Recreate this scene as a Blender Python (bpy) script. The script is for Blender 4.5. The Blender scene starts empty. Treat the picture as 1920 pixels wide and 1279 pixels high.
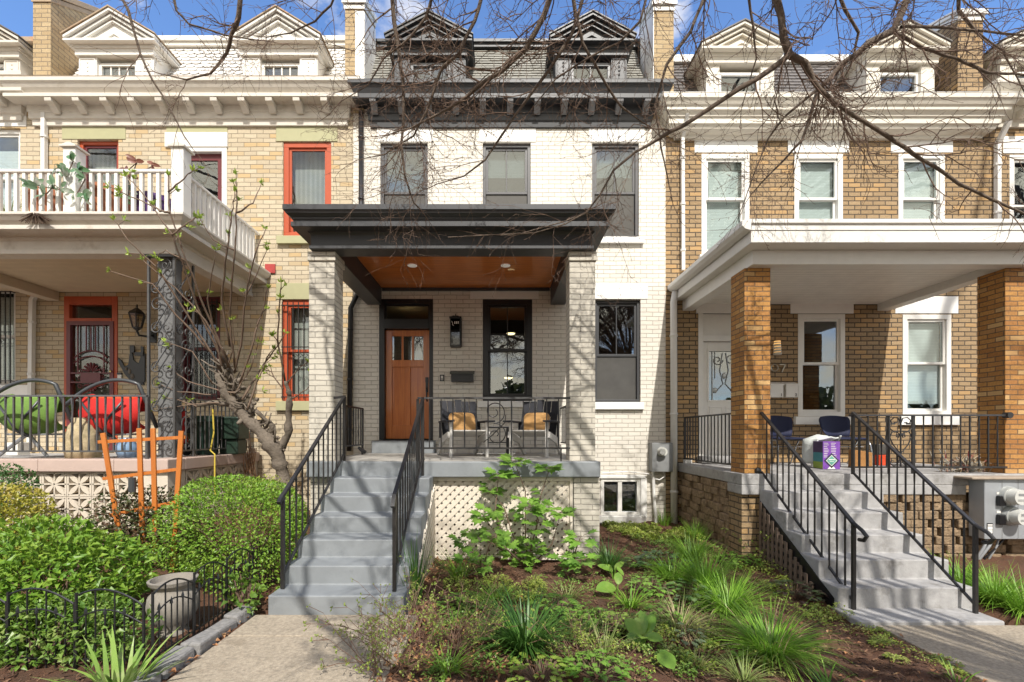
import bpy, math, random
from mathutils import Vector, Matrix
V = Vector
R = math.radians
rnd = random.Random(7)
sc = bpy.context.scene
C = sc.collection
# ------------------------------------------------------------------ camera, sky, sun, exposure
EY = 8.53; EZ = 1.625; F = 870.0
cam = bpy.data.cameras.new('camera'); co = bpy.data.objects.new('camera', cam); C.objects.link(co)
co.location = (0, -EY, EZ); co.rotation_euler = (R(90), 0, 0)
cam.sensor_width = 36; cam.lens = F/1920*36; cam.shift_x = 23/1920; cam.shift_y = 172.5/1920
cam.clip_start = .05; cam.clip_end = 3000
sc.camera = co
W = bpy.data.worlds.new('World'); sc.world = W; W.use_nodes = True
wn, wl = W.node_tree.nodes, W.node_tree.links; wn.clear()
wo = wn.new('ShaderNodeOutputWorld'); wb = wn.new('ShaderNodeBackground'); sky = wn.new('ShaderNodeTexSky')
sky.sky_type = 'NISHITA'; sky.sun_disc = False; sky.sun_elevation = R(47.5); sky.sun_rotation = R(172)
sky.dust_density = .05; sky.ozone_density = 4.0; sky.air_density = 1.0
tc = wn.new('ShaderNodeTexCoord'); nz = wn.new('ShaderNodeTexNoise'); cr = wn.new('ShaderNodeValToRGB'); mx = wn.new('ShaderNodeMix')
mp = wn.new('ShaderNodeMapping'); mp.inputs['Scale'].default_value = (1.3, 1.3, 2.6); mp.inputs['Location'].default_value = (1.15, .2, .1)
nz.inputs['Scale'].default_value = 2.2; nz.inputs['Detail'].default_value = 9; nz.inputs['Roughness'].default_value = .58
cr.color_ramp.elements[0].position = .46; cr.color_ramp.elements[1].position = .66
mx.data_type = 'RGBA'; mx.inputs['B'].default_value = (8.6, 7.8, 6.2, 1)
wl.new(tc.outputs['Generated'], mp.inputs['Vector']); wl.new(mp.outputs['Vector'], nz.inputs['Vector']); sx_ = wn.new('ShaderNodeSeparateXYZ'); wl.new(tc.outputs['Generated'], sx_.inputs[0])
ma = wn.new('ShaderNodeMath'); ma.operation = 'MULTIPLY_ADD'; ma.inputs[1].default_value = -.17; wl.new(sx_.outputs['Y'], ma.inputs[0]); wl.new(nz.outputs['Fac'], ma.inputs[2])   # unseen warm cloud added behind the camera to brighten and warm the shade
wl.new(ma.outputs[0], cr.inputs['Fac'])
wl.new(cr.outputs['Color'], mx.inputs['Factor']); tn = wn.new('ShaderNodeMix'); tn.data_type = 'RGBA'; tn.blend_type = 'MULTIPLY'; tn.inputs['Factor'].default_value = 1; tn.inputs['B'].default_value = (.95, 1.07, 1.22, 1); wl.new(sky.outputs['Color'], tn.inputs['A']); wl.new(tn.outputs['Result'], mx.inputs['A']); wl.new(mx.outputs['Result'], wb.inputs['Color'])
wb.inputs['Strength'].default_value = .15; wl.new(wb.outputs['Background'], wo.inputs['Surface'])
sl = bpy.data.lights.new('sun', 'SUN'); sl.energy = 3.7; sl.angle = R(.5); sl.color = (1, .955, .885)
so = bpy.data.objects.new('sun', sl); C.objects.link(so)
so.rotation_euler = V((-.14, 1, -1.1)).to_track_quat('-Z', 'Y').to_euler()
sc.view_settings.view_transform = 'Standard'; sc.view_settings.look = 'None'
sc.view_settings.exposure = .63; sc.view_settings.gamma = 1; sc.view_settings.use_curve_mapping = False
sc.cycles.max_bounces = 8; sc.cycles.transparent_max_bounces = 16
# ------------------------------------------------------------------ helpers
def X(px, Y=0): return (px-937)*(Y+EY)/F          # photo column / row of something standing at depth Y -> metres
def Z(py, Y=0): return EZ-(py-812)*(Y+EY)/F
OFF = {}
class MB:
    def __init__(s): s.v = []; s.f = []; s.c = []
    def add(s, vs, fs):
        o = len(s.v); s.v += [tuple(p) for p in vs]; s.f += [tuple(i+o for i in f) for f in fs]; return s
    def box(s, x0, x1, y0, y1, z0, z1):
        if x0 > x1: x0, x1 = x1, x0
        if y0 > y1: y0, y1 = y1, y0
        if z0 > z1: z0, z1 = z1, z0
        return s.add([(x0,y0,z0),(x1,y0,z0),(x1,y1,z0),(x0,y1,z0),(x0,y0,z1),(x1,y0,z1),(x1,y1,z1),(x0,y1,z1)],
                     [(0,3,2,1),(4,5,6,7),(0,1,5,4),(1,2,6,5),(2,3,7,6),(3,0,4,7)])
    def prism(s, poly, a, b, ax='x'):
        n = len(poly)
        m = {'x': lambda t, p: (t, p[0], p[1]), 'y': lambda t, p: (p[0], t, p[1]), 'z': lambda t, p: (p[0], p[1], t)}[ax]
        vs = [m(a, p) for p in poly]+[m(b, p) for p in poly]
        fs = [tuple(range(n))[::-1], tuple(range(n, 2*n))]+[(i, (i+1) % n, (i+1) % n+n, i+n) for i in range(n)]
        return s.add(vs, fs)
    def tube(s, pts, r, n=6, twist=0., cap=True):
        pts = [V(p) for p in pts]; k = len(pts)
        rs = r if isinstance(r, (list, tuple)) else [r]*k
        t0 = (pts[1]-pts[0]).normalized()
        u = t0.cross(V((0, 1, 0)) if abs(t0.y) < .9 else V((1, 0, 0))).normalized()
        vs = []; pt = t0
        for i in range(k):
            t = ((pts[i+1]-pts[i]) if i == 0 else (pts[i]-pts[i-1]) if i == k-1 else (pts[i+1]-pts[i-1]))
            t = t.normalized() if t.length > 1e-9 else pt
            u = (u-t*u.dot(t)); u = u.normalized() if u.length > 1e-6 else t.orthogonal().normalized()
            w = t.cross(u); pt = t
            for j in range(n):
                a = 2*math.pi*j/n+twist*i+math.pi/n
                vs.append(pts[i]+(u*math.cos(a)+w*math.sin(a))*rs[i])
        fs = [(i*n+j, i*n+(j+1) % n, (i+1)*n+(j+1) % n, (i+1)*n+j) for i in range(k-1) for j in range(n)]
        if cap: fs += [tuple(range(n))[::-1], tuple(range((k-1)*n, k*n))]
        return s.add(vs, fs)
    def bar(s, a, b, w, turns=0):
        a, b = V(a), V(b); r = w*.7071
        if not turns: return s.tube([a, b], r, 4)
        k = 18; return s.tube([a.lerp(b, i/k) for i in range(k+1)], r, 4, twist=turns*2*math.pi/k)
    def lathe(s, cx, cy, prof, n=20):
        vs = [(cx+r*math.cos(2*math.pi*j/n), cy+r*math.sin(2*math.pi*j/n), z) for r, z in prof for j in range(n)]
        k = len(prof)
        fs = [(i*n+j, i*n+(j+1) % n, (i+1)*n+(j+1) % n, (i+1)*n+j) for i in range(k-1) for j in range(n)]
        fs += [tuple(range(n))[::-1], tuple(range((k-1)*n, k*n))]
        return s.add(vs, fs)
    def disc_y(s, x, z, y0, y1, r0, r1=None, n=20):           # round thing whose axis points along Y
        r1 = r0 if r1 is None else r1
        vs = [(x+r0*math.cos(2*math.pi*j/n), y0, z+r0*math.sin(2*math.pi*j/n)) for j in range(n)]+[(x+r1*math.cos(2*math.pi*j/n), y1, z+r1*math.sin(2*math.pi*j/n)) for j in range(n)]
        return s.add(vs, [tuple(range(n)), tuple(range(n, 2*n))[::-1]]+[(j, j+n, (j+1) % n+n, (j+1) % n) for j in range(n)])
    def sphere(s, c, r, n=10, m=7):
        c = V(c); rx, ry, rz = r if isinstance(r, (tuple, list)) else (r, r, r)
        vs = [(c.x+rx*math.sin(math.pi*i/m)*math.cos(2*math.pi*j/n), c.y+ry*math.sin(math.pi*i/m)*math.sin(2*math.pi*j/n), c.z+rz*math.cos(math.pi*i/m)) for i in range(m+1) for j in range(n)]
        return s.add(vs, [(i*n+j, (i+1)*n+j, (i+1)*n+(j+1) % n, i*n+(j+1) % n) for i in range(m) for j in range(n)])
    def ring(s, x0, x1, z0, z1, w, y0, y1):
        s.box(x0, x1, y0, y1, z1-w, z1); s.box(x0, x1, y0, y1, z0, z0+w)
        s.box(x0, x0+w, y0, y1, z0+w, z1-w); s.box(x1-w, x1, y0, y1, z0+w, z1-w); return s
    def leaf(s, p, d, up, L, Wd, droop=.25, fold=.25):
        p = V(p); d = V(d).normalized(); sd = d.cross(V(up))
        sd = sd.normalized() if sd.length > 1e-5 else d.orthogonal().normalized()
        n = sd.cross(d)
        m = p+d*L*.5+n*L*.06; t = p+d*L*.96-n*L*droop
        vs = [p, m+sd*Wd*.5+n*Wd*fold, m, m-sd*Wd*.5+n*Wd*fold, t]
        return s.add(vs, [(0, 1, 2), (0, 2, 3), (2, 1, 4), (3, 2, 4)])
    def blade(s, p, az, lean, L, Wd, bend, seg=5, cross=.0):
        p = V(p); d = V((math.cos(az), math.sin(az), 0)); sd = V((-math.sin(az), math.cos(az), 0))
        vs = []; q = p.copy(); a = lean
        for i in range(seg+1):
            w = Wd*(1-(i/seg)**1.8)*.5+.0004
            vs += [q-sd*w, q+sd*w]
            a += bend/seg; q = q+(d*math.sin(a)+V((0, 0, 1))*math.cos(a))*(L/seg)
        return s.add(vs, [(2*i, 2*i+1, 2*i+3, 2*i+2) for i in range(seg)])
    def build(s, name, m, parent=None, bev=0, smooth=False):
        me = bpy.data.meshes.new(name)
        o = OFF[parent.name] if parent is not None else V((0, 0, 0))
        me.from_pydata([(x-o.x, y-o.y, z-o.z) for x, y, z in s.v], [], s.f); me.update()
        ob = bpy.data.objects.new(name, me); C.objects.link(ob)
        if m is not None: me.materials.append(m)
        if parent is not None: ob.parent = parent
        OFF[ob.name] = o
        if smooth:
            for p in me.polygons: p.use_smooth = True
        if bev:
            b = ob.modifiers.new('bevel', 'BEVEL'); b.width = bev; b.segments = 2; b.limit_method = 'ANGLE'; b.angle_limit = R(40)
        return ob
def tag(o, label, cat, group=None, kind=None):
    if label: o['label'] = label
    if cat: o['category'] = cat
    if group: o['group'] = group
    if kind: o['kind'] = kind
    return o
def thing(name, label, cat, loc=(0, 0, 0), group=None):
    o = bpy.data.objects.new(name, None); C.objects.link(o); o.location = loc; o.empty_display_size = .1
    OFF[o.name] = V(loc); return tag(o, label, cat, group)
def solo(name, mb, m, label, cat, loc, group=None, kind=None, **k):      # a thing that is one mesh
    o = mb.build(name, m, None, **k); l = V(loc)
    for v in o.data.vertices: v.co -= l
    o.location = l; OFF[o.name] = l
    return tag(o, label, cat, group, kind)
def dup(src, loc, label, rz=None, scale=None):
    def cp(o, par):
        c = o.copy(); C.objects.link(c)
        if par is not None: c.parent = par
        for ch in o.children: cp(ch, c)
        return c
    r = cp(src, None); r.location = loc; r['label'] = label
    if rz is not None: r.rotation_euler = (0, 0, rz)
    if scale is not None: r.scale = (scale,)*3 if not isinstance(scale, tuple) else scale
    OFF[r.name] = V(loc); return r
def spiral(cx, cz, r0, r1, a0, a1, n=26):      # scroll in an (x, z) plane
    return [(cx+(r0+(r1-r0)*i/n)*math.cos(a0+(a1-a0)*i/n), cz+(r0+(r1-r0)*i/n)*math.sin(a0+(a1-a0)*i/n)) for i in range(n+1)]
# ------------------------------------------------------------------ materials
def _m(name):
    m = bpy.data.materials.new(name); m.use_nodes = True
    n, l = m.node_tree.nodes, m.node_tree.links; n.clear()
    o = n.new('ShaderNodeOutputMaterial'); b = n.new('ShaderNodeBsdfPrincipled'); l.new(b.outputs['BSDF'], o.inputs['Surface'])
    return m, n, l, b, o
def _mixc(n, l, fac, a, b, mode='MIX'):
    x = n.new('ShaderNodeMix'); x.data_type = 'RGBA'; x.blend_type = mode
    for k, s in (('Factor', fac), ('A', a), ('B', b)):
        if hasattr(s, 'links') or hasattr(s, 'is_output'): l.new(s, x.inputs[k])
        else: x.inputs[k].default_value = s if k == 'Factor' else (*s, 1)
    return x.outputs['Result']
def _noise(n, l, vec, scale, det=5, rough=.6):
    t = n.new('ShaderNodeTexNoise'); t.inputs['Scale'].default_value = scale; t.inputs['Detail'].default_value = det; t.inputs['Roughness'].default_value = rough
    if vec is not None: l.new(vec, t.inputs['Vector'])
    return t.outputs['Fac']
def _ramp(n, l, fac, p0, p1, c0=(0, 0, 0), c1=(1, 1, 1)):
    r = n.new('ShaderNodeValToRGB'); e = r.color_ramp.elements; e[0].position = p0; e[1].position = p1; e[0].color = (*c0, 1); e[1].color = (*c1, 1)
    l.new(fac, r.inputs['Fac']); return r.outputs['Color']
def _bump(n, l, b, h, dist, st=1):
    u = n.new('ShaderNodeBump'); u.inputs['Distance'].default_value = dist; u.inputs['Strength'].default_value = st
    l.new(h, u.inputs['Height']); l.new(u.outputs['Normal'], b.inputs['Normal'])
def paint(name, col, rough=.5, var=.12, scale=6, dirt=None, dirtamt=.5, bump=0, bscale=60, metal=0, stretch=(1, 1, 1), dscale=2.2):
    m, n, l, b, o = _m(name)
    g = n.new('ShaderNodeNewGeometry'); mp = n.new('ShaderNodeMapping'); mp.inputs['Scale'].default_value = stretch
    l.new(g.outputs['Position'], mp.inputs['Vector']); vec = mp.outputs['Vector']
    f = _noise(n, l, vec, scale)
    c = _mixc(n, l, f, tuple(x*(1-var*1.6) for x in col), tuple(min(.95, x*(1+var)) for x in col))
    if dirt: c = _mixc(n, l, _ramp(n, l, _noise(n, l, vec, dscale, 8, .68), .72-.3*dirtamt, .78), c, dirt)
    l.new(c, b.inputs['Base Color']); b.inputs['Roughness'].default_value = rough; b.inputs['Metallic'].default_value = metal
    if bump: _bump(n, l, b, _noise(n, l, vec, bscale, 6, .65), bump)
    return m
def brick(name, c1, c2, mortar, w=.235, h=.081, ms=.006, bump=.008, var=.2, stain=None, stamt=.35, rough=.85, odd=None, vo=0.):
    m, n, l, b, o = _m(name)
    g = n.new('ShaderNodeNewGeometry'); sp = n.new('ShaderNodeSeparateXYZ'); l.new(g.outputs['Position'], sp.inputs[0])
    sn = n.new('ShaderNodeSeparateXYZ'); l.new(g.outputs['True Normal'], sn.inputs[0])
    ab = n.new('ShaderNodeMath'); ab.operation = 'ABSOLUTE'; l.new(sn.outputs['X'], ab.inputs[0])
    gt = n.new('ShaderNodeMath'); gt.operation = 'GREATER_THAN'; gt.inputs[1].default_value = .6; l.new(ab.outputs[0], gt.inputs[0])
    mu = n.new('ShaderNodeMix'); mu.data_type = 'FLOAT'; l.new(gt.outputs[0], mu.inputs['Factor']); l.new(sp.outputs['X'], mu.inputs['A']); l.new(sp.outputs['Y'], mu.inputs['B'])
    cb = n.new('ShaderNodeCombineXYZ'); l.new(mu.outputs['Result'], cb.inputs[0]); l.new(sp.outputs['Z'], cb.inputs[1])
    # small wobble so that the courses are not ruler straight
    nn = n.new('ShaderNodeTexNoise'); nn.inputs['Scale'].default_value = 3.2; nn.inputs['Detail'].default_value = 4; l.new(g.outputs['Position'], nn.inputs['Vector'])
    sv = n.new('ShaderNodeVectorMath'); sv.operation = 'SUBTRACT'; l.new(nn.outputs['Color'], sv.inputs[0]); sv.inputs[1].default_value = (.5, .5-vo, .5)
    ss = n.new('ShaderNodeVectorMath'); ss.operation = 'SCALE'; ss.inputs['Scale'].default_value = .018; l.new(sv.outputs[0], ss.inputs[0])
    av = n.new('ShaderNodeVectorMath'); av.operation = 'ADD'; l.new(cb.outputs[0], av.inputs[0]); l.new(ss.outputs[0], av.inputs[1])
    t = n.new('ShaderNodeTexBrick'); l.new(av.outputs[0], t.inputs['Vector'])
    t.inputs['Scale'].default_value = 1; t.inputs['Brick Width'].default_value = w; t.inputs['Row Height'].default_value = h
    t.inputs['Mortar Size'].default_value = ms; t.inputs['Mortar Smooth'].default_value = .25; t.inputs['Bias'].default_value = 0
    t.inputs['Color1'].default_value = (*c1, 1); t.inputs['Color2'].default_value = (*c2, 1); t.inputs['Mortar'].default_value = (*mortar, 1)
    c = t.outputs['Color']
    f = _noise(n, l, g.outputs['Position'], 38, 6, .7)
    c = _mixc(n, l, 1.0, c, _mixc(n, l, f, (1-var*1.5,)*3, (1+var*.8,)*3), 'MULTIPLY')
    if odd:
        t2 = n.new('ShaderNodeTexBrick'); l.new(av.outputs[0], t2.inputs['Vector'])
        for k in ('Scale', 'Brick Width', 'Row Height'): t2.inputs[k].default_value = t.inputs[k].default_value
        t2.inputs['Mortar Size'].default_value = ms; t2.inputs['Color1'].default_value = (0, 0, 0, 1); t2.inputs['Color2'].default_value = (1, 1, 1, 1); t2.inputs['Mortar'].default_value = (0, 0, 0, 1)
        c = _mixc(n, l, _ramp(n, l, t2.outputs['Color'], .80, .88), c, odd)
    if stain: c = _mixc(n, l, _ramp(n, l, _noise(n, l, g.outputs['Position'], 1.3, 8, .66), .73-.3*stamt, .82), c, stain)
    l.new(c, b.inputs['Base Color']); b.inputs['Roughness'].default_value = rough
    hh = n.new('ShaderNodeMath'); hh.operation = 'MULTIPLY_ADD'; l.new(t.outputs['Fac'], hh.inputs[0]); hh.inputs[1].default_value = -1
    h2 = n.new('ShaderNodeMath'); h2.operation = 'MULTIPLY'; l.new(f, h2.inputs[0]); h2.inputs[1].default_value = .55; l.new(h2.outputs[0], hh.inputs[2])
    _bump(n, l, b, hh.outputs[0], bump)
    return m
def leafmat(name, c1, c2, tip=None, trans=.35, rough=.4):
    m, n, l, b, o = _m(name)
    g = n.new('ShaderNodeNewGeometry')
    c = _mixc(n, l, g.outputs['Random Per Island'], c1, c2)
    if tip: c = _mixc(n, l, _ramp(n, l, _noise(n, l, g.outputs['Position'], 7, 3), .5, .66), c, tip)
    l.new(c, b.inputs['Base Color']); b.inputs['Roughness'].default_value = rough
    tr = n.new('ShaderNodeBsdfTranslucent'); l.new(c, tr.inputs['Color'])
    ms = n.new('ShaderNodeMixShader'); ms.inputs[0].default_value = trans
    l.new(b.outputs[0], ms.inputs[1]); l.new(tr.outputs[0], ms.inputs[2]); l.new(ms.outputs[0], o.inputs['Surface'])
    return m
def glassmat(name, tint=(.8, .85, .85), refl=.22, rough=.005, wob=.00022):
    m, n, l, b, o = _m(name); n.remove(b)
    t = n.new('ShaderNodeBsdfTransparent'); t.inputs['Color'].default_value = (*tint, 1)
    g = n.new('ShaderNodeBsdfGlossy'); g.inputs['Roughness'].default_value = rough; g.inputs['Color'].default_value = (.95, .97, 1, 1)
    lw = n.new('ShaderNodeLayerWeight'); lw.inputs['Blend'].default_value = .2
    a = n.new('ShaderNodeMath'); a.operation = 'ADD'; a.use_clamp = True; a.inputs[1].default_value = refl; l.new(lw.outputs['Fresnel'], a.inputs[0])
    x = n.new('ShaderNodeMixShader'); l.new(a.outputs[0], x.inputs[0]); l.new(t.outputs[0], x.inputs[1]); l.new(g.outputs[0], x.inputs[2]); l.new(x.outputs[0], o.inputs['Surface'])
    u = n.new('ShaderNodeBump'); u.inputs['Distance'].default_value = wob; ge = n.new('ShaderNodeNewGeometry')
    l.new(_noise(n, l, ge.outputs['Position'], 5, 2), u.inputs['Height']); l.new(u.outputs['Normal'], g.inputs['Normal'])
    return m
def glow(name, col, st):
    m, n, l, b, o = _m(name); b.inputs['Base Color'].default_value = (*col, 1); b.inputs['Emission Color'].default_value = (*col, 1); b.inputs['Emission Strength'].default_value = st
    return m
def stripes(name, c1, c2, period, axis='Z', rough=.5, duty=.5, bump=.002):
    m, n, l, b, o = _m(name); g = n.new('ShaderNodeNewGeometry'); sp = n.new('ShaderNodeSeparateXYZ'); l.new(g.outputs['Position'], sp.inputs[0])
    d = n.new('ShaderNodeMath'); d.operation = 'DIVIDE'; l.new(sp.outputs[axis], d.inputs[0]); d.inputs[1].default_value = period
    fr = n.new('ShaderNodeMath'); fr.operation = 'FRACT'; l.new(d.outputs[0], fr.inputs[0])
    c = _mixc(n, l, _ramp(n, l, fr.outputs[0], duty, min(1, duty+.12)), c1, c2)
    c = _mixc(n, l, 1., c, _mixc(n, l, _noise(n, l, g.outputs['Position'], 5), (.8,)*3, (1.1,)*3), 'MULTIPLY')
    l.new(c, b.inputs['Base Color']); b.inputs['Roughness'].default_value = rough; _bump(n, l, b, fr.outputs[0], bump)
    return m
def wood(name, c1, c2, axis='Z', rough=.35, sc_=1., coat=.3):
    m, n, l, b, o = _m(name); g = n.new('ShaderNodeNewGeometry'); mp = n.new('ShaderNodeMapping')
    mp.inputs['Scale'].default_value = {'Z': (40, 40, 2.2), 'X': (2.2, 40, 40), 'Y': (40, 2.2, 40)}[axis]; l.new(g.outputs['Position'], mp.inputs['Vector'])
    f = _noise(n, l, mp.outputs['Vector'], sc_, 5, .6); c = _mixc(n, l, _ramp(n, l, f, .3, .72), c1, c2)
    l.new(c, b.inputs['Base Color']); b.inputs['Roughness'].default_value = rough; b.inputs['Coat Weight'].default_value = coat; _bump(n, l, b, f, .0006)
    return m
M = {}
M['brickA'] = brick('yellow_brick', (.57, .485, .345), (.465, .38, .26), (.25, .205, .145), ms=.005, bump=.012, stain=(.30, .24, .16), stamt=.2, odd=(.50, .36, .19))
M['brickB'] = brick('white_painted_brick', (.72, .675, .59), (.655, .61, .53), (.43, .385, .32), h=.0785, w=.225, ms=.0045, bump=.014, var=.05, stain=(.60, .54, .45), stamt=.1, rough=.6)
M['brickP'] = brick('pillar_painted_brick', (.58, .535, .45), (.52, .48, .40), (.33, .30, .25), h=.07, w=.30, ms=.006, bump=.016, var=.14, stain=(.38, .34, .28), stamt=.35, rough=.7)
M['brickC'] = brick('brown_brick', (.425, .295, .16), (.30, .20, .10), (.085, .062, .042), w=.225, h=.083, ms=.009, bump=.028, var=.35, stain=(.18, .125, .08), stamt=.3, odd=(.43, .27, .12))  # mortar colour darkened to stand in for shadow in the joints
M['brickO'] = brick('orange_brick', (.52, .26, .07), (.33, .135, .035), (.15, .10, .06), w=.21, h=.067, ms=.006, bump=.014, var=.4, odd=(.52, .32, .13), stain=(.16, .075, .03), stamt=.45)
M['brickT'] = brick('chimney_brick', (.50, .38, .22), (.42, .30, .16), (.24, .19, .13), w=.23, h=.081, bump=.014, var=.3, stain=(.28, .22, .15), stamt=.4)
M['white'] = paint('white_trim_paint', (.73, .71, .66), .45, .06, 8, (.56, .51, .43), .18)
M['whiteold'] = paint('weathered_white_paint', (.63, .585, .51), .55, .1, 9, (.36, .30, .225), .5, bump=.001)
M['cream'] = paint('cream_cornice_paint', (.67, .625, .535), .5, .08, 8, (.45, .385, .30), .32)
M['lint'] = paint('white_lintel_paint', (.80, .785, .745), .5, .05, 8, (.60, .56, .5), .12)
M['olive'] = paint('olive_lintel_paint', (.385, .37, .21), .6, .08, 7, (.34, .31, .18), .2)
M['orange'] = paint('red_orange_trim_paint', (.43, .075, .024), .45, .1, 7)
M['maroon'] = paint('maroon_paint', (.135, .022, .026), .4, .12, 7)
M['char'] = paint('charcoal_paint', (.046, .047, .050), .45, .12, 5)
M['charg'] = paint('grey_dormer_paint', (.20, .20, .205), .45, .1, 6)
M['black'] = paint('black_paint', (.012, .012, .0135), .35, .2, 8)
M['iron'] = paint('black_wrought_iron', (.022, .02, .019), .42, .35, 18, bump=.001, bscale=90)
M['irong'] = paint('grey_wrought_iron', (.075, .073, .072), .4, .25, 14, (.13, .08, .05), .15)
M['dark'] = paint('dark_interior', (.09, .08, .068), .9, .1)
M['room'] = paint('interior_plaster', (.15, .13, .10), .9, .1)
M['step'] = paint('blue_grey_step_paint', (.225, .24, .25), .6, .22, 3.2, (.115, .128, .14), .42, bump=.0015, bscale=30)
M['deck'] = paint('grey_porch_floor_paint', (.42, .40, .36), .65, .12, 5, (.28, .26, .23), .3)
M['conc'] = paint('weathered_concrete', (.37, .36, .35), .85, .25, 11, (.11, .098, .082), .62, bump=.003, bscale=45, dscale=3.2)
M['path'] = paint('tan_concrete_path', (.40, .335, .25), .9, .5, 42, (.17, .13, .085), .5, bump=.006, bscale=130, dscale=2.2)
M['pink'] = paint('pinkish_porch_coping', (.47, .355, .30), .7, .1, 6, (.36, .25, .17), .3)
M['breeze'] = paint('breeze_block', (.60, .53, .43), .85, .12, 12, (.40, .33, .25), .3, bump=.002)
M['ceilA'] = stripes('tan_beadboard', (.66, .53, .36), (.52, .41, .27), .06, 'Y')
M['ceilC'] = stripes('white_slat_ceiling', (.80, .77, .70), (.34, .32, .29), .1, 'Y', duty=.88)
M['ceilB'] = wood('varnished_cedar_ceiling', (.42, .105, .018), (.72, .24, .048), 'X', .3, coat=.5)
M['door'] = wood('fir_door', (.38, .10, .02), (.54, .17, .036), 'Z', .35, coat=.3)
M['cedar'] = wood('orange_cedar', (.52, .17, .03), (.40, .115, .018), 'Z', .5, coat=.1)
M['slateA'] = paint('white_painted_slate', (.70, .68, .64), .55, .14, 4, (.45, .42, .36), .25)
M['slateB'] = paint('grey_green_slate', (.27, .26, .225), .7, .2, 5, (.19, .18, .16), .3)
M['slateC'] = paint('dark_grey_slate', (.135, .12, .11), .6, .28, 6, (.22, .19, .165), .35)
M['rust'] = paint('rusty_flashing', (.40, .30, .20), .8, .25, 6, (.42, .17, .06), .5)
M['pane'] = glassmat('window_glass', (.86, .9, .9), .03); M['pane2'] = glassmat('mirror_window_glass', (.6, .65, .66), .12)
M['blind'] = stripes('white_blind', (.78, .78, .74), (.50, .51, .48), .028, 'Z', duty=.72)
M['shade'] = paint('grey_screen', (.085, .08, .072), .25, .25, 3)
M['frost'] = paint('frosted_pane', (.30, .34, .30), .3, .4, 120)
M['wframe'] = paint('dark_grey_window_frame', (.075, .073, .075), .4, .12, 6)
M['curtain'] = stripes('grey_lace_curtain', (.44, .41, .36), (.36, .335, .29), .09, 'X', .9, .4, .004)
M['pipew'] = paint('white_downspout', (.70, .68, .64), .4, .06, 7, (.5, .46, .4), .15)
M['lattice'] = paint('cream_lattice_paint', (.66, .59, .49), .6, .08, 7, (.45, .38, .29), .2)
M['brownlat'] = paint('brown_lattice', (.16, .115, .085), .8, .15)
M['block'] = paint('split_face_block', (.34, .24, .145), .95, .55, 18, (.15, .105, .065), .55, bump=.035, bscale=26)
M['galv'] = paint('galvanised_grey', (.34, .355, .37), .4, .08, 6, metal=.25)
M['meterbox'] = paint('grey_meter_box', (.22, .225, .225), .5, .08, 6)
M['bark'] = paint('grey_brown_bark', (.18, .135, .10), .9, .45, 30, (.09, .065, .045), .4, bump=.014, bscale=70)
M['twig'] = paint('twig_bark', (.165, .105, .072), .85, .35, 14)
M['figbark'] = paint('grey_fig_bark', (.19, .155, .12), .9, .35, 14, (.075, .055, .04), .5, bump=.02, bscale=30)
# ------------------------------------------------------------------ setting: ground, paths
def sst(a, b, x): t = max(0, min(1, (x-a)/(b-a))); return t*t*(3-2*t)
def gh(x, y):
    if y < -6.2: y = -6.2
    h = -.235*sst(1.3, 3.3, x)*sst(-1.6, -4.2, y)
    h += .34*sst(-2.5, -4.2, x)*sst(-4.9, -2.7, y)
    if -.75 < x < 3.4 and y > -5.6: h += .05*math.sin(x*2.1+y)*sst(-.75, -.2, x)+.03*math.sin(x*5.3-y*3.1)
    return h
def wob(x, y):
    return .010*math.sin(x*17+y*9)+.008*math.sin(x*31-y*23+1.7)+.006*math.sin(y*53+x*11)+.005*math.sin(x*71+y*37)
mb = MB()
xs = [-60, -30, -16, -11]+[-9+i*.07 for i in range(int(18/.07)+1)]+[11, 16, 30, 60]
ys = [-90, -40, -20, -12, -8]+[-6.2+i*.06 for i in range(int(6.4/.06)+1)]+[.6]
nx = len(xs)
for y in ys:
    for x in xs: mb.v.append((x, y, gh(x, y)+(wob(x, y) if -6.2 <= y and -9 <= x <= 9 else 0)-(.06 if (-2.15 < x < -.74 or 3.66 < x < 5.1) and y < -3.9 else 0)))
mb.f = [(j*nx+i, j*nx+i+1, (j+1)*nx+i+1, (j+1)*nx+i) for j in range(len(ys)-1) for i in range(nx-1)]
m, n, l, b, o = _m('dark_mulch_soil'); g = n.new('ShaderNodeNewGeometry'); P_ = g.outputs['Position']
c = _mixc(n, l, _noise(n, l, P_, 55, 8, .75), (.045, .019, .010), (.25, .115, .058))
c = _mixc(n, l, _ramp(n, l, _noise(n, l, P_, 2.6, 6, .7), .5, .66), c, (.12, .068, .040))
l.new(c, b.inputs['Base Color']); b.inputs['Roughness'].default_value = .95; _bump(n, l, b, _noise(n, l, P_, 75, 8, .8), .03)
go = mb.build('ground', m, smooth=True); tag(go, 'dark brown mulched soil of the front gardens', None, None, 'structure')
def slab(name, x0, x1, ycuts, z, label, m):
    q = MB()
    for a, c_ in zip(ycuts[:-1], ycuts[1:]): q.box(x0, x1, a+.006, c_-.006, z-.25, z)
    q.box(x0+.01, x1-.01, ycuts[0], ycuts[-1], z-.26, z-.012)
    o = q.build(name, m, bev=.008); return tag(o, label, None, None, 'structure')
slab('path', -2.17, -.72, [-8.2, -6.9, -5.72, -4.84, -4.40], .012, 'tan concrete path leading to the grey blue steps', M['path'])
slab('path', 3.62, 5.15, [-8.2, -6.9, -5.4, -4.06], -.222, 'tan concrete path leading to the white concrete steps', M['path'])
q = MB().box(-40, 40, -11, -8.25, -.4, -.02); tag(q.build('sidewalk', M['path']), 'concrete pavement along the street', None, None, 'structure')
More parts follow.
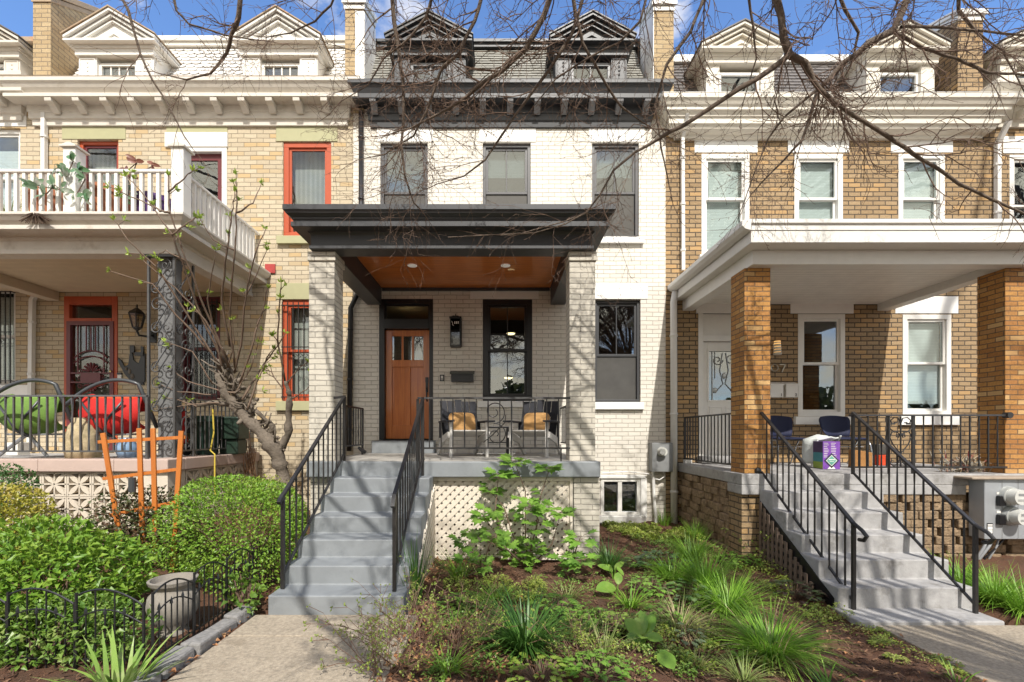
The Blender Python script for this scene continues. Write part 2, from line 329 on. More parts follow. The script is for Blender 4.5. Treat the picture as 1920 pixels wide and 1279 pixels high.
q = MB().box(-60, 60, -22, -11.05, -.6, -.17); tag(q.build('road', paint('asphalt', (.05, .05, .052), .9, .2, 30)), 'asphalt street in front of the houses', None, None, 'structure')
# ------------------------------------------------------------------ house kit
def wall_mesh(x0, x1, z0, z1, holes, th=.3, y=0.):
    xs = sorted({x0, x1, *[h[0] for h in holes], *[h[1] for h in holes]}); zs = sorted({z0, z1, *[h[2] for h in holes], *[h[3] for h in holes]})
    xs = [x for x in xs if x0 <= x <= x1]; zs = [z for z in zs if z0 <= z <= z1]
    q = MB()
    def hole(i, j):
        if i < 0 or j < 0 or i >= len(xs)-1 or j >= len(zs)-1: return True
        cx, cz = (xs[i]+xs[i+1])/2, (zs[j]+zs[j+1])/2
        return any(h[0] < cx < h[1] and h[2] < cz < h[3] for h in holes)
    for i in range(len(xs)-1):
        for j in range(len(zs)-1):
            if hole(i, j): continue
            a, b_, c_, d = xs[i], xs[i+1], zs[j], zs[j+1]
            q.add([(a, y, c_), (b_, y, c_), (b_, y, d), (a, y, d)], [(0, 1, 2, 3)]); q.add([(a, y+th, c_), (b_, y+th, c_), (b_, y+th, d), (a, y+th, d)], [(3, 2, 1, 0)])
            if hole(i-1, j): q.add([(a, y, c_), (a, y, d), (a, y+th, d), (a, y+th, c_)], [(0, 1, 2, 3)])
            if hole(i+1, j): q.add([(b_, y, c_), (b_, y, d), (b_, y+th, d), (b_, y+th, c_)], [(3, 2, 1, 0)])
            if hole(i, j-1): q.add([(a, y, c_), (b_, y, c_), (b_, y+th, c_), (a, y+th, c_)], [(3, 2, 1, 0)])
            if hole(i, j+1): q.add([(a, y, d), (b_, y, d), (b_, y+th, d), (a, y+th, d)], [(0, 1, 2, 3)])
    return q
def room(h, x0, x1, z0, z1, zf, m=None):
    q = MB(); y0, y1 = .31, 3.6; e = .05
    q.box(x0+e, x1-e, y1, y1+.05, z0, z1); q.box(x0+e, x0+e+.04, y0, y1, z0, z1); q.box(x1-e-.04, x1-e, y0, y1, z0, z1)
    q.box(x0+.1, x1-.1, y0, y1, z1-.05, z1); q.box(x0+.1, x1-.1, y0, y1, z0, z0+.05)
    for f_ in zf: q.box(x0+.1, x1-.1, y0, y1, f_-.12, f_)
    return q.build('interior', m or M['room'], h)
def window(h, x0, x1, z0, z1, fm, name='window', fw=.055, sw=.045, mid=.5, y=.05, munt=0, lower=True, pane='pane', lintel=None, sill=None, blind=None, bars=None, lowm=None, upm=None, sashm=None, backw=None, label=None):
    w = MB().ring(x0+.001, x1-.001, z0+.001, z1-.001, fw, y, y+.13).build(name, fm, h, bev=.004)
    if label: w['label'] = label
    a, b_, c_, d = x0+fw, x1-fw, z0+fw, z1-fw; zm = c_+(d-c_)*mid; sm = sashm or fm
    q = MB().ring(a, b_, zm-.02, d, sw, y+.03, y+.07)
    for k in range(munt):
        xm = a+(b_-a)*(k+1)/(munt+1); q.box(xm-.009, xm+.009, y+.035, y+.065, zm+.03, d-sw)
    q.build('sash', sm, w, bev=.003)
    MB().box(a+sw-.003, b_-sw+.003, y+.045, y+.051, zm+.02, d-sw+.003).build('pane', M[pane], w)
    if lower:
        q = MB().ring(a, b_, c_, zm+.02, sw, y+.075, y+.115)
        if munt and lower == 'munt':
            for k in range(munt):
                xm = a+(b_-a)*(k+1)/(munt+1); q.box(xm-.009, xm+.009, y+.08, y+.11, c_+sw, zm-.03)
        q.build('sash', sm, w, bev=.003)
        MB().box(a+sw-.003, b_-sw+.003, y+.09, y+.096, c_+sw-.003, zm-.02).build('pane', M[pane], w)
    if lowm: MB().box(a+.01, b_-.01, y+.052, y+.056, c_, zm-.02).build('screen', lowm, w)
    if upm: MB().box(a+.01, b_-.01, y+.071, y+.074, zm+.02, d).build('curtain', upm, w)
    if blind: MB().box(a+.012, b_-.012, y+.14, y+.16, c_+(d-c_)*blind[0], c_+(d-c_)*blind[1]).build('blind', blind[2] if len(blind) > 2 else M['blind'], w)
    if backw: MB().box(a-.04, b_+.04, y+.24, y+.25, c_-.04, d+.04).build('curtain', backw, w)
    if lintel: MB().box(*lintel[0][:2], -.012, .1, *lintel[0][2:]).build('lintel', lintel[1], w, bev=.005)
    if sill: MB().box(*sill[0][:2], -.07, .049, *sill[0][2:]).build('sill', sill[1], w, bev=.006)
    if bars:
        q = MB(); nb = bars; yb = -.06
        for k in range(nb):
            x = x0+.03+(x1-x0-.06)*k/(nb-1); q.bar((x, yb, z0+.02), (x, yb, z1-.06), .014)
        for z in (z0+.07, (z0+z1)/2+.05, z1-.12): q.box(x0+.01, x1-.01, yb-.012, yb+.012, z-.008, z+.008)
        for z in (z0+.07, z1-.12):
            for x in (x0+.03, x1-.03): q.bar((x, yb, z), (x, y+.05, z), .014)
        for k in range(2, nb-2):
            x = x0+.03+(x1-x0-.06)*k/(nb-1); q.tube([(px, yb-.016, pz) for px, pz in spiral(x+.03, (z0+z1)/2-.12, .05, .012, 0, 7)], .006, 5)
        q.build('window_bars', M['iron'], w)
    return w
def px4(a, b_, t, bt, Y=0): return (X(a, Y), X(b_, Y), Z(bt, Y), Z(t, Y))
def usweep(prof, XL, XR, Yf, Yb, ends=True):           # moulding profile [(offset, z)] carried round left side, front and right side
    q = MB(); k = len(prof); vs = []
    for o_, z in prof: vs += [(XL-o_, Yb, z), (XL-o_, Yf-o_, z), (XR+o_, Yf-o_, z), (XR+o_, Yb, z)]
    fs = [(i*4+j, i*4+j+1, ((i+1) % k)*4+j+1, ((i+1) % k)*4+j) for i in range(k) for j in range(3)]
    if ends: fs += [tuple(i*4 for i in range(k)), tuple(i*4+3 for i in range(k))[::-1]]
    return q.add(vs, fs)
def tiles(x0, x1, p0, p1, rows, tw, style, seed=1):
    r_ = random.Random(seed); q = MB(); (y0, z0), (y1, z1) = p0, p1
    L = math.hypot(y1-y0, z1-z0); dy, dz = (y1-y0)/L, (z1-z0)/L; ny, nz = -dz, dy
    q.prism([(y0, z0), (y1, z1), (y1+.4, z1), (y1+.4, z0)], x0, x1, 'x')
    for i in range(rows):
        s0 = L*i/rows; s1 = min(L, s0+L/rows*1.25); off = (i % 2)*tw/2; x = x0-off
        while x < x1:
            a, b_ = max(x+.004, x0), min(x+tw-.004, x1); x += tw
            if b_-a < .03: continue
            lift = .02+r_.uniform(0, .008); dn = r_.uniform(-.004, .004)
            if style == 'fish':
                c_ = (a+b_)/2; w2 = (b_-a)/2; bot = [(c_+w2*math.cos(t), s0+.055-.06*math.sin(-t)*-1) for t in [math.pi+math.pi*k/6 for k in range(7)]]
                bot = [(u, s0+.06+.06*math.sin(t)) for (u, _), t in zip(bot, [math.pi+math.pi*k/6 for k in range(7)])]
            else: bot = [(a, s0+dn), (b_, s0-dn)]
            pl = bot+[(b_, s1), (a, s1)]
            def P(u, s, h_): return (u, y0+dy*s+ny*h_, z0+dz*s+nz*h_)
            k = len(pl); vs = [P(u, s, lift if t < len(bot) else .004) for t, (u, s) in enumerate(pl)]+[P(u, s, 0.0 if t >= len(bot) else lift-.012) for t, (u, s) in enumerate(pl)]
            q.add(vs, [tuple(range(k)), tuple(range(k, 2*k))[::-1]]+[(t, (t+1) % k, (t+1) % k+k, t+k)[::-1] for t in range(k)])
    return q
def dormer(h, xc, zb, ez, pz, hw, bw, ww, bm, rm, wm, zt, zs, munt=3, yb=.02, deco=True, wstyle='grid', mansl=.6, label=None):
    """gabled dormer: cheeks, pilasters, entablature, pediment; the roof runs back into the mansard"""
    q = MB(); yf = yb
    for s in (-1, 1):
        a, b_ = xc+s*bw, xc+s*ww
        q.box(a, b_, yf, yf+.16, zb, ez-.17)
        q.prism([(yf+.16, zb), (yf+.16, ez), (yf+.9, ez), (yf+.3, zb)], xc+s*bw, xc+s*(bw-.05), 'x')
        if deco:
            for k in range(5): q.sphere((xc+s*(bw+ww)/2, yf-.002, ez-.27-k*.075), (.022, .012, .026 if k % 2 else .018), 8, 5)
            q.ring(min(a, b_)+.02, max(a, b_)-.02, zb+.03, ez-.2, .018, yf-.012, yf+.01)
    q.box(xc-bw-.03, xc+bw+.03, yf-.05, yf+.2, ez-.17, ez-.06)
    q.box(xc-bw-.06, xc+bw+.06, yf-.07, yf+.2, ez-.06, ez)
    q.box(xc-ww, xc+ww, yf+.17, yf+.2, zt, ez-.17)
    body = q.build('dormer', bm, h, bev=.005)
    if label: body['label'] = label
    # pediment
    q = MB(); z0 = ez+.001
    q.prism([(xc-hw, z0), (xc+hw, z0), (xc+hw, z0+.035), (xc-hw, z0+.035)], yf-.17, yf+.75, 'y')
    q.prism([(xc-hw+.04, z0+.036), (xc+hw-.04, z0+.036), (xc+hw-.08, z0+.075), (xc-hw+.08, z0+.075)], yf-.13, yf-.03, 'y')
    k = (pz-ez-.06)/hw
    q.prism([(xc-hw+.1, z0+.076), (xc+hw-.1, z0+.076), (xc, z0+.076+(hw-.1)*k)], yf-.035, yf+.2, 'y')
    for a, dep, th in ((0, .17, .05), (.05, .125, .045), (.10, .085, .035)):     # raking mouldings in three steps
        zz = ez+.05-a*1.05; w_ = hw-a*.5
        q.prism([(xc-w_, zz), (xc, zz+w_*k), (xc+w_, zz), (xc+w_, zz+th), (xc, zz+th+w_*k), (xc-w_, zz+th)], yf-dep, yf+(.8 if a == 0 else 0), 'y')
    w2 = hw*.30
    q.prism([(xc-w2, ez+.10), (xc, ez+.10+w2*k), (xc+w2, ez+.10), (xc+w2-.07, ez+.10), (xc, ez+.10+(w2-.07)*k), (xc-w2+.07, ez+.10)], yf-.06, yf-.02, 'y')
    q.build('pediment', bm, body, bev=.003)
    q = MB(); zz = ez+.102
    q.prism([(xc-hw-.02, zz), (xc, zz+hw*k), (xc+hw+.02, zz), (xc+hw+.02, zz+.022), (xc, zz+.024+hw*k), (xc-hw-.02, zz+.022)], yf-.19, yf+1.0, 'y')
    q.build('dormer_roof', rm, body)
    # window
    q = MB().ring(xc-ww+.002, xc+ww-.002, zs, zt, .05, yf+.05, yf+.13)
    for k_ in range(munt):
        xm = xc-ww+.05+(2*ww-.1)*(k_+1)/(munt+1); q.box(xm-.012, xm+.012, yf+.07, yf+.11, zs+.05, zt-.05)
    if wstyle == 'grid': q.box(xc-ww+.05, xc+ww-.05, yf+.072, yf+.108, zs+(zt-zs)*.42, zs+(zt-zs)*.42+.022)
    q.build('window', wm, body)
    MB().box(xc-ww+.02, xc+ww-.02, yf+.088, yf+.094, zs+.02, zt-.02).build('pane', M['pane2'], body)
    MB().box(xc-ww, xc+ww, yf+.32, yf+.34, zs-.05, zt+.05).build('curtain', M['curtain'] if wstyle != 'grid' else M['dark'], body)
    return body
def pier(h, x0, x1, y1, z0, z1, slope, bm, capm, capw=.05, name='chimney'):
    q = MB(); q.prism([(-.03, z0), (y1, z0), (y1, z1+slope), (-.03, z1)], x0, x1, 'x'); p = q.build(name, bm, h)
    q = MB(); q.prism([(-.03-capw, z1), (y1, z1+slope), (y1, z1+slope+.1), (-.03-capw, z1+.1)], x0-capw, x1+capw, 'x')
    q.prism([(-.03-capw*.4, z1-.09), (y1, z1+slope-.09), (y1, z1+slope-.002), (-.03-capw*.4, z1-.002)], x0-capw*.4, x1+capw*.4, 'x'); q.build('coping', capm, p, bev=.006)
    return p
def spout(h, pts, r, m, name='downspout', sq=False):
    q = MB(); q.tube(pts, r, 4 if sq else 10)
    for i in range(len(pts)-1):
        a, b_ = V(pts[i]), V(pts[i+1])
        if (a-b_).length > 1.2:
            for t in (.15, .5, .85):
                c_ = a.lerp(b_, t); q.tube([c_-V((0, 0, .02)), c_+V((0, 0, .02))], r*1.18, 10)
    return q.build(name, m, h, smooth=not sq)
XA0, XAB, XBC, XCD = X(68), X(662.5), X(1248), X(1858)
WT = 7.62
# ------------------------------------------------------------------ the white painted house in the middle
hB = thing('row_house', 'middle white painted brick row house with charcoal cornice and wood front door', 'house', ((XAB+XBC)/2, 0, 0), 'attached row houses')
dz = 848
holes = [px4(713, 802, 268, 446), px4(905, 995, 268, 446), px4(1110, 1198, 268, 446), (X(711), X(812), 1.30, Z(561)), px4(905, 998, 561, 752), px4(1115, 1201, 562, 754), px4(1126, 1200, 897, 966)]
wall_mesh(XAB, XBC, -.35, WT, holes).build('wall', M['brickB'], hB)
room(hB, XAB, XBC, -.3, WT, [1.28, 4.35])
for i, (a, b_) in enumerate(((713, 802), (905, 995), (1110, 1198))):
    window(hB, *px4(a, b_, 268, 446), M['wframe'], munt=1, mid=.49, y=.04, pane='pane2', lowm=M['shade'],
           backw=(M['frost'] if i == 0 else None), blind=None if i == 0 else (.70, 1.0), lintel=(px4(a-6, b_+10, 241, 266.5), M['lint']), sill=(px4(a-8, b_+8, 446.5, 458), M['lint']))
window(hB, *px4(905, 998, 561, 752), M['black'], munt=1, lower='munt', mid=.5, fw=.1, y=.0, pane='pane2', lintel=(px4(882, 1010, 541, 560), M['lint']), sill=(px4(896, 1006, 752.5, 764), M['lint']))
window(hB, *px4(1115, 1201, 562, 754), M['char'], munt=1, mid=.46, fw=.05, y=.05, pane='pane2', lowm=M['shade'], lintel=(px4(1108, 1214, 531, 561), M['lint']), sill=(px4(1106, 1206, 754.5, 768), M['lint']))
# basement window: two lights side by side
x0, x1, z0, z1 = px4(1126, 1200, 897, 966)
w = MB().ring(x0+.001, x1-.001, z0, z1, .06, -.02, .1).box((x0+x1)/2-.045, (x0+x1)/2+.03, -.01, .09, z0+.06, z1-.06).build('basement_window', M['white'], hB, bev=.004)
MB().box(x0+.05, x1-.05, .04, .046, z0+.05, z1-.05).build('pane', M['pane2'], w)
MB().box(x0-.05, x1+.09, -.05, .0, z1+.001, z1+.07).build('lintel', M['lint'], w, bev=.01)
MB().box(x1+.002, x1+.12, -.035, .0, z0-.05, z1).build('side_trim', M['lint'], w, bev=.012)
MB().box(x0-.05, x1+.1, -.06, -.021, z0-.14, z0-.002).build('sill', M['lint'], w, bev=.012)
# front door
x0, x1, z0, z1 = X(711), X(812), 1.30, Z(561)
fr = MB(); fr.box(x0, x0+.10, -.015, .16, z0+.2, z1); fr.box(x1-.07, x1, -.015, .16, z0+.2, z1); fr.box(x0+.1, x1-.07, -.015, .16, z1-.09, z1); fr.box(x0+.1, x1-.07, -.03, .15, Z(617), Z(599))
fr.box(x0+.1, x1-.07, .0, .13, z0+.2, Z(824))
df = fr.build('door_frame', M['black'], hB, bev=.005)
MB().ring(x0+.1, x1-.07, Z(599), z1-.09, .025, .04, .08).build('transom_frame', M['black'], df)
MB().box(x0+.12, x1-.09, .055, .061, Z(599)+.02, z1-.11).build('pane', M['pane'], df)
MB().box(x0-.06, x1+.05, -.30, -.016, 1.262, Z(826)).build('doorstep', M['step'], df, bev=.01)
a, b_, c_, d = x0+.101, x1-.071, Z(823), Z(617.5); yd = .07
q = MB(); st = .12
lz0, lz1 = Z(674), Z(629)
q.box(a, a+st, yd, yd+.045, c_, d); q.box(b_-st, b_, yd, yd+.045, c_, d); q.box(a+st, b_-st, yd, yd+.045, lz1, d); q.box(a+st, b_-st, yd, yd+.045, Z(687), lz0); q.box(a+st, b_-st, yd, yd+.045, c_, c_+.25)
xm = (a+b_)/2; q.box(xm-.05, xm+.05, yd+.001, yd+.046, c_+.25, Z(687)); q.box(a+st, xm-.05, yd+.018, yd+.04, c_+.25, Z(687)); q.box(xm+.05, b_-st, yd+.018, yd+.04, c_+.25, Z(687))
gw = (b_-a-2*st)
for k in (1, 2): q.box(a+st+gw*k/3-.02, a+st+gw*k/3+.02, yd+.002, yd+.043, lz0, lz1)
dr = q.build('front_door', M['door'], hB, bev=.006); dr['label'] = 'warm brown wood craftsman door with three small panes'
MB().box(a+st-.01, b_-st+.01, yd+.02, yd+.026, lz0-.01, lz1+.01).build('pane', M['pane2'], dr)
q = MB(); q.box(b_-.075, b_-.03, yd-.02, yd-.001, Z(735), Z(714)); q.tube([(b_-.05, yd-.01, Z(727)), (b_-.05, yd-.07, Z(730)), (b_-.05, yd-.07, Z(747)), (b_-.05, yd-.01, Z(752))], .013, 8); q.build('door_handle', M['black'], dr)
MB().box(b_-.08, b_-.025, yd-.022, yd-.001, Z(720)+.03, Z(713)+.06).build('lock', M['black'], dr)
# upper cornice
prof = [(.36, 7.86), (.36, 7.80), (.33, 7.79), (.27, 7.66), (.30, 7.655), (.30, 7.575), (.10, 7.575), (.10, 7.45), (.075, 7.44), (.075, 7.33), (.05, 7.31), (.04, 7.22), (-.05, 7.22), (-.05, 7.86)]
cB = usweep(prof, X(700), X(1214), 0, .0).build('cornice', M['char'], hB, bev=.004)
usweep([(.36, 7.862), (.36, 7.868), (-.2, 7.9), (-.2, 7.862)], X(700), X(1214), 0, .05).build('gutter', M['char'], cB)
for i in range(11):
    x = X(706)+i*(X(1206)-X(706))/10
    MB().prism([(-.29, 7.573), (-.101, 7.573), (-.101, 7.40), (-.14, 7.42), (-.20, 7.50), (-.28, 7.53)], x-.055, x+.055, 'x').build('bracket', M['charg'], cB, bev=.004)
tiles(XAB+.18, XBC-.3, (-.02, 7.72), (.92, 9.42), 20, .24, 'sq', 3).build('mansard_roof', M['slateB'], hB)
MB().box(XAB+.1, XBC-.1, .84, 1.1, 9.43, 9.5).box(XAB+.1, XBC-.1, .80, 1.1, 9.505, 9.56).box(XAB+.1, XBC-.1, .95, 8, 9.3, 9.42).build('roof_trim', M['char'], hB)
for c_, hw in ((805.5, .79), (1109.5, .775)):
    dormer(hB, X(c_), 7.74, Z(86), Z(37), hw, .66, .37, M['char'], M['char'], M['charg'], Z(110), 7.80, munt=1, wstyle='two', yb=.05)
# ------------------------------------------------------------------ porch of the white house
F0 = 1.26; YS = -2.61
pf = MB().box(-2.47, 1.287, YS, -.002, F0-.20, F0).build('porch_floor', M['step'], hB, bev=.012)
MB().box(-2.40, 1.23, YS+.06, -.31, F0+.001, F0+.005).build('floor_paint', M['deck'], pf)
st = [(YS+.3, -.3), (YS+.3, F0-.21), (YS-.004, F0-.21)]
poly = [(YS+.02, -.3), (YS+.02, F0-.18)]
y = YS+.02; steps = []
for i in range(1, 7):
    yf = -2.61-.30*i; zt = F0-.18*i; steps.append((yf, zt)); poly += [(yf, zt), (yf, zt-.18)] if i < 6 else [(yf, zt), (yf, -.3)]
sB = MB().prism(poly, -2.06, -.852, 'x').build('staircase', M['step'], hB, bev=.012); sB['label'] = 'grey blue painted concrete front steps'
for (a, b_) in ((579.5, 627), (1068, 1116)):
    xa, xb = X(a, -2.5), X(b_, -2.5)
    c1_ = MB().box(xa, xb, -2.5, -2.17, F0+.001, 3.86).build('porch_column', M['brickP'], hB)
    MB().box(xa-.014, xb+.018, -2.52, -2.15, 3.861, 3.978).build('capital', M['brickP'], c1_, bev=.006)
MB().box(X(1074, -2.52), X(1124, -2.52), -2.52, -2.17, -.3, F0-.201).build('porch_pier', M['brickP'], hB)
MB().box(-2.46, -2.10, -2.5, -2.17, -.3, F0-.201).build('porch_pier', M['brickP'], hB)
XL, XR, YB = -2.421, 1.183, -2.58
prof = [(.25, 4.44), (.25, 4.375), (.235, 4.37), (.225, 4.345), (.185, 4.318), (.172, 4.312), (.172, 4.295), (.155, 4.28), (.155, 4.262), (.18, 4.256), (.18, 4.198), (.03, 4.198), (.03, 4.19), (.012, 4.175), (.0, 4.16), (.0, 4.035), (.018, 4.03), (.018, 3.985), (.0, 3.98), (-.25, 3.98), (-.25, 4.285), (-.3, 4.30), (-.3, 4.46)]
pr = usweep(prof, XL, XR, YB, -.003).build('porch_roof', M['char'], hB, bev=.003); pr['label'] = 'flat charcoal porch roof with stepped crown moulding'
MB().box(XL+.3, XR-.3, YB+.3, -.004, 4.36, 4.455).build('roof_deck', M['char'], pr)
MB().box(XL+.26, XR-.26, YB+.26, -.012, 4.286, 4.30).build('porch_ceiling', M['ceilB'], pr)
MB().box(XL+.27, XR-.27, -.05, -.004, 4.23, 4.284).build('ceiling_trim', M['char'], pr)
LMP = glow('lamp_glow', (1, .86, .62), 1.6)
for a in (773, 948):
    q = MB().lathe(X(a, -1.17), -1.17, [(.075, 4.283), (.075, 4.276), (.055, 4.272)], 18); q.build('ceiling_light', glow('downlight', (.8, .76, .68), .12), pr)
for xq, zq in ((X(960), 3.65), (X(742), 3.93), (X(955), 2.75)):
    MB().lathe(xq, .9 if zq < 3.9 else 1.1, [(.09, zq), (.07, zq-.02), (.02, zq-.03)], 14).build('interior_lamp', glow('warm_lamp', (1, .72, .35), 5), hB)
# lattice skirts
def lattice(x0, x1, z0, z1, ax, at, sp=.112, w_=.054, clip=None):
    q = MB()
    for s, d in ((1, 0), (-1, .009)):
        t = x0-(z1-z0)-sp
        while t < x1+sp:
            # line x = t + (z-z0)*s ... clipped to the rectangle, and to clip(u) -> top
            pts = []
            for k in range(41):
                z = z0+(z1-z0)*k/40; u = t+(z-z0) if s > 0 else t+(z1-z)
                if x0 <= u <= x1 and (clip is None or z <= clip(u)): pts.append((u, z))
            if len(pts) > 1:
                (ua, za), (ub, zb) = pts[0], pts[-1]; h_ = w_*.7071
                pl = [(ua-h_/2*1.0, za+s*h_/2), (ua+h_/2, za-s*h_/2), (ub+h_/2, zb-s*h_/2), (ub-h_/2, zb+s*h_/2)]
                if ax == 'y': q.prism(pl, at+d, at+d+.008, 'y')
                else: q.prism(pl, at+d, at+d+.008, 'x')
            t += sp
    return q
fx0, fx1 = X(802, -2.5), X(1073, -2.5)
lt = lattice(fx0, fx1, .05, F0-.225, 'y', -2.49).build('lattice_panel', M['lattice'], hB)
MB().ring(fx0-.07, fx1+.02, -.02, F0-.203, .055, -2.52, -2.46).build('lattice_frame', M['lattice'], lt, bev=.004)
def stair_line(yv):
    for i, (yf, zt) in enumerate(steps):
        if yv >= yf: return zt-.26
    return 0
lt = lattice(-3.95, -2.55, -.05, 1.0, 'x', -.848, clip=lambda u: max(-.05, F0-.18-.62*(-2.61-u)/1.0-.12)).build('lattice_panel', M['lattice'], hB)
spout(hB, [(X(679), -.06, 7.5), (X(679), -.06, 4.3), (X(660), -.08, 3.9), (X(657), -.08, 1.3)], .045, M['black'])
pier(hB, X(648), X(683), .75, 7.5, 9.47, .35, M['brickT'], M['white'])
pier(hB, X(1225), X(1262), .8, 7.4, 9.44, .35, M['brickT'], M['white'])
MB().box(X(667), X(683)+.001, -.034, .3, 7.7, 9.36).build('chimney_paint', M['lint'], hB)
for xs_, xe_ in ((X(683)+.001, X(683)+.012), (X(1225)-.012, X(1225)-.001)): MB().prism([(-.032, 7.7), (.75, 7.7), (.75, 9.68), (-.032, 9.34)], xs_, xe_, 'x').build('chimney_paint', M['lint'], hB)
# ------------------------------------------------------------------ the yellow brick house on the left
hA = thing('row_house', 'left yellow brick row house with red orange window frames and porch balcony', 'house', ((XA0+XAB)/2, 0, 0), 'attached row houses')
holes = [px4(145, 222, 262, 470), px4(324, 424, 276, 522), px4(531, 621, 266, 444), (X(121), X(221), 1.28, Z(556)), px4(335, 413, 556, 750), px4(529, 616, 562, 752)]
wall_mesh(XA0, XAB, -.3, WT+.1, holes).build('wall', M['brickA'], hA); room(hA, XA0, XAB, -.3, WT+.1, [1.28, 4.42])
window(hA, *px4(145, 222, 262, 470), M['orange'], mid=.5, fw=.06, y=.05, sashm=M['maroon'], lowm=M['shade'], backw=M['curtain'], lintel=(px4(117, 236, 231, 261.5), M['olive']))
x0, x1, z0, z1 = px4(324, 424, 276, 522)
w = MB().ring(x0-.02, x1+.02, z0, z1, .09, -.02, .13).build('balcony_door', M['white'], hA, bev=.004)
MB().ring(x0+.07, x1-.07, z0+.09, z1-.09, .12, .06, .11).build('door_leaf', M['maroon'], w); MB().box(x0+.17, x1-.17, .08, .086, z0+.2, z1-.2).build('pane', M['pane2'], w)
MB().box(*px4(311, 428, 250, 277)[:2], -.035, .03, *px4(311, 428, 250, 277)[2:]).build('lintel', M['white'], w, bev=.004)
MB().box(X(313), X(427), -.012, .04, Z(249.5), Z(231)).build('lintel', M['olive'], w)
window(hA, *px4(531, 621, 266, 444), M['orange'], mid=.30, fw=.09, y=.02, backw=M['curtain'], sashm=M['orange'], lintel=(px4(518, 633, 232, 265.5), M['olive']), sill=(px4(521, 634, 444.5, 459), M['olive']))
window(hA, *px4(335, 413, 556, 750), M['maroon'], mid=.5, fw=.08, y=.03, bars=9, lintel=(px4(328, 420, 545, 555.5), M['olive']))
window(hA, *px4(529, 616, 562, 752), M['orange'], mid=.5, fw=.09, y=.03, bars=9, backw=M['curtain'], lintel=(px4(518, 632, 531, 561.5), M['olive']), sill=(px4(520, 630, 752.5, 770), M['olive']))
x0, x1, z0, z1 = X(121), X(221), 1.28, Z(556)
fr = MB(); fr.box(x0, x0+.10, -.015, .16, z0, z1); fr.box(x1-.10, x1, -.015, .16, z0, z1); fr.box(x0+.1, x1-.1, -.015, .16, z1-.15, z1); fr.box(x0+.1, x1-.1, -.02, .15, Z(603), Z(597))
df = fr.build('door_frame', M['orange'], hA, bev=.005); MB().box(x0+.1, x1-.1, .05, .056, Z(597), z1-.15).build('pane', M['pane'], df)
MB().box(x0+.08, x1-.08, .11, .15, z0, Z(600)).build('inner_door', paint('brown_door', (.16, .12, .09), .5, .2), df)
a, b_, c_, d = x0+.06, x1-.06, 1.285, Z(603); q = MB(); q.ring(a, b_, c_, d, .07, -.03, .02)
zm0, zm1 = Z(717), Z(700); q.box(a+.07, b_-.07, -.025, .015, zm0-.012, zm0+.012); q.box(a+.07, b_-.07, -.025, .015, zm1-.012, zm1+.012); q.box(a+.25, b_-.25, -.02, .01, zm0+.012, zm1-.012)
xm = (a+b_)/2
def arc(xc, zc, r, a0, a1, n=14): return [(xc+r*math.cos(a0+(a1-a0)*k/n), -.005, zc+r*math.sin(a0+(a1-a0)*k/n)) for k in range(n+1)]
for rr, zo in ((.42, -.02), (.42, -.12)): q.tube(arc(xm, Z(668)+zo-.3, rr, .75, math.pi-.75), .012, 6)
for s in (-1, 0, 1): q.bar((xm+s*.085, -.005, Z(668)+.1), (xm+s*.085, -.005, d-.06), .016)
for s in (-1, 1): q.bar((xm+s*.24, -.005, zm1), (xm+s*.24, -.005, d-.06), .018)
for k in range(7):
    t = math.pi*(k+.5)/7; q.tube([(xm+.03*math.cos(t), -.006, zm1+.02+.03*math.sin(t)), (xm+.13*math.cos(t), -.006, zm1+.03+.14*math.sin(t))], [.008, .02], 6); q.sphere((xm+.14*math.cos(t), -.006, zm1+.03+.15*math.sin(t)), .022, 7, 5)
    q.tube([(xm+.03*math.cos(t), -.006, zm0-.02-.03*math.sin(t)), (xm+.12*math.cos(t), -.006, zm0-.03-.15*math.sin(t))], [.008, .02], 6)
for s in (-1, 1):
    for zc in (zm1+.05, zm0-.06, (zm0+zm1)/2): q.tube([(px, -.006, pz) for px, pz in spiral(xm+s*.2, zc, .05, .012, 0, s*8)], .008, 5)
sd_ = q.build('security_door', M['maroon'], df)
MB().box(a+.07, b_-.07, .022, .027, c_+.07, d-.07).build('pane', M['pane'], sd_); MB().sphere((b_-.035, -.05, Z(697)), .022).build('knob', paint('brass', (.6, .45, .2), .25, .05, metal=1), sd_)
prof = [(.36, 7.91), (.36, 7.84), (.34, 7.83), (.30, 7.76), (.25, 7.70), (.25, 7.66), (.31, 7.655), (.31, 7.595), (.10, 7.585), (.10, 7.47), (.085, 7.46), (.085, 7.36), (.05, 7.345), (.045, 7.25), (-.05, 7.25), (-.05, 7.91)]
cA = usweep(prof, XA0+.02, XAB-.14, 0, 0).build('cornice', M['whiteold'], hA, bev=.004)
usweep([(.365, 7.912), (.365, 7.918), (-.2, 7.95), (-.2, 7.912)], XA0+.02, XAB-.14, 0, .05).build('gutter', M['rust'], cA)
for i in range(11):
    x = X(118)+i*(X(618)-X(118))/10
    MB().prism([(-.30, 7.59), (-.101, 7.583), (-.101, 7.41), (-.13, 7.42), (-.20, 7.50), (-.29, 7.53)], x-.06, x+.06, 'x').build('bracket', M['whiteold'], cA, bev=.004)
tiles(XA0+.35, XAB-.02, (-.02, 7.78), (.92, 9.45), 14, .17, 'fish', 5).build('mansard_roof', M['slateA'], hA)
MB().box(XA0+.3, XAB-.01, .84, 1.1, 9.46, 9.53).box(XA0+.3, XAB-.01, .80, 1.1, 9.535, 9.62).box(XA0+.3, XAB-.01, .95, 8, 9.3, 9.45).build('roof_trim', M['white'], hA)
for c_, hw in ((214, .83), (522, .80)):
    dormer(hA, X(c_+2), 7.80, Z(88), Z(31), hw, .69, .36, M['white'], M['rust'], M['white'], Z(113), 7.86, munt=3, yb=.02)
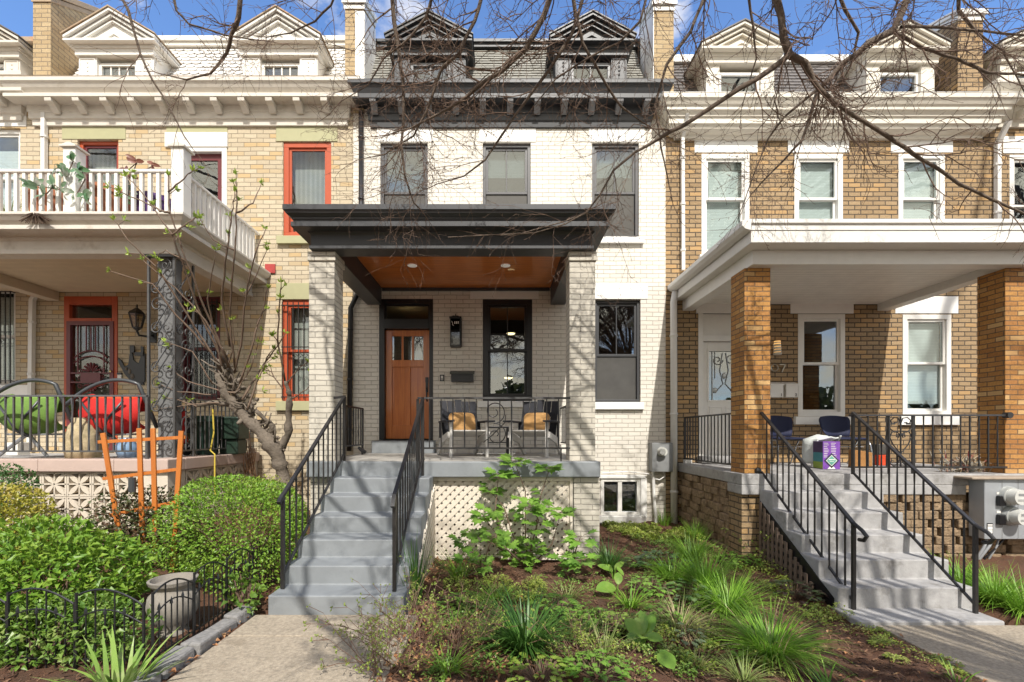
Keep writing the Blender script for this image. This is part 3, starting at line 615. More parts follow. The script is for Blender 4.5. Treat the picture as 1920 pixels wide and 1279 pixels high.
pier(hA, X(65), X(98), .95, 7.6, 9.6, .6, M['brickT'], M['rust'])
spout(hA, [(X(89), -.06, 7.5), (X(89), -.06, 4.4), (X(68), -.07, 4.05), (X(64), -.07, 1.35)], .05, M['pipew'], sq=True)
# its porch
FA = 1.275; XRA = -4.45; XLA = -12.2
q = MB().box(XLA, XRA-.0, -2.33, -.002, FA-.165, FA-.02); pa = q.build('porch_floor', M['conc'], hA)
q = MB(); xx = XLA
for k in range(8): q.box(xx+.003, min(xx+1.01, XRA+.04), -2.37, -2.02, FA-.165, FA+.0); xx += 1.01
for (ya, yb_) in ((-2.018, -1.01), (-1.007, -.002)): q.box(XRA-.3, XRA+.04, ya, yb_, FA-.165, FA)
q.build('coping', M['pink'], pa, bev=.012)
def breeze(q, x0, z0, s, place):                        # one pierced block: frame plus a four petal star
    w_ = .028; d0, d1 = 0, .1
    def bx(a, b_, c_, d): place(q, [(a, c_), (b_, c_), (b_, d), (a, d)])
    bx(x0+.003, x0+s-.003, z0+.003, z0+w_); bx(x0+.003, x0+s-.003, z0+s-w_, z0+s-.003); bx(x0+.003, x0+w_, z0+w_, z0+s-w_); bx(x0+s-w_, x0+s-.003, z0+w_, z0+s-w_)
    c_ = (x0+s/2, z0+s/2); L = s/2-.01
    for k in range(4):
        a = math.pi/4+k*math.pi/2; ux, uz = math.cos(a), math.sin(a); px_, pz_ = -uz, ux; R_ = L*1.36
        out = [(c_[0]+ux*R_*t+px_*.032*math.sin(math.pi*t), c_[1]+uz*R_*t+pz_*.032*math.sin(math.pi*t)) for t in (0, .2, .4, .6, .8, 1)]
        inn = [(c_[0]+ux*R_*t-px_*.032*math.sin(math.pi*t), c_[1]+uz*R_*t-pz_*.032*math.sin(math.pi*t)) for t in (.8, .6, .4, .2)]
        o1 = out+inn
        hole = [(c_[0]+ux*R_*t+px_*.026*math.sin(math.pi*(t-.15)/.7)*s_, c_[1]+uz*R_*t+pz_*.026*math.sin(math.pi*(t-.15)/.7)*s_) for t, s_ in ()]
        place(q, o1)
        # straight rib to the middle of each side
        b2 = k*math.pi/2; vx, vz = math.cos(b2), math.sin(b2); hx, hz = -vz*.008, vx*.008
        place(q, [(c_[0]+hx, c_[1]+hz), (c_[0]-hx, c_[1]-hz), (c_[0]+vx*L-hx, c_[1]+vz*L-hz), (c_[0]+vx*L+hx, c_[1]+vz*L+hz)])
q = MB(); kk = 0
for r_ in range(2):
    for k in range(16):
        x = XRA-.36-.335*(k+1)
        breeze(q, x, FA-.17-.335*(r_+1), .335, lambda q_, pl: q_.prism(pl, -2.30, -2.20, 'y'))
    for k in range(5):
        y = -1.95+.335*k
        breeze(q, y, FA-.17-.335*(r_+1), .335, lambda q_, pl: q_.prism(pl, XRA-.1, XRA-.0, 'x'))
q.build('breeze_block_wall', M['breeze'], pa)
MB().box(XLA, XRA-.01, -2.31, -2.18, -.3, FA-.842).box(XRA-.35, XRA-.001, -2.31, -1.97, -.3, FA-.166).box(XRA-.11, XRA-.001, -1.95, -.003, -.3, FA-.842).box(XRA-.11, XRA-.001, -.26, -.003, -.8, FA-.17).build('porch_base', M['breeze'], pa)
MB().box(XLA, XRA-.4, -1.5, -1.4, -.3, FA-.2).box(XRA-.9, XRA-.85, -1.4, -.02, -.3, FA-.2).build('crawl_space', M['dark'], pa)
XR2, YB2 = -4.55, -2.03
prof = [(.35, 4.565), (.35, 4.53), (.335, 4.515), (.30, 4.47), (.25, 4.44), (.24, 4.425), (.27, 4.42), (.27, 4.365), (.03, 4.365), (.03, 4.33), (.0, 4.31), (.0, 4.19), (.018, 4.185), (.018, 4.13), (-.18, 4.13), (-.18, 4.21), (-.3, 4.22), (-.3, 4.57)]
pr = usweep(prof, X(118)-.15, XR2, YB2, -.003)
prA = usweep(prof, -8.12-.19*0, XR2, YB2, -.003)
prA = MB()
# the roof runs on past the left of the picture, so its left side is far out
prA = usweep(prof, -11.6, XR2, YB2, -.003).build('porch_roof', M['whiteold'], hA, bev=.003)
MB().box(-11.35, XR2-.29, YB2+.29, -.004, 4.44, 4.55).build('balcony_floor', M['conc'], prA)
MB().box(-11.4, XR2-.185, YB2+.185, -.012, 4.215, 4.23).build('porch_ceiling', M['ceilA'], prA)
MB().prism([(-2.02, 4.05), (-.01, 4.05), (-.01, 4.212), (-2.02, 4.212)], X(112)-.2, X(112), 'x').build('ceiling_beam', paint('tan_beam', (.55, .45, .33), .5, .06), prA, bev=.004)
MB().box(X(498), X(517), -.03, -.002, Z(513), Z(496)).build('flashing', paint('red_painted_brick', (.36, .04, .035), .7, .15, 20), hA, bev=.004)
# scrolled iron post
def scroll_panel(q, u0, u1, z0, z1, put, r=.009):
    n = 5; H = (z1-z0)/n; c_ = (u0+u1)/2; w_ = (u1-u0)
    for k in range(n):
        z = z0+H*k
        for s in (-1, 1):
            q.tube([put(a, b_) for a, b_ in spiral(c_-s*w_*.16, z+H*.80, w_*.30, .015, (0 if s > 0 else math.pi)+.3, (0 if s > 0 else math.pi)+s*9, 24)], r, 5) if k % 2 == (s > 0) else None
            q.tube([put(a, b_) for a, b_ in spiral(c_+s*w_*.2, z+H*.2, w_*.24, .015, 1.2, 1.2-s*9, 22)], r, 5)
        q.tube([put(c_-w_*.38, z+H*.12), put(c_-w_*.1, z+H*.4), put(c_+w_*.1, z+H*.6), put(c_+w_*.36, z+H*.9)], r, 5)
        q.box(0, 0, 0, 0, 0, 0) if False else None
ua, ub = X(279, -2.0), X(327, -2.0)
q = MB()
for x in (ua, ub): q.bar((x, -2.0, FA), (x, -2.0, 4.12), .03)
scroll_panel(q, ua, ub, FA+.05, 4.1, lambda a, z: (a, -2.0, z))
q.bar((ub, -1.6, FA), (ub, -1.6, 4.12), .03)
scroll_panel(q, -2.0, -1.6, FA+.05, 4.1, lambda a, z: (ub, a, z))
q.box(ua-.03, ub+.03, -2.04, -1.97, 4.095, 4.129); ip = q.build('iron_porch_post', M['irong'], hA)
MB().box((ua+ub)/2-.10, (ua+ub)/2+.12, -1.93, -1.76, FA+.001, 4.128).build('post_core', paint('grey_post_paint', (.15, .15, .15), .6, .12, 8), ip)
# ------------------------------------------------------------------ the brown brick house on the right
hC = thing('row_house', 'right brown brick row house with cream cornice and orange brick porch columns', 'house', ((XBC+XCD)/2, 0, 0), 'attached row houses')
holes = [px4(1315, 1405, 289, 479), px4(1489, 1580, 290, 479), px4(1684, 1771, 293, 479), (X(1309), X(1412), 1.05, Z(640-52)), px4(1496, 1584, 589, 781), px4(1692, 1783, 590, 779)]
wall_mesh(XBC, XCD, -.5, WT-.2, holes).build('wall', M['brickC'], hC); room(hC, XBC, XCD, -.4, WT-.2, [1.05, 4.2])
for a, b_, l0, l1 in ((1315, 1405, 1302, 1420), (1489, 1580, 1477, 1592), (1684, 1771, 1670, 1786)):
    window(hC, *px4(a, b_, 289, 479), M['white'], mid=.57, fw=.085, y=-.01, backw=None, blind=(0, .99), lintel=(px4(l0, l1, 255, 286.5), M['lint']), sill=(px4(a-5, b_+6, 479.5, 496), M['lint']))
window(hC, *px4(1496, 1584, 589, 781), M['white'], mid=.52, fw=.085, y=-.01, pane='pane2', blind=(.22, .97, M['shade']), lintel=(px4(1482, 1600, 557, 588), M['lint']), sill=(px4(1488, 1594, 781.5, 796), M['lint']))
window(hC, *px4(1692, 1783, 590, 779), M['white'], mid=.52, fw=.085, y=-.01, blind=(.08, .97), lintel=(px4(1678, 1796, 556, 588), M['lint']), sill=(px4(1684, 1796, 779.5, 797), M['lint']))
x0, x1, z0, z1 = X(1309), X(1412), 1.05, Z(588)
fr = MB(); fr.box(x0, x0+.09, -.02, .16, z0, z1); fr.box(x1-.09, x1, -.02, .16, z0, z1); fr.box(x0+.09, x1-.09, .03, .1, Z(628), z1); fr.box(x0+.09, x1-.09, -.01, .12, Z(640), Z(628)-.002)
df = fr.build('door_frame', M['white'], hC, bev=.005); MB().box(x0-.04, x1+.05, -.035, .0, z1+.001, z1+.29).build('lintel', M['lint'], df)
MB().box(x0-.03, x1+.03, -.25, -.021, 1.09, 1.21).build('doorstep', M['conc'], df)
a, b_, c_, d = x0+.092, x1-.092, 1.2, Z(641); g0, g1 = Z(752), Z(656); q = MB()
q.box(a, a+.1, .04, .09, c_, d); q.box(b_-.1, b_, .04, .09, c_, d); q.box(a+.1, b_-.1, .04, .09, g1, d); q.box(a+.1, b_-.1, .04, .09, c_, g0)
for s in (0, 1):
    xa = a+.13+s*(b_-a-.23)/2; xb = xa+(b_-a-.33)/2; q.ring(xa, xb, c_+.12, g0-.1, .02, .025, .041); q.box(xa+.05, xb-.05, .03, .042, c_+.17, g0-.15)
q.ring(a+.09, b_-.09, g0-.01, g1+.01, .03, .02, .045); dr = q.build('front_door', M['white'], hC, bev=.004)
MB().box(a+.1, b_-.1, .06, .066, g0, g1).build('pane', M['pane2'], dr)
q = MB(); xm = (a+b_)/2; zm = (g0+g1)/2
for s in (-1, 1):
    q.tube([(px, .05, pz) for px, pz in spiral(xm+s*.12, g1-.18, .1, .02, 0, s*8)], .009, 5)
    q.tube([(xm+s*.03, .05, g1-.05), (xm+s*.08, .05, zm+.1), (xm+s*.02, .05, zm-.15), (xm+s*.15, .05, g0+.18)], .008, 5); q.bar((xm+s*.22, .05, g0+.02), (xm+s*.22, .05, g1-.02), .012); q.bar((xm+s*.17, .05, zm-.05), (xm+s*.17, .05, g1-.02), .01)
    q.sphere((xm+s*.17, .05, g0+.2), (.045, .01, .05), 8, 6)
q.sphere((xm, .05, zm), (.035, .01, .06), 8, 6); q.build('leaded_glass', paint('lead_came', (.35, .35, .33), .3, .2, metal=.6), dr)
prof = [(.42, 7.58), (.42, 7.50), (.40, 7.49), (.36, 7.42), (.33, 7.40), (.33, 7.345), (.30, 7.34), (.27, 7.30), (.27, 7.27), (.24, 7.265), (.24, 7.16), (.205, 7.15), (.19, 7.10), (.14, 7.06), (.08, 7.045), (.07, 7.00), (-.05, 7.0), (-.05, 7.58)]
cC = usweep(prof, XBC+.22, XCD-.3, 0, 0).build('cornice', M['cream'], hC, bev=.004)
usweep([(.425, 7.582), (.425, 7.59), (-.2, 7.62), (-.2, 7.582)], XBC+.22, XCD-.3, 0, .05).build('gutter', M['pipew'], cC)
tiles(XBC+.1, XCD-.2, (-.02, 7.45), (.92, 9.12), 16, .2, 'sq', 9).build('mansard_roof', M['slateC'], hC)
MB().box(XBC+.1, XCD+.3, .84, 1.1, 9.13, 9.27).box(XBC+.1, XCD+.3, .95, 8, 9.0, 9.12).build('roof_trim', M['white'], hC)
for c_, hw in ((1390, .78), (1692, .76)):
    dormer(hC, X(c_), 7.5, Z(101), Z(54), hw, .63, .38, M['cream'], M['slateC'], M['white'], Z(129), 7.6, munt=0, wstyle='one', yb=.04, deco=False)
pier(hC, X(1793), X(1840), .85, 7.3, 9.26, .35, M['brickC'], M['white'])
spout(hC, [(X(1277), -.3, 7.3), (X(1277), -.07, 7.0), (X(1278), -.07, 4.6)], .04, M['pipew'], sq=True)
# its porch
FC = 1.075; YC = -2.29; XC0 = 3.256; XC1 = 7.62
q = MB().box(XC0, XC1, YC, -.003, FC-.15, FC); q.prism([(XC0-.002, FC-.28), (XC0+1.72, FC-.28), (XC0+1.72, FC-.152), (XC0-.002, FC-.152)], YC-.002, YC+.4, 'y'); q.box(XC0+1.721, X(1812, YC), YC-.002, YC+.3, FC-.28, FC-.151)
pc = q.build('porch_floor', M['conc'], hC, bev=.01)
yy = [YC]; poly = [(YC+.02, -.6), (YC+.02, FC-.21)]; csteps = []
for i in range(1, 6):
    yf = YC-.288*i; zt = FC-.21*i; csteps.append((yf, zt)); poly += [(yf, zt), (yf, zt-.21)] if i < 5 else [(yf, zt), (yf, -.6)]
MB().prism(poly, 3.50, 4.93, 'x').box(3.46, 4.86, -4.07, csteps[-1][0]+.05, -.5, -.185).build('staircase', M['conc'], hC, bev=.014)['label'] = 'pale weathered concrete front steps'
q = MB(); top_ = lambda u: FC-.34-.73*(YC-u)
for k in range(16):
    u = YC-.04-k*.092
    if top_(u) > -.2: q.box(3.462, 3.472, u-.048, u, -.35, top_(u))
for k in range(12):
    z = -.2+k*.092; ue = YC-(FC-.34-z-.045)/.73
    if ue < YC-.1: q.box(3.474, 3.484, ue, YC-.03, z, z+.042)
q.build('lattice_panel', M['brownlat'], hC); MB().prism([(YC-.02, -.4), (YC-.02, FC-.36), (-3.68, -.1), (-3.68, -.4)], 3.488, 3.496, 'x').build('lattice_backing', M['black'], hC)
for i, (xa, xb) in enumerate(((X(1396, -2.23), X(1444.5, -2.23)), (X(1885, -2.23), X(1885, -2.23)+.40))):
    MB().box(xa, xb, -2.23, -1.86, FC+.001, 3.862).build('porch_column', M['brickO'], hC)
MB().box(XC0+.03, XC0+.30, YC+.06, YC+.42, -.4, FC-.281).build('porch_pier', M['brickC'], hC)
rb = random.Random(4); q = MB()
for r_ in range(10):
    z = FC-.16-.115*(r_+1); y = -.0-(r_ % 2)*.12
    while y > YC+.42:
        L = rb.uniform(.16, .24); o_ = rb.uniform(0, .06)
        if z < .9 or True: q.box(XC0+.04-o_, XC0+.2, max(y-L+.008, YC+.40), y, z+.006, z+.115)
        y -= L+(rb.random() < .45)*.055
    if r_ > 0:
        x = 5.0+(r_ % 2)*.13
        while x < 7.6:
            L = rb.uniform(.24, .28); o_ = rb.uniform(0, .055); q.box(x, x+L-.012, YC+.05-o_, YC+.25, z+.006, z+.115); x += L+(.055 if rb.random() < .75 else 0)
q.build('block_wall', M['block'], hC, bev=.012); MB().box(XC0+.202, XC0+.24, YC+.42, -.01, -.5, FC-.29).box(5.0, 7.6, YC+.26, YC+.3, -.5, FC-.29).build('wall_backing', M['dark'], hC)
XCL, YCB = 3.36, -2.36                                   # beam
prof = [(-.02, 4.0), (-.02, 3.865), (-.24, 3.865), (-.24, 4.02)]
XCR = 7.14
pr = usweep([(.0, 4.058), (.0, 3.868), (-.2, 3.868), (-.2, 4.058)], XCL, XCR, YCB, -.003).build('porch_roof', M['white'], hC, bev=.004); pr['label'] = 'white painted porch roof with a gutter along its left side'
usweep([(.235, 4.215), (.235, 4.065), (.225, 4.06), (-.05, 4.06), (-.05, 4.215)], XCL+.09, XCR-.16, YCB, -.003).build('fascia', M['white'], pr, bev=.003)
usweep([(.27, 4.35), (.27, 4.30), (.245, 4.29), (.245, 4.217), (-.3, 4.217), (-.3, 4.38)], XCL+.09, XCR-.16, YCB, -.003).build('roof_edge', M['white'], pr, bev=.003)
MB().box(XCL+.301, XCR-.46, YCB+.301, -.004, 4.22, 4.37).build('roof_deck', M['conc'], pr)
MB().box(XCL+.02, XCR-.02, YCB+.18, -.01, 3.99, 4.01).build('porch_ceiling', M['ceilC'], pr)
MB().prism([(XCL-.165, 4.33), (XCL-.28, 4.33), (XCL-.285, 4.26), (XCL-.24, 4.22), (XCL-.165, 4.20)], YCB-.28, -.02, 'y').build('gutter', M['pipew'], pr, bev=.004)
spout(hC, [(X(1267, -.1), -.10, 4.22), (X(1263, -.1), -.10, 4.0), (X(1264, -.1), -.10, -.05)], .06, M['pipew'], sq=False)
# ------------------------------------------------------------------ neighbours cut by the frame
hZ = thing('row_house', 'tan brick row house cut by the left edge, with barred lower window', 'house', (-10.5, 0, 0), 'attached row houses')
XZ0 = -13.5
holes = [px4(-60, 38, 240, 420), px4(-60, 29, 536, 722)]
wall_mesh(XZ0, XA0, -.3, WT+.2, holes).build('wall', M['brickA'], hZ); room(hZ, XZ0, XA0, -.3, WT+.2, [1.3, 4.4])
window(hZ, *px4(-60, 38, 240, 420), M['white'], fw=.07, blind=(0, .85), lintel=(px4(-75, 50, 207, 237.5), M['white'])); window(hZ, *px4(-60, 29, 536, 722), M['white'], fw=.07, blind=(0, .95), bars=10, sill=(px4(-70, 60, 722.5, 742), M['lint']))
prof2 = [(o_, z+.1) for o_, z in [(.36, 7.91), (.36, 7.84), (.25, 7.70), (.25, 7.66), (.31, 7.655), (.31, 7.595), (.10, 7.585), (.10, 7.47), (.085, 7.36), (.05, 7.345), (.045, 7.25), (-.05, 7.25), (-.05, 7.91)]]
cz_ = usweep(prof2, XZ0, X(40), 0, 0).build('cornice', M['whiteold'], hZ, bev=.004)
for x in (20, -32, -84): MB().box(X(x)-.06, X(x)+.06, -.3, -.1, 7.55, 7.69).build('bracket', M['whiteold'], cz_)
tiles(XZ0, XA0+.02, (-.02, 7.86), (.92, 9.5), 14, .2, 'sq', 11).build('mansard_roof', M['slateA'], hZ); dormer(hZ, X(-32), 7.9, Z(92), Z(38), .8, .66, .36, M['whiteold'], M['slateC'], M['white'], Z(115), 7.95, munt=3)
MB().box(XZ0, XA0+.02, .80, 1.1, 9.51, 9.6).box(XZ0, XA0, .95, 8, 9.3, 9.5).build('roof_trim', M['rust'], hZ)
hD = thing('row_house', 'brick row house cut off by the right edge, with white bracketed cornice', 'house', (10.5, 0, 0), 'attached row houses')
XD1 = 13.5; holes = [px4(1893, 1985, 290, 479), px4(1893, 1985, 590, 779)]
wall_mesh(XCD, XD1, -.5, WT-.1, holes).build('wall', M['brickC'], hD); room(hD, XCD, XD1, -.4, WT-.1, [1.05, 4.2])
for t, b_ in ((290, 479), (590, 779)): window(hD, *px4(1893, 1985, t, b_), M['white'], fw=.08, y=0, pane='pane2', blind=(0, .4), lintel=(px4(1880, 2000, t-34, t-2), M['lint']))
cz_ = usweep([(o_, z-.13) for o_, z in prof2], X(1868), XD1, 0, 0).build('cornice', M['cream'], hD, bev=.004)
for x in (1900, 1952): MB().box(X(x)-.06, X(x)+.06, -.3, -.1, 7.33, 7.46).build('bracket', M['cream'], cz_)
tiles(XCD+.05, XD1, (-.02, 7.5), (.92, 9.15), 16, .2, 'sq', 12).build('mansard_roof', M['slateC'], hD); dormer(hD, X(1945), 7.55, Z(100), Z(54), .8, .66, .36, M['cream'], M['slateC'], M['white'], Z(129), 7.65, munt=0, wstyle='one', deco=False)
MB().box(XCD+.3, XD1, .84, 1.1, 9.16, 9.28).box(XCD+.3, XD1, .95, 8, 9.0, 9.15).build('roof_trim', M['white'], hD)
spout(hD, [(X(1864), -.25, 7.2), (X(1864), -.06, 6.9), (X(1864), -.06, 4.4)], .05, M['pipew'], sq=True)
# ------------------------------------------------------------------ railings
def railing(name, label, a, b_, h, nb, zbot, loc=None, lean=0, m=None, twist=(1,), tw=.042, post=(True, True), postdrop=(None, None), scroll=None, bw=.014, group='black iron railings', ztop2=None):
    """straight or sloping rail from a to b_ (points at the height of the top rail)"""
    a, b_ = V(a), V(b_); m = m or M['iron']
    t = thing(name, label, 'railing', loc or ((a.x+b_.x)/2, (a.y+b_.y)/2, min(a.z, b_.z)-h), group)
    d = (b_-a); dh = V((d.x, d.y, 0)).normalized(); sd = V((-dh.y, dh.x, 0))
    q = MB(); w_ = tw/2
    vs = [p+sd*s*w_+V((0, 0, k)) for p in (a, b_) for s, k in ((-1, -.012), (1, -.012), (.8, .012), (-.8, .012))]
    q.add(vs, [(0, 1, 2, 3), (7, 6, 5, 4)]+[(i, i+4, (i+1) % 4+4, (i+1) % 4) for i in range(4)]); q.build('top_rail', m, t)
    q = MB(); dn = V((0, 0, zbot)); q.bar(a-dn, b_-dn, .022); q.build('bottom_rail', m, t)
    for k, p in enumerate((a, b_)):
        if post[k]: MB().bar(p-V((0, 0, .013)), (p.x, p.y, postdrop[k]), .032).build('post', m, t)
    for k in range(nb):
        u = (k+1)/(nb+1)
        if scroll and scroll[0] < u < scroll[1]: continue
        p = a+d*u; MB().bar(p-V((0, 0, .013)), p-dn, bw, turns=(5 if (k % 2) in twist else 0)).build('baluster', m, t)
    return t, a, d
sR, sL = -.96, -2.01
slope = .18/.30
t, *_ = railing('stair_railing', 'left handrail of the blue grey steps, fixed to the painted brick column', (sL, -4.23, 1.05), (sL, -2.53, 2.10), .9, 11, .74, post=(True, True), postdrop=(.185, .95), twist=())
MB().bar((sL, -4.23, 1.05), (sL, -4.31, .985), .035).build('rail_end', M['iron'], t)
MB().bar((sL-.14, -2.505, 2.08), (sL, -2.54, 2.095), .03).build('wall_bracket', M['iron'], t)
t, *_ = railing('stair_railing', 'right handrail of the blue grey steps, ending at the porch corner post', (sR, -4.30, 1.06), (sR-.02, -2.62, 2.07), .9, 12, .74, post=(True, True), postdrop=(.185, .9), twist=(1,))
MB().bar((sR, -4.30, 1.06), (sR, -4.37, .96), .035).build('rail_end', M['iron'], t)
PR0, PR1 = X(783, -2.56), X(1068, -2.5)
t, a, d = railing('porch_railing', 'black iron porch railing with a curled scroll in front of two dark chairs', (PR0, -2.55, 2.075), (PR1, -2.55, 2.075), .82, 12, .645, post=(True, False), postdrop=(F0, None), twist=(1,), scroll=None)
q = MB(); xs_ = X(912, -2.55)
q.tube([(px, -2.55, pz) for px, pz in spiral(xs_+.10, 1.90, .155, .03, -1.6, 7.2, 34)], .007, 5); q.tube([(px, -2.55, pz) for px, pz in spiral(xs_+.12, 1.60, .15, .02, 1.7, -7.0, 34)], .007, 5)
q.tube([(xs_+.25, -2.55, 1.86), (xs_+.24, -2.55, 1.76), (xs_+.08, -2.55, 1.6), (xs_-.04, -2.55, 1.5)], .007, 5); q.build('scroll', M['iron'], t)
for px_ in (958, 1052, 1120-14): 
    xq = X(px_, -2.55)
    if xq < PR1: MB().bar((xq, -2.55, 1.43), (xq, -2.55, F0), .016).build('foot', M['iron'], t)
railing('porch_railing', 'short black railing at the right end of the white porch, behind the column', (1.12, -2.12, 2.075), (1.12, -.05, 2.075), .82, 13, .62, post=(False, False), twist=())
railing('porch_railing', 'short black railing at the left end of the white porch, beside the steps', (-2.32, -2.12, 2.03), (-2.30, -.75, 2.03), .8, 11, .60, post=(False, True), postdrop=(None, F0), twist=(1,))
# yellow house: railing in front of the chairs, and its return along the side
t, a, d = railing('porch_railing', 'black railing with twisted bars in front of the green and red chairs', (-8.9, -2.28, 2.125), (X(276, -2.28), -2.28, 2.125), .85, 36, .745, m=M['irong'], post=(False, True), postdrop=(None, FA), twist=(1,), bw=.02)
railing('porch_railing', 'black side railing of the yellow house porch beside the leaning fig tree', (-4.50, -1.98, 2.12), (-4.50, -.06, 2.12), .85, 17, .745, m=M['irong'], post=(False, False), twist=(1,))
t, a, d = railing('porch_railing', 'black railing between the wall and the first orange brick column', (XC0+.10, -.12, FC+.83), (XC0+.10, -1.86, FC+.83), .85, 14, .74, post=(True, False), postdrop=(FC, None), twist=())
# right house stairs
t, *_ = railing('stair_railing', 'left handrail of the pale concrete steps, fixed to the orange brick column', (3.55, -2.24, 1.90), (3.63, -3.77, .70), .9, 13, .80, post=(False, True), postdrop=(None, -.185), twist=(1,), tw=.05)
MB().tube([(3.63, -3.77, .70), (3.635, -3.88, .645), (3.64, -3.93, .60), (3.64, -3.89, .55), (3.64, -3.83, .545)], .02, 8).build('rail_end', M['iron'], t)
MB().sphere((3.50, -2.24, 1.115), .045, 8, 6).build('wall_bracket', M['iron'], t)
t, *_ = railing('stair_railing', 'right handrail of the pale concrete steps, ending beside the grey meter cabinet', (4.705, -2.35, 1.90), (4.777, -3.87, .70), .9, 13, .80, post=(True, True), postdrop=(FC, -.185), twist=(1,), tw=.05)
MB().tube([(4.777, -3.87, .70), (4.79, -3.98, .645), (4.79, -4.03, .60), (4.79, -3.99, .55), (4.79, -3.93, .545)], .02, 8).build('rail_end', M['iron'], t)
xr0, xr1 = 4.72, 6.84
t, a, d = railing('porch_railing', 'black railing with a heart scroll panel beside the pale concrete steps', (xr0, -2.27, FC+.79), (xr1, -2.27, FC+.79), .85, 16, .70, post=(False, False), twist=(1,), scroll=(.25, .40))
q = MB(); xc_ = xr0+(xr1-xr0)*.325; z0 = FC+.09; z1 = FC+.77; yq = -2.27
def cp2(pts): 
    for s in (-1, 1): q.tube([(xc_+s*u, yq, z) for u, z in pts], .008, 5)
cp2([(0, z0+.18), (.10, z0+.30), (.145, z0+.40), (.12, z0+.47), (.06, z0+.485), (.015, z0+.44), (.03, z0+.40), (.06, z0+.41), (.05, z0+.43)])
cp2([(.01, z1-.24), (.06, z1-.20), (.055, z1-.24), (.03, z1-.245)])
cp2([(0, z0+.49), (.08, z0+.47), (.145, z0+.52), (.145, z0+.58), (.05, z1-.08)])
cp2([(0, z1-.10), (.03, z1-.02), (.09, z1-.01), (.135, z1-.05), (.12, z1-.10), (.08, z1-.10), (.08, z1-.07)])
cp2([(0, z0+.18), (.03, z0+.06), (.09, z0+.01), (.14, z0+.05), (.12, z0+.09), (.09, z0+.08)])
q.bar((xc_, yq, z0), (xc_, yq, z1), .014); q.build('scroll', M['iron'], t)
for s in (-1, 1): MB().bar((xc_+s*.16, yq, FC), (xc_+s*.16, yq, FC+.78), .022).build('post', M['iron'], t)
MB().disc_y(xr1+.01, FC+.79, yq-.04, yq+.04, .04).build('wall_bracket', M['iron'], t)
# white balcony rail of the yellow house
t = thing('balcony_railing', 'white wooden balcony railing above the yellow house porch, draped with big magnolia leaves', 'railing', (-6.5, -2.08, 4.55))
yb, zb_, zt_ = -2.06, 4.62, 5.29; xb1 = X(340, -2.06)
for a_, b2 in (((-11, yb), (X(140, yb), yb)), ((X(140, yb), yb), (xb1, yb)), ((xb1, yb), (xb1, -.02))):
    q = MB()
    if a_[1] == b2[1]: q.box(a_[0], b2[0], yb-.035, yb+.035, zt_-.04, zt_)
    else: q.box(xb1-.035, xb1+.035, yb+.09, -.01, zt_-.04, zt_)
    q.build('top_rail', M['white'], t, bev=.006)
MB().box(-11, xb1-.09, yb-.025, yb+.025, zb_, zb_+.045).build('bottom_rail', M['white'], t); MB().box(xb1-.025, xb1+.025, yb+.09, -.01, zb_, zb_+.045).build('bottom_rail', M['white'], t)
for xp in (X(140, yb), xb1):
    MB().box(xp-.085, xp+.085, yb-.085, yb+.085, 4.45, 5.56).build('post', M['white'], t, bev=.006)
    p_ = MB(); p_.box(xp-.115, xp+.115, yb-.115, yb+.115, 5.561, 5.585); p_.prism([(xp-.115, 5.5855), (xp+.115, 5.5855), (xp+.02, 5.625), (xp-.02, 5.625)], yb-.1, yb+.1, 'y'); p_.build('post_cap', M['whiteold'], t)
x = -8.6
while x < xb1-.13:
    if abs(x-X(140, yb)) > .12: MB().box(x-.022, x+.022, yb-.02, yb+.02, zb_+.046, zt_-.041).build('baluster', M['white'], t)
    x += .1165
y = yb+.16
while y < -.08: MB().box(xb1-.02, xb1+.02, y-.022, y+.022, zb_+.046, zt_-.041).build('baluster', M['white'], t); y += .115
# ------------------------------------------------------------------ small things on the white house porch
x0, x1 = X(845, -.1), X(865, -.1)
t = thing('wall_lantern', 'tall black box lantern on the white brick beside the wood door', 'lantern', (X(855), 0, Z(654)))
xa, xb, za, zb = X(845.5), X(865), Z(652.5), Z(601)
q = MB()
for x in (xa, xb-.018):
    for y in (-.16, -.035): q.box(x, x+.018, y, y+.018, za+.025, zb)
q.box(xa-.012, xb+.012, -.175, -.0, zb, zb+.035); q.prism([(xa+.01, zb+.036), (xb-.01, zb+.036), (xb-.05, zb+.055), (xa+.05, zb+.055)], -.15, -.02, 'y'); q.box(xa, xb, -.165, -.012, za, za+.025); q.box(xa-.01, xb+.01, -.012, -.001, za+.02, zb-.01); q.bar(((xa+xb)/2, -.09, zb+.05), ((xa+xb)/2, -.09, zb+.10), .014); q.box(xa+.018, xb-.018, -.02, -.0125, za+.03, zb)
q.build('lantern_frame', M['black'], t, bev=.003)
MB().box(xa+.004, xb-.004, -.157, -.151, za+.026, zb-.001).box(xb-.012, xb-.008, -.14, -.036, za+.03, zb).build('pane', glassmat('dark_lantern_glass', (.25, .26, .27), .06), t)
q = MB().tube([(xa+.03, -.164, zb-.05), (xa+.05, -.164, zb-.09), (xa+.045, -.164, zb-.11), (xa+.07, -.164, zb-.135)], .005, 5)
for k in range(3): q.box(xa+.08+k*.03, xa+.095+k*.03, -.1645, -.161, zb-.10, zb-.055)
q.build('white_marking', M['white'], t)
t = thing('mailbox', 'black wall mailbox with a sloped lid beside the wood front door', 'mailbox', (X(867), 0, Z(707)))
xa, xb, za, zb = X(847), X(888), Z(717), Z(700); 
MB().box(xa, xb, -.12, -.001, za, zb).build('box', M['black'], t, bev=.004); MB().prism([(-.15, zb-.035), (-.15, zb+.002), (-.001, zb+.045), (-.001, zb+.001), (-.125, zb+.001)], xa-.02, xb+.02, 'x').build('lid', paint('greenish_black_lid', (.035, .036, .026), .4, .1), t)
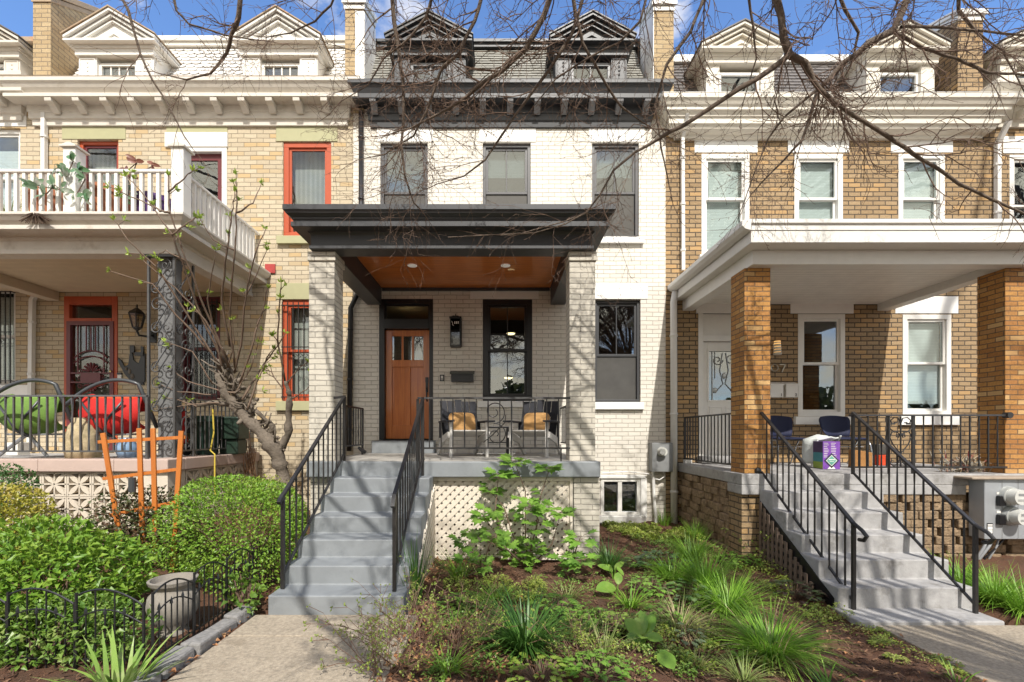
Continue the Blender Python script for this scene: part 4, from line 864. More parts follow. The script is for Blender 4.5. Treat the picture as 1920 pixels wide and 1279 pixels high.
t = thing('doorbell', 'small black doorbell plate between the wood door and the black mailbox', 'doorbell', (X(829), 0, Z(709)))
MB().box(X(825), X(833), -.02, -.001, Z(715), Z(703)).build('plate', M['black'], t, bev=.003); MB().box(X(827), X(831), -.024, -.0205, Z(713), Z(705)).build('button_panel', M['white'], t)
MB().disc_y(X(829), Z(711), -.028, -.0245, .012).build('button', M['black'], t)
# adirondack chairs: built facing the street (-Y), turned a little
NAVY = paint('near_black_chair_slats', (.013, .014, .02), .75, .2); GREYW = paint('grey_white_chair_frame', (.58, .56, .52), .5, .12, 9); TAN = paint('tan_cushion', (.42, .235, .085), .9, .15, 25, bump=.002)
def chair(label, loc, rz):
    t = thing('adirondack_chair', label, 'chair', (0, 0, 0), 'adirondack chairs on the white porch')
    for k in range(5):
        x = -.24+k*.12; tilt = .35; zt = .90-abs(k-2)*.012-(.012 if k % 2 else 0)
        MB().prism([(.22, .30), (.24, .305), (.24+tilt*.75, zt), (.22+tilt*.75, zt)], x-.055, x+.055, 'x').build('back_slat', NAVY, t, bev=.004)
    q = MB(); q.box(-.27, .27, .36, .385, .62, .69); q.box(-.27, .27, .255, .28, .36, .42); q.build('back_rail', NAVY, t)
    for k in range(6):
        y = -.30+k*.088; z = .385-(y+.3)*.16
        MB().prism([(y, z), (y+.08, z-.013), (y+.08, z+.006), (y, z+.019)], -.27, .27, 'x').build('seat_slat', GREYW, t, bev=.003)
    for s in (-1, 1):
        MB().prism([(-.33, .0), (-.25, .0), (-.25, .52), (-.33, .52)], s*.29, s*.255, 'x').build('leg', GREYW, t, bev=.004)
        MB().prism([(-.32, .29), (-.30, .38), (.25, .30), (.62, .05), (.60, .0), (.52, .0), (.2, .2)], s*.285+.001*s, s*.32, 'x').build('side_rail', GREYW, t, bev=.004)
        MB().prism([(s*.235, -.40), (s*.37, -.40), (s*.39, -.2), (s*.34, .36), (s*.27, .36)], .521, .545, 'z').build('arm', NAVY, t, bev=.005)
        MB().prism([(.30, .30), (.36, .28), (.36, .52), (.30, .52)], s*.30, s*.33, 'x').build('arm_post', NAVY, t)
    c_ = MB().sphere((0, .17, .55), (.22, .085, .17), 14, 10)
    for v in range(len(c_.v)):
        x, y, z = c_.v[v]; e = (abs(x)/.22)**2*(abs(z-.55)/.17)**2
        x2 = math.copysign(min(.21, abs(x)*1.25), x); z2 = .55+math.copysign(min(.16, abs(z-.55)*1.25), z-.55)
        c_.v[v] = (x2, y+(z2-.55)*.38, z2-.03)
    cu = c_.build('cushion', TAN, None, smooth=True)
    s_ = cu.modifiers.new('s', 'SUBSURF'); s_.levels = 1; s_.render_levels = 1
    tag(cu, None, 'cushion')
    t.location = loc; t.rotation_euler = (0, 0, rz); OFF[t.name] = V(loc)
    cu.location = loc; cu.rotation_euler = (0, 0, rz); return t, cu
t, cu = chair('dark slatted adirondack chair with tan cushion nearer the wood door', (X(872, -1.35), -1.45, F0+.006), .30); cu['label'] = 'tan cushion on the dark chair nearer the wood door'; cu['group'] = 'tan cushions'
t, cu = chair('dark slatted adirondack chair with tan cushion nearer the right brick column', (X(1000, -1.35), -1.40, F0+.006), -.32); cu['label'] = 'tan cushion on the dark chair nearer the right column'; cu['group'] = 'tan cushions'
t = thing('side_table', 'small black side table between the two adirondack chairs', 'table', (X(932, -1.0), -1.0, F0+.006))
xm, ym, zf = X(932, -1.0), -1.0, F0+.006
MB().box(xm-.19, xm+.19, ym-.19, ym+.19, zf+.44, zf+.465).build('table_top', M['black'], t, bev=.004)
MB().box(xm-.16, xm+.16, ym-.16, ym+.16, zf+.2, zf+.215).build('shelf', M['black'], t)
for sx in (-1, 1):
    for sy in (-1, 1): MB().box(xm+sx*.17-.02, xm+sx*.17+.02, ym+sy*.17-.02, ym+sy*.17+.02, zf, zf+.439).build('leg', M['black'], t)
# watering nozzle left of door: black object on the rail foot
t = thing('hose_nozzle', 'black hose nozzle lying at the end of the short left railing', 'nozzle', (X(685, -.9), -.9, F0))
MB().tube([(X(672, -.9), -.9, F0+.13), (X(680, -.9), -.9, F0+.07), (X(686, -.9), -.9, F0+.045)], [.02, .035, .03], 8).build('nozzle_body', M['black'], t)
# electric meter on the white house
t = thing('electric_meter', 'grey electric meter box on the white brick beside the downspout', 'electric meter', (X(1236), 0, Z(856)))
MB().box(X(1216), X(1254), -.20, -.001, Z(883), Z(830)).build('meter_box', M['meterbox'], t, bev=.006)
MB().disc_y(X(1242, -.24), Z(847, -.24), -.29, -.2005, .075, .085).build('meter_glass', paint('meter_dial', (.55, .55, .5), .25, .15, 20), t, smooth=False)
MB().disc_y(X(1242, -.3), Z(847, -.3), -.32, -.2905, .055, .06).build('dial', paint('meter_face', (.30, .30, .28), .3, .3, 40), t)
MB().tube([(X(1222), -.08, Z(883)), (X(1224), -.07, Z(930)), (X(1229), -.07, -.2)], .028, 8).build('conduit', M['lint'], t)
MB().tube([(X(1240), -.1, Z(883)), (X(1243), -.1, Z(892)), (X(1234), -.08, Z(899)), (X(1226), -.06, Z(897)), (X(1214), -.06, Z(888)), (X(1175), -.06, Z(884)), (X(1127), -.06, Z(887))], .012, 6).build('cable', M['lint'], t)
# ------------------------------------------------------------------ yellow house porch things
t = thing('wall_lantern', 'black coach lantern on the yellow brick, left of the scrolled iron post', 'lantern', (X(262), 0, Z(600)))
xm = X(257, -.25); zc = Z(600, -.25); q = MB(); yq = -.25
hexa = lambda r, z: [(xm+r*math.cos(math.pi/3*k), yq+r*math.sin(math.pi/3*k), z) for k in range(6)]
lo, hi = hexa(.07, zc-.14), hexa(.125, zc+.10)
for k in range(6): q.bar(lo[k], hi[k], .014); q.bar(hi[k], hi[(k+1) % 6], .016); q.bar(lo[k], lo[(k+1) % 6], .014)
q.lathe(xm, yq, [(.14, zc+.10), (.12, zc+.13), (.05, zc+.19), (.012, zc+.22), (.018, zc+.25), (.004, zc+.28)], 6); q.lathe(xm, yq, [(.07, zc-.15), (.02, zc-.19), (.012, zc-.22)], 8)
q.tube([(xm, yq, zc-.2), (xm+.02, yq+.02, zc-.27), (xm+.09, -.12, zc-.27), (xm+.12, -.02, zc-.22)], .02, 8); q.box(xm+.07, xm+.17, -.03, -.001, zc-.36, zc-.14)
q.build('lantern_frame', M['black'], t); MB().add(lo+hi, [(k, (k+1) % 6, (k+1) % 6+6, k+6) for k in range(6)]).build('pane', glassmat('lantern_glass', (.7, .68, .6), .15), t)
t = thing('dog_plaque', 'black metal dog head ornament hung on the yellow brick beside the maroon door', 'wall ornament', (X(252), 0, Z(690)))
pl = [(223, 671), (230, 676), (236, 688), (243, 684), (246, 662), (250, 660), (253, 676), (262, 682), (268, 664), (274, 664), (274, 716), (262, 722), (252, 719), (245, 712), (236, 702), (231, 692), (226, 684)]
MB().prism([(X(a), Z(b_)) for a, b_ in pl], -.035, -.012, 'y').build('plaque', M['black'], t, bev=.004)
q = MB(); q.box(X(248), X(256), -.06, -.036, Z(662), Z(649)); q.box(X(256), X(272), -.05, -.0365, Z(668), Z(661)); q.box(X(266), X(271), -.03, -.002, Z(722), Z(650)); q.build('sign_bar', M['black'], t)
MB().sphere((X(240), -.04, Z(692)), (.025, .01, .03), 8, 6).sphere((X(251), -.04, Z(706)), (.04, .012, .05), 8, 6).sphere((X(246), -.038, Z(697)), (.03, .01, .05), 8, 6).build('muzzle', paint('tan_metal', (.10, .075, .05), .5, .4, 30), t)
t = thing('doorbell', 'small white doorbell plate between the maroon door and the dog ornament', 'doorbell', (X(226), 0, Z(707)))
MB().box(X(222.5), X(229.5), -.03, -.001, Z(713), Z(703)).build('plate', M['white'], t, bev=.003); MB().box(X(222), X(230), -.035, -.001, Z(702.5), Z(699)).build('hood', M['black'], t)
FRM = paint('dark_grey_tube', (.05, .055, .06), .35, .15)
def bucket(name, label, cx, cy, zf, col, mat2, flip=1):
    t = thing(name, label, 'patio chair', (cx, cy, zf), 'padded patio chairs')
    n_ = 12; rows = []
    prof_ = [(.60, .42, .06, .62), (.62, .40, .02, .80), (.60, .43, -.08, .86), (.62, .46, -.18, .80), (.58, .47, -.24, .60), (.50, .44, -.22, .42), (.42, .36, -.10, .36), (.36, .30, .12, .35)]
    q = MB(); vs = []
    for w2, ww, yy, zz in prof_:
        for k in range(n_+1):
            u = -1+2*k/n_; vs.append((cx+u*ww*.93, cy+yy+.14*u*u-.03, zf+zz+(.05*u*u if zz > .5 else .12*u*u)+.012*math.sin(u*9+yy*20)))
    r_ = len(prof_); fs = [(i*(n_+1)+j, i*(n_+1)+j+1, (i+1)*(n_+1)+j+1, (i+1)*(n_+1)+j) for i in range(r_-1) for j in range(n_)]
    q.add(vs, fs); o = q.build('padded_sling', col, t, smooth=True); so_ = o.modifiers.new('solid', 'SOLIDIFY'); so_.thickness = .045
    ss_ = o.modifiers.new('s', 'SUBSURF'); ss_.levels = ss_.render_levels = 1
    MB().box(cx-.30, cx+.32, cy-.05, cy+.2, zf+.862, zf+.90).sphere((cx, cy-.1, zf+.84), (.40, .10, .06), 12, 6).build('head_roll', mat2, t, smooth=True)
    q = MB(); pts = [(cx+flip*(-.42+.0*k), cy-.30, zf+.55) for k in range(1)]
    arch = [(cx+flip*(-.50+.95*u), cy-.28+.1*u, zf+.62+.48*math.sin(math.pi*(.05+.62*u))**.8) for u in [k/14 for k in range(15)]]
    arch += [(cx+flip*(.62), cy-.05, zf+.42)]
    q.tube(arch, .028, 8, cap=True)
    for s in (-1, 1): q.tube([(cx+s*.30, cy-.27, zf+.80), (cx+s*.10, cy-.29, zf+.55), (cx+s*.03, cy-.26, zf+.38), (cx+s*.02, cy-.1, zf+.30)], .016, 6)
    q.build('hoop_frame', FRM, t, smooth=True)
    q = MB(); q.tube([(cx, cy-.1, zf+.36), (cx, cy-.08, zf+.3)], .03, 8)
    for s in (-1, 1):
        q.tube([(cx-.02, cy-.1, zf+.34), (cx+s*.26-.1, cy-.1+.1*s, zf+.01)], .024, 6); q.tube([(cx-.3, cy+.12*s, zf+.33), (cx+.3, cy+.12*s, zf+.33)], .014, 6)
    q.build('legs', paint('silver_chair_legs', (.32, .33, .34), .35, .15, metal=.4), t); return t
GRN = paint('green_canvas', (.12, .22, .035), .85, .2, 12, bump=.002, bscale=200); GRN2 = paint('light_green_canvas', (.17, .30, .06), .85, .15, 12)
RED = paint('red_canvas', (.50, .012, .008), .8, .15, 12, bump=.002, bscale=200); RED2 = paint('orange_red_canvas', (.62, .06, .012), .8, .12, 12)
bucket('patio_chair', 'green padded patio chair with an arched tube frame, at the far left', X(68, -1.75), -1.75, FA+.0, GRN, GRN2)
bucket('patio_chair', 'red padded patio chair with an arched tube frame, in front of the maroon door', X(220, -1.75), -1.75, FA+.0, RED, RED2)
q = MB().lathe(X(157, -1.95), -1.95, [(.20, FA+.001), (.215, FA+.12), (.21, FA+.30), (.17, FA+.45), (.12, FA+.51), (.125, FA+.56), (.05, FA+.57)], 16)
for i in range(len(q.v)): x, y, z = q.v[i]; q.v[i] = (x+.02*math.sin(z*13+y*7), y+.02*math.cos(z*11+x*9), z)
solo('covered_drum', q, paint('floral_cream_cover', (.52, .42, .26), .9, .5, 16, (.20, .17, .07), .5, bump=.006, bscale=12), 'cream patterned covered stool between the green and red chairs', 'stool', (X(157, -1.95), -1.95, FA), smooth=True)
q = MB().lathe(X(238, -1.95), -1.95, [(.10, FA+.001), (.13, FA+.08), (.13, FA+.18), (.08, FA+.25), (.085, FA+.28), (.05, FA+.285)], 14)
solo('ceramic_jar', q, paint('pale_blue_glaze', (.22, .34, .50), .25, .35, 9, (.05, .08, .13), .5), 'pale blue glazed jar under the red chair', 'jar', (X(238, -1.95), -1.95, FA), smooth=True)
solo('storage_box', MB().box(X(10, -1.2), X(33, -1.2), -1.2, -1.0, FA, FA+.2), M['white'], 'white box on the porch floor behind the green chair', 'box', (X(22, -1.2), -1.1, FA), bev=.006)
t = thing('red_tricycle', 'red plastic ride on toy standing behind the scrolled iron post', 'toy', (X(335, -1.3), -1.3, FA))
xm = X(335, -1.3); MB().lathe(xm, -1.3, [(.10, FA+.1), (.13, FA+.2), (.09, FA+.45), (.11, FA+.62), (.07, FA+.75)], 12).build('toy_body', RED, t, smooth=True)
for s in (-1, 1): MB().tube([(xm+s*.12-.02, -1.3, FA+.1), (xm+s*.12+.02, -1.3, FA+.1)], .1, 14).build('wheel', M['black'], t)
MB().tube([(xm-.14, -1.35, FA+.72), (xm, -1.32, FA+.66), (xm+.14, -1.35, FA+.72)], .018, 6).build('handlebar', M['black'], t)
# planters behind the side railing of the yellow house
rq = random.Random(12)
def pot(label, x, y, z, r, h_, m, name='flower_pot', cat='pot'):
    return solo(name, MB().lathe(x, y, [(r*.7, z), (r, z+h_*.85), (r*1.08, z+h_*.86), (r*1.08, z+h_), (r*.92, z+h_), (r*.9, z+h_*.9)], 16), m, label, cat, (x, y, z), smooth=False)
pot('tall dark green glazed planter behind the side railing', X(388, -1.0), -1.0, FA, .22, .62, paint('dark_green_glaze', (.02, .05, .035), .3, .4, 8, (.12, .2, .18), .4))
pot('black round grill bowl behind the side railing', X(352, -1.1), -1.1, FA+.35, .17, .24, M['black'], 'grill_bowl', 'grill')
pot('olive green bin beside the black grill bowl', X(352, -.8), -.8, FA, .18, .55, paint('olive_plastic', (.20, .22, .10), .6, .15))
solo('garden_cart', MB().box(X(420, -.7), X(462, -.7), -.95, -.6, FA+.25, FA+.62).box(X(424, -.7), X(458, -.7), -.9, -.62, FA, FA+.249), paint('dark_green_plastic', (.012, .03, .018), .5, .2), 'dark green storage cart at the wall end of the side railing', 'cart', (X(440, -.7), -.75, FA), bev=.02)
q = MB()
for k in range(5): q.tube([(XRA+.05+.02*math.sin(k), -.55+.05*k, FA+.45-.02*k), (XRA+.06, -.6+.06*k, FA+.1), (XRA+.09+.01*k, -.62+.08*k, FA-.25-.05*k), (XRA+.05, -.5+.06*k, FA-.35), (XRA+.08, -.4+.05*k, FA+.08)], .009, 6)
solo('extension_cords', q, paint('orange_grey_cord', (.30, .16, .08), .5, .7, 4), 'tangle of orange and grey cords hanging over the porch edge beside the fig trunk', 'cords', (XRA+.06, -.5, FA))
solo('yellow_hose', MB().tube([(XRA-.01, -1.32, FA+.72), (XRA+.02, -1.34, FA+.35), (XRA-.02, -1.36, FA+.08), (XRA+.06, -1.38, FA+.02), (XRA+.07, -1.4, FA-.3), (XRA+.09, -1.42, FA-.6)], .012, 8), paint('yellow_hose', (.55, .42, .06), .45, .1), 'yellow hose hanging over the side railing of the yellow house porch', 'hose', (XRA, -1.35, FA))
# balcony pots and plants come with the plants
# ------------------------------------------------------------------ right house porch things
WARM = glow('lit_shade', (1, .55, .18), .55)
t = thing('wall_lamp', 'small lit ribbed wall lamp beside the first orange brick column', 'lamp', (X(1453), 0, Z(653)))
xm = X(1452); q = MB()
for k in range(5): q.lathe(xm, -.09, [(.068-.004*k, Z(667)+.05*k), (.075-.004*k, Z(667)+.02+.05*k), (.068-.004*k, Z(667)+.04+.05*k)], 16)
q.build('ribbed_shade', paint('lamp_shade_white', (.6, .55, .45), .5, .05), t, smooth=True)
MB().lathe(xm, -.09, [(.06, Z(667)+.005), (.055, Z(667)+.25)], 14).build('glowing_core', WARM, t); MB().box(xm-.03, xm+.03, -.05, -.001, Z(655), Z(645)).build('mount', M['white'], t)
def text_mesh(s, size, ext=.004):
    cu = bpy.data.curves.new('txt', 'FONT'); cu.body = s; cu.size = size; cu.extrude = ext; cu.align_x = 'CENTER'
    ob = bpy.data.objects.new('txt', cu); C.objects.link(ob); dg = bpy.context.evaluated_depsgraph_get(); me = bpy.data.meshes.new_from_object(ob.evaluated_get(dg)); bpy.data.objects.remove(ob); return me
def text_obj(name, s, size, m, loc, parent=None, label=None, cat=None):
    me = text_mesh(s, size); me.materials.clear(); me.materials.append(m); ob = bpy.data.objects.new(name, me); C.objects.link(ob); ob.rotation_euler = (R(90), 0, 0)
    if parent is None: ob.location = loc; tag(ob, label, cat)
    else: ob.parent = parent; ob.location = V(loc)-OFF[parent.name]
    OFF[ob.name] = V((0, 0, 0)); return ob
NUMM = paint('brushed_number', (.42, .38, .30), .35, .1, metal=.6)
t = thing('house_numbers', 'metal house numbers 07 on the brown brick above the white mailboxes', 'house number', (X(1458), 0, Z(697)))
x = X(1451); q = MB(); q.tube([(x+.066*math.cos(k*math.pi/12), -.02, Z(690)+.062*math.sin(k*math.pi/12)) for k in range(25)], .009, 5); q.build('number_zero', NUMM, t)
x = X(1466); MB().bar((x-.055, -.02, Z(684)), (x+.05, -.02, Z(684)), .016).bar((x+.05, -.02, Z(684)), (x-.01, -.02, Z(698)), .016).build('number_seven', NUMM, t)
for (a, b_, num) in ((1437, 1461, '1'), (1466, 1488, '2')):
    t = thing('mailbox', 'white wall mailbox numbered %s beside the window' % num if num == '2' else 'white wall mailbox numbered 1, half behind the orange column', 'mailbox', (X((a+b_)/2), 0, Z(733)), 'white mailboxes')
    MB().box(X(a), X(b_), -.13, -.001, Z(746), Z(722)).build('box', M['white'], t, bev=.006); MB().prism([(-.145, Z(722)-.02), (-.145, Z(722)+.005), (-.001, Z(722)+.05), (-.001, Z(722)+.001), (-.132, Z(722)+.001)], X(a)-.01, X(b_)+.01, 'x').build('lid', M['white'], t)
    text_obj('number', num, .075, M['black'], (X(b_)-.04, -.133, Z(744)), t)
BLUE = paint('navy_plastic', (.006, .010, .042), .75, .1); CHR = paint('chrome_tube', (.5, .5, .5), .2, .05, metal=1)
def blue_chair(label, cx, cy, zf):
    t = thing('stacking_chair', label, 'chair', (cx, cy, zf), 'navy chairs on the brown house porch')
    vs = []; n_ = 10; rows = [(.50, .20, .19), (.56, .23, .225), (.66, .27, .255), (.76, .29, .27), (.83, .30, .262), (.86, .305, .235)]
    for z, y, w_ in rows:
        for k in range(n_+1): u = -1+2*k/n_; vs.append((cx+u*w_, cy+y-.08*u*u, zf+z-(.03*u*u if z > .8 else 0)))
    q = MB().add(vs, [(i*(n_+1)+j, i*(n_+1)+j+1, (i+1)*(n_+1)+j+1, (i+1)*(n_+1)+j) for i in range(len(rows)-1) for j in range(n_)])
    o = q.build('backrest', BLUE, t, smooth=True); s_ = o.modifiers.new('solid', 'SOLIDIFY'); s_.thickness = .012
    q = MB(); q.prism([(-.24, -.22), (.24, -.22), (.25, .05), (.21, .22), (-.21, .22), (-.25, .05)], .0, .03, 'z'); q.v = [(x+cx, y+cy, z+zf+.44+(.02 if y > .1 else 0)) for x, y, z in q.v]; q.build('seat', BLUE, t, bev=.012)
    for s in (-1, 1):
        MB().tube([(cx+s*.22, cy+.26, zf+.62), (cx+s*.22, cy+.2, zf+.42), (cx+s*.26, cy-.2, zf+.43), (cx+s*.265, cy-.24, zf+.35), (cx+s*.28, cy-.29, zf+.0)], .013, 7).build('front_leg', CHR, t, smooth=True)
        MB().tube([(cx+s*.235, cy+.0, zf+.42), (cx+s*.25, cy+.25, zf+.01)], .013, 7).build('back_leg', CHR, t, smooth=True)
    MB().tube([(cx-.255, cy-.1, zf+.32), (cx+.255, cy-.1, zf+.32)], .009, 6).build('cross_bar', CHR, t); return t
blue_chair('navy plastic chair with chrome legs directly behind the left handrail', X(1468, -.55), -.60, FC); blue_chair('navy plastic chair with chrome legs and a cloth over its left arm', X(1578, -.55), -.60, FC)
t = thing('cardboard_carton', 'purple and teal product carton with a diamond mark, standing before the navy chairs', 'carton', (X(1552, -1.35), -1.35, FC))
xa, xb, za = X(1543, -1.5), X(1575, -1.5), FC+.002; xl = X(1531, -1.3)
zt = za+.42; PUR = paint('purple_print', (.19, .065, .36), .45, .15, 20)
MB().prism([(xa, -1.5), (xb, -1.5), (xb-.01, -1.28), (xl, -1.22)], za, zt, 'z').build('carton_body', PUR, t)
dx, dy = (xl-xa), .28
def side(u0, u1, z0, z1, m, nm):
    MB().add([(xa+dx*u-.004, -1.5+dy*u-.003, z) for u, z in ((u0, z0), (u1, z0), (u1, z1), (u0, z1))]+[(xa+dx*u, -1.5+dy*u, z) for u, z in ((u0, z0), (u1, z0), (u1, z1), (u0, z1))], [(3, 2, 1, 0), (4, 5, 6, 7), (0, 1, 5, 4), (1, 2, 6, 5), (2, 3, 7, 6), (3, 0, 4, 7)]).build(nm, m, t)
side(.02, .98, za+.25, zt-.002, paint('dark_purple_print', (.05, .02, .09), .4, .4, 30), 'side_print'); side(.02, .98, za+.11, za+.249, paint('teal_print', (.04, .24, .28), .4, .2, 20), 'side_print'); side(.02, .98, za+.005, za+.109, paint('lime_print', (.25, .36, .03), .4, .2, 20), 'side_print')
xm = (xa+xb)/2; q = MB()
for k in range(9):
    for s in (0, 1):
        w_ = rq.uniform(.05, .085); z = zt-.03-k*.026; x = xa+.012+s*.11; q.box(x, x+w_, -1.503, -1.5003, z, z+.007)
q.build('print_lines', M['white'], t)
zc = za+.13
for r_, m_, y in ((.115, paint('dark_print', (.03, .035, .06), .4), -1.5035), (.085, M['white'], -1.5045), (.073, paint('mint_print', (.12, .36, .28), .4), -1.5055)):
    MB().prism([(xm-r_, zc), (xm, zc-r_), (xm+r_, zc), (xm, zc+r_)], y, y+.002, 'y').build('diamond_mark', m_, t)
MB().box(xm-.045, xm+.045, -1.507, -1.5057, zc+.008, zc+.022).box(xm-.03, xm+.03, -1.507, -1.5057, zc-.018, zc-.01).build('mark_lettering', M['white'], t)
MB().prism([(xm-.06, za+.004), (xm+.06, za+.004), (xm+.02, za+.05), (xm-.02, za+.05)], -1.5035, -1.5003, 'y').build('base_print', M['lint'], t)
q = MB(); vs = []; n_ = 14
for i in range(n_+1):
    for j in range(7):
        u, v = i/n_, j/6; x = X(1521, -1.15)+.36*min(u*1.5, 1); zz = FC+.47+.05*math.sin(u*9+v*5)*.5+.035*math.sin(v*8+u*3)
        if u < .3: x = X(1521, -1.15)-.01+.02*math.sin(v*7); zz = FC+.47-(.3-u)*1.35
        vs.append((x+.015*math.sin(v*6), -1.30+v*.36+.02*math.sin(u*12), zz))
q.add(vs, [(i*7+j, (i+1)*7+j, (i+1)*7+j+1, i*7+j+1) for i in range(n_) for j in range(6)])
o = solo('draped_towel', q, paint('pale_towel', (.55, .58, .56), .95, .15, 12, (.48, .28, .2), .2), 'pale towel draped over the arm of the navy chair above the purple carton', 'towel', (X(1535, -1.1), -1.1, FC+.45), smooth=True)
s_ = o.modifiers.new('solid', 'SOLIDIFY'); s_.thickness = .02
q = MB(); x0 = X(1608, -1.2); q.prism([(x0-.12, -1.3), (x0+.16, -1.3), (x0+.15, -1.1), (x0-.1, -1.1)], FC+.002, FC+.26, 'z')
for i in range(len(q.v)): x, y, z = q.v[i]; q.v[i] = (x+.02*math.sin(i*3), y+.02*math.cos(i*5), z+.03*math.sin(i*2))
solo('paper_bag', q, paint('orange_kraft_paper', (.34, .16, .045), .8, .35, 14, (.12, .05, .02), .4, bump=.01, bscale=9), 'crumpled orange brown paper bag behind the right handrail', 'bag', (x0, -1.2, FC), bev=.01)
t = thing('lidded_bin', 'small red and grey bin against the brown brick wall', 'bin', (X(1650, -.6), -.6, FC)); x0 = X(1648, -.6)
MB().prism([(x0-.09, -.72), (x0+.1, -.72), (x0+.1, -.5), (x0-.09, -.5)], FC+.002, FC+.18, 'z').build('bin_base', RED2, t, bev=.01); MB().box(x0-.085, x0+.095, -.71, -.51, FC+.181, FC+.36).build('bin_body', M['shade'], t, bev=.01)
q = MB()
for k in range(70):
    a = rq.uniform(0, 6.28); r_ = rq.uniform(.03, .33); x = X(1820, -2.1)+r_*math.cos(a)*1.0; y = -2.02+r_*.4*math.sin(a)
    q.tube([(x, y, FC+.01), (x+rq.uniform(-.08, .08), y+rq.uniform(-.05, .05), FC+rq.uniform(.05, .16)), (x+rq.uniform(-.2, .2), y+rq.uniform(-.08, .08), FC+rq.uniform(.02, .32))], .006, 4)
for k in range(60):
    a = rq.uniform(0, 6.28); r_ = rq.uniform(.0, .3); q.leaf((X(1818, -2.1)+r_*math.cos(a), -2.05+r_*.4*math.sin(a), FC+rq.uniform(.01, .14)), (rq.uniform(-1, 1), rq.uniform(-1, 1), rq.uniform(-.3, .8)), (0, 0, 1), .10, .05)
solo('dried_wreath', q, leafmat('dry_wreath_leaves', (.38, .27, .15), (.30, .32, .30), (.30, .06, .05), .1), 'heap of dried leaves and twigs lying by the orange column behind the railing', 'dried plants', (X(1820, -2.1), -2.05, FC))
solo('white_extension_box', MB().box(XC0+.07, XC0+.2, -.2, -.1, FC, FC+.07).box(XC0+.09, XC0+.12, -.18, -.12, FC+.071, FC+.10), M['white'], 'small white plastic box on the slab corner by the downspout', 'box', (XC0+.13, -.15, FC), bev=.01)
# twin meter cabinet
t = thing('meter_cabinet', 'large grey twin electric meter cabinet mounted on the porch front', 'meter cabinet', (6.4, -2.4, .7))
ya, yb2 = -2.50, -2.294; xa, xb = X(1846, ya), X(1990, ya); za, zb = Z(1011, ya), Z(899, ya)
MB().box(xa, xb, ya, yb2, za, zb).build('cabinet_body', M['galv'], t, bev=.006)
MB().prism([(xa-.2, -2.54), (xb, -2.56), (xb, -2.25), (xa-.2, -2.25)], zb+.002, zb+.03, 'z').build('cover_board', paint('weathered_board', (.36, .29, .22), .9, .25, 15), t, bev=.008)
for xx in (X(1879, ya), X(1909, ya)): MB().box(xx-.003, xx+.003, ya-.003, ya-.0005, za+.01, zb-.01).build('seam', M['meterbox'], t)
for (cx_, cy_) in ((1893, 930), (1898, 967)):
    xm, zc = X(cx_-3, ya), Z(cy_, ya)
    g_ = MB().disc_y(xm, zc, ya-.03, ya-.001, .125, .13, 28).disc_y(xm, zc, ya-.06, ya-.031, .115, .125, 28).build('meter_ring', paint('meter_ring_grey', (.45, .46, .44), .3, .08, metal=.3), t)
    MB().disc_y(xm+.01, zc, ya-.16, ya-.061, .095, .105, 28).build('meter_glass', paint('meter_cover', (.58, .58, .54), .15, .12, 14), t)
    q = MB(); q.box(xm-.04, xm+.05, ya-.164, ya-.1605, zc+.02, zc+.05); q.box(xm-.05, xm+.03, ya-.164, ya-.1605, zc-.03, zc-.024); q.box(xm-.05, xm+.04, ya-.164, ya-.1605, zc-.045, zc-.039); q.build('meter_display', M['meterbox'], t)
for cy_ in (938, 973):
    MB().box(X(1867, ya), X(1880, ya), ya-.05, ya-.001, Z(cy_+10, ya), Z(cy_-9, ya)).build('breaker_cover', M['black'], t, bev=.01); MB().box(X(1868, ya), X(1876, ya), ya-.006, ya-.0008, Z(cy_-11, ya), Z(cy_-15, ya)).build('number_plate', M['white'], t)
MB().box(X(1850, ya), X(1861, ya), ya-.005, ya-.0008, Z(1002, ya), Z(981, ya)).build('warning_label', M['black'], t)
q = MB().box(X(1851, ya), X(1860, ya), ya-.007, ya-.0052, Z(1000, ya), Z(994, ya)).box(X(1851, ya), X(1860, ya), ya-.007, ya-.0052, Z(993, ya), Z(987, ya)).box(X(1851, ya), X(1860, ya), ya-.007, ya-.0052, Z(985.5, ya), Z(983, ya)); q.build('label_print', M['lint'], t)
for k, (c0, c1) in enumerate(((1850, 1835), (1862, 1840), (1873, 1858), (1884, 1850))):
    MB().tube([(X(c0, -2.4), -2.4, za), (X((c0+c1)/2+3, -2.4), -2.40, za-.12), (X(c1, -2.4), -2.38, za-.28), (X(c1-9, -2.36), -2.35, za-.36)], .02 if k < 2 else .012, 8).build('conduit', M['galv'] if k != 3 else M['black'], t, smooth=True)
# ------------------------------------------------------------------ garden furniture, fence, urn, trellis, edging
t = thing('garden_trellis', 'orange stained wooden fan trellis standing in the left garden', 'trellis', (-3.75, -3.6, .1)); yt = -3.55
def lath(p, q_, w=.035, name='upright', off=0):
    a, b_ = V((X(p[0], yt), yt+off, Z(p[1], yt))), V((X(q_[0], yt), yt+off, Z(q_[1], yt))); d = (b_-a).normalized(); s = V((-d.z, 0, d.x))*w/2; e = V((0, .01, 0))
    MB().add([a-s-e, a+s-e, b_+s-e, b_-s-e, a-s+e, a+s+e, b_+s+e, b_-s+e], [(0, 1, 2, 3), (7, 6, 5, 4), (0, 4, 5, 1), (1, 5, 6, 2), (2, 6, 7, 3), (3, 7, 4, 0)]).build(name, M['cedar'], t, bev=.002)
lath((227, 1022), (193, 812), .05); lath((268, 1035), (261, 803), .05); lath((292, 1040), (287, 803), .05); lath((322, 1095), (340, 808), .05)
lath((181, 829), (345, 820), .035, 'crossbar', .022); lath((190, 898), (333, 880), .035, 'crossbar', .022); lath((203, 967), (336, 940), .035, 'crossbar', .022); lath((236, 1030), (300, 1012), .035, 'crossbar', .022)
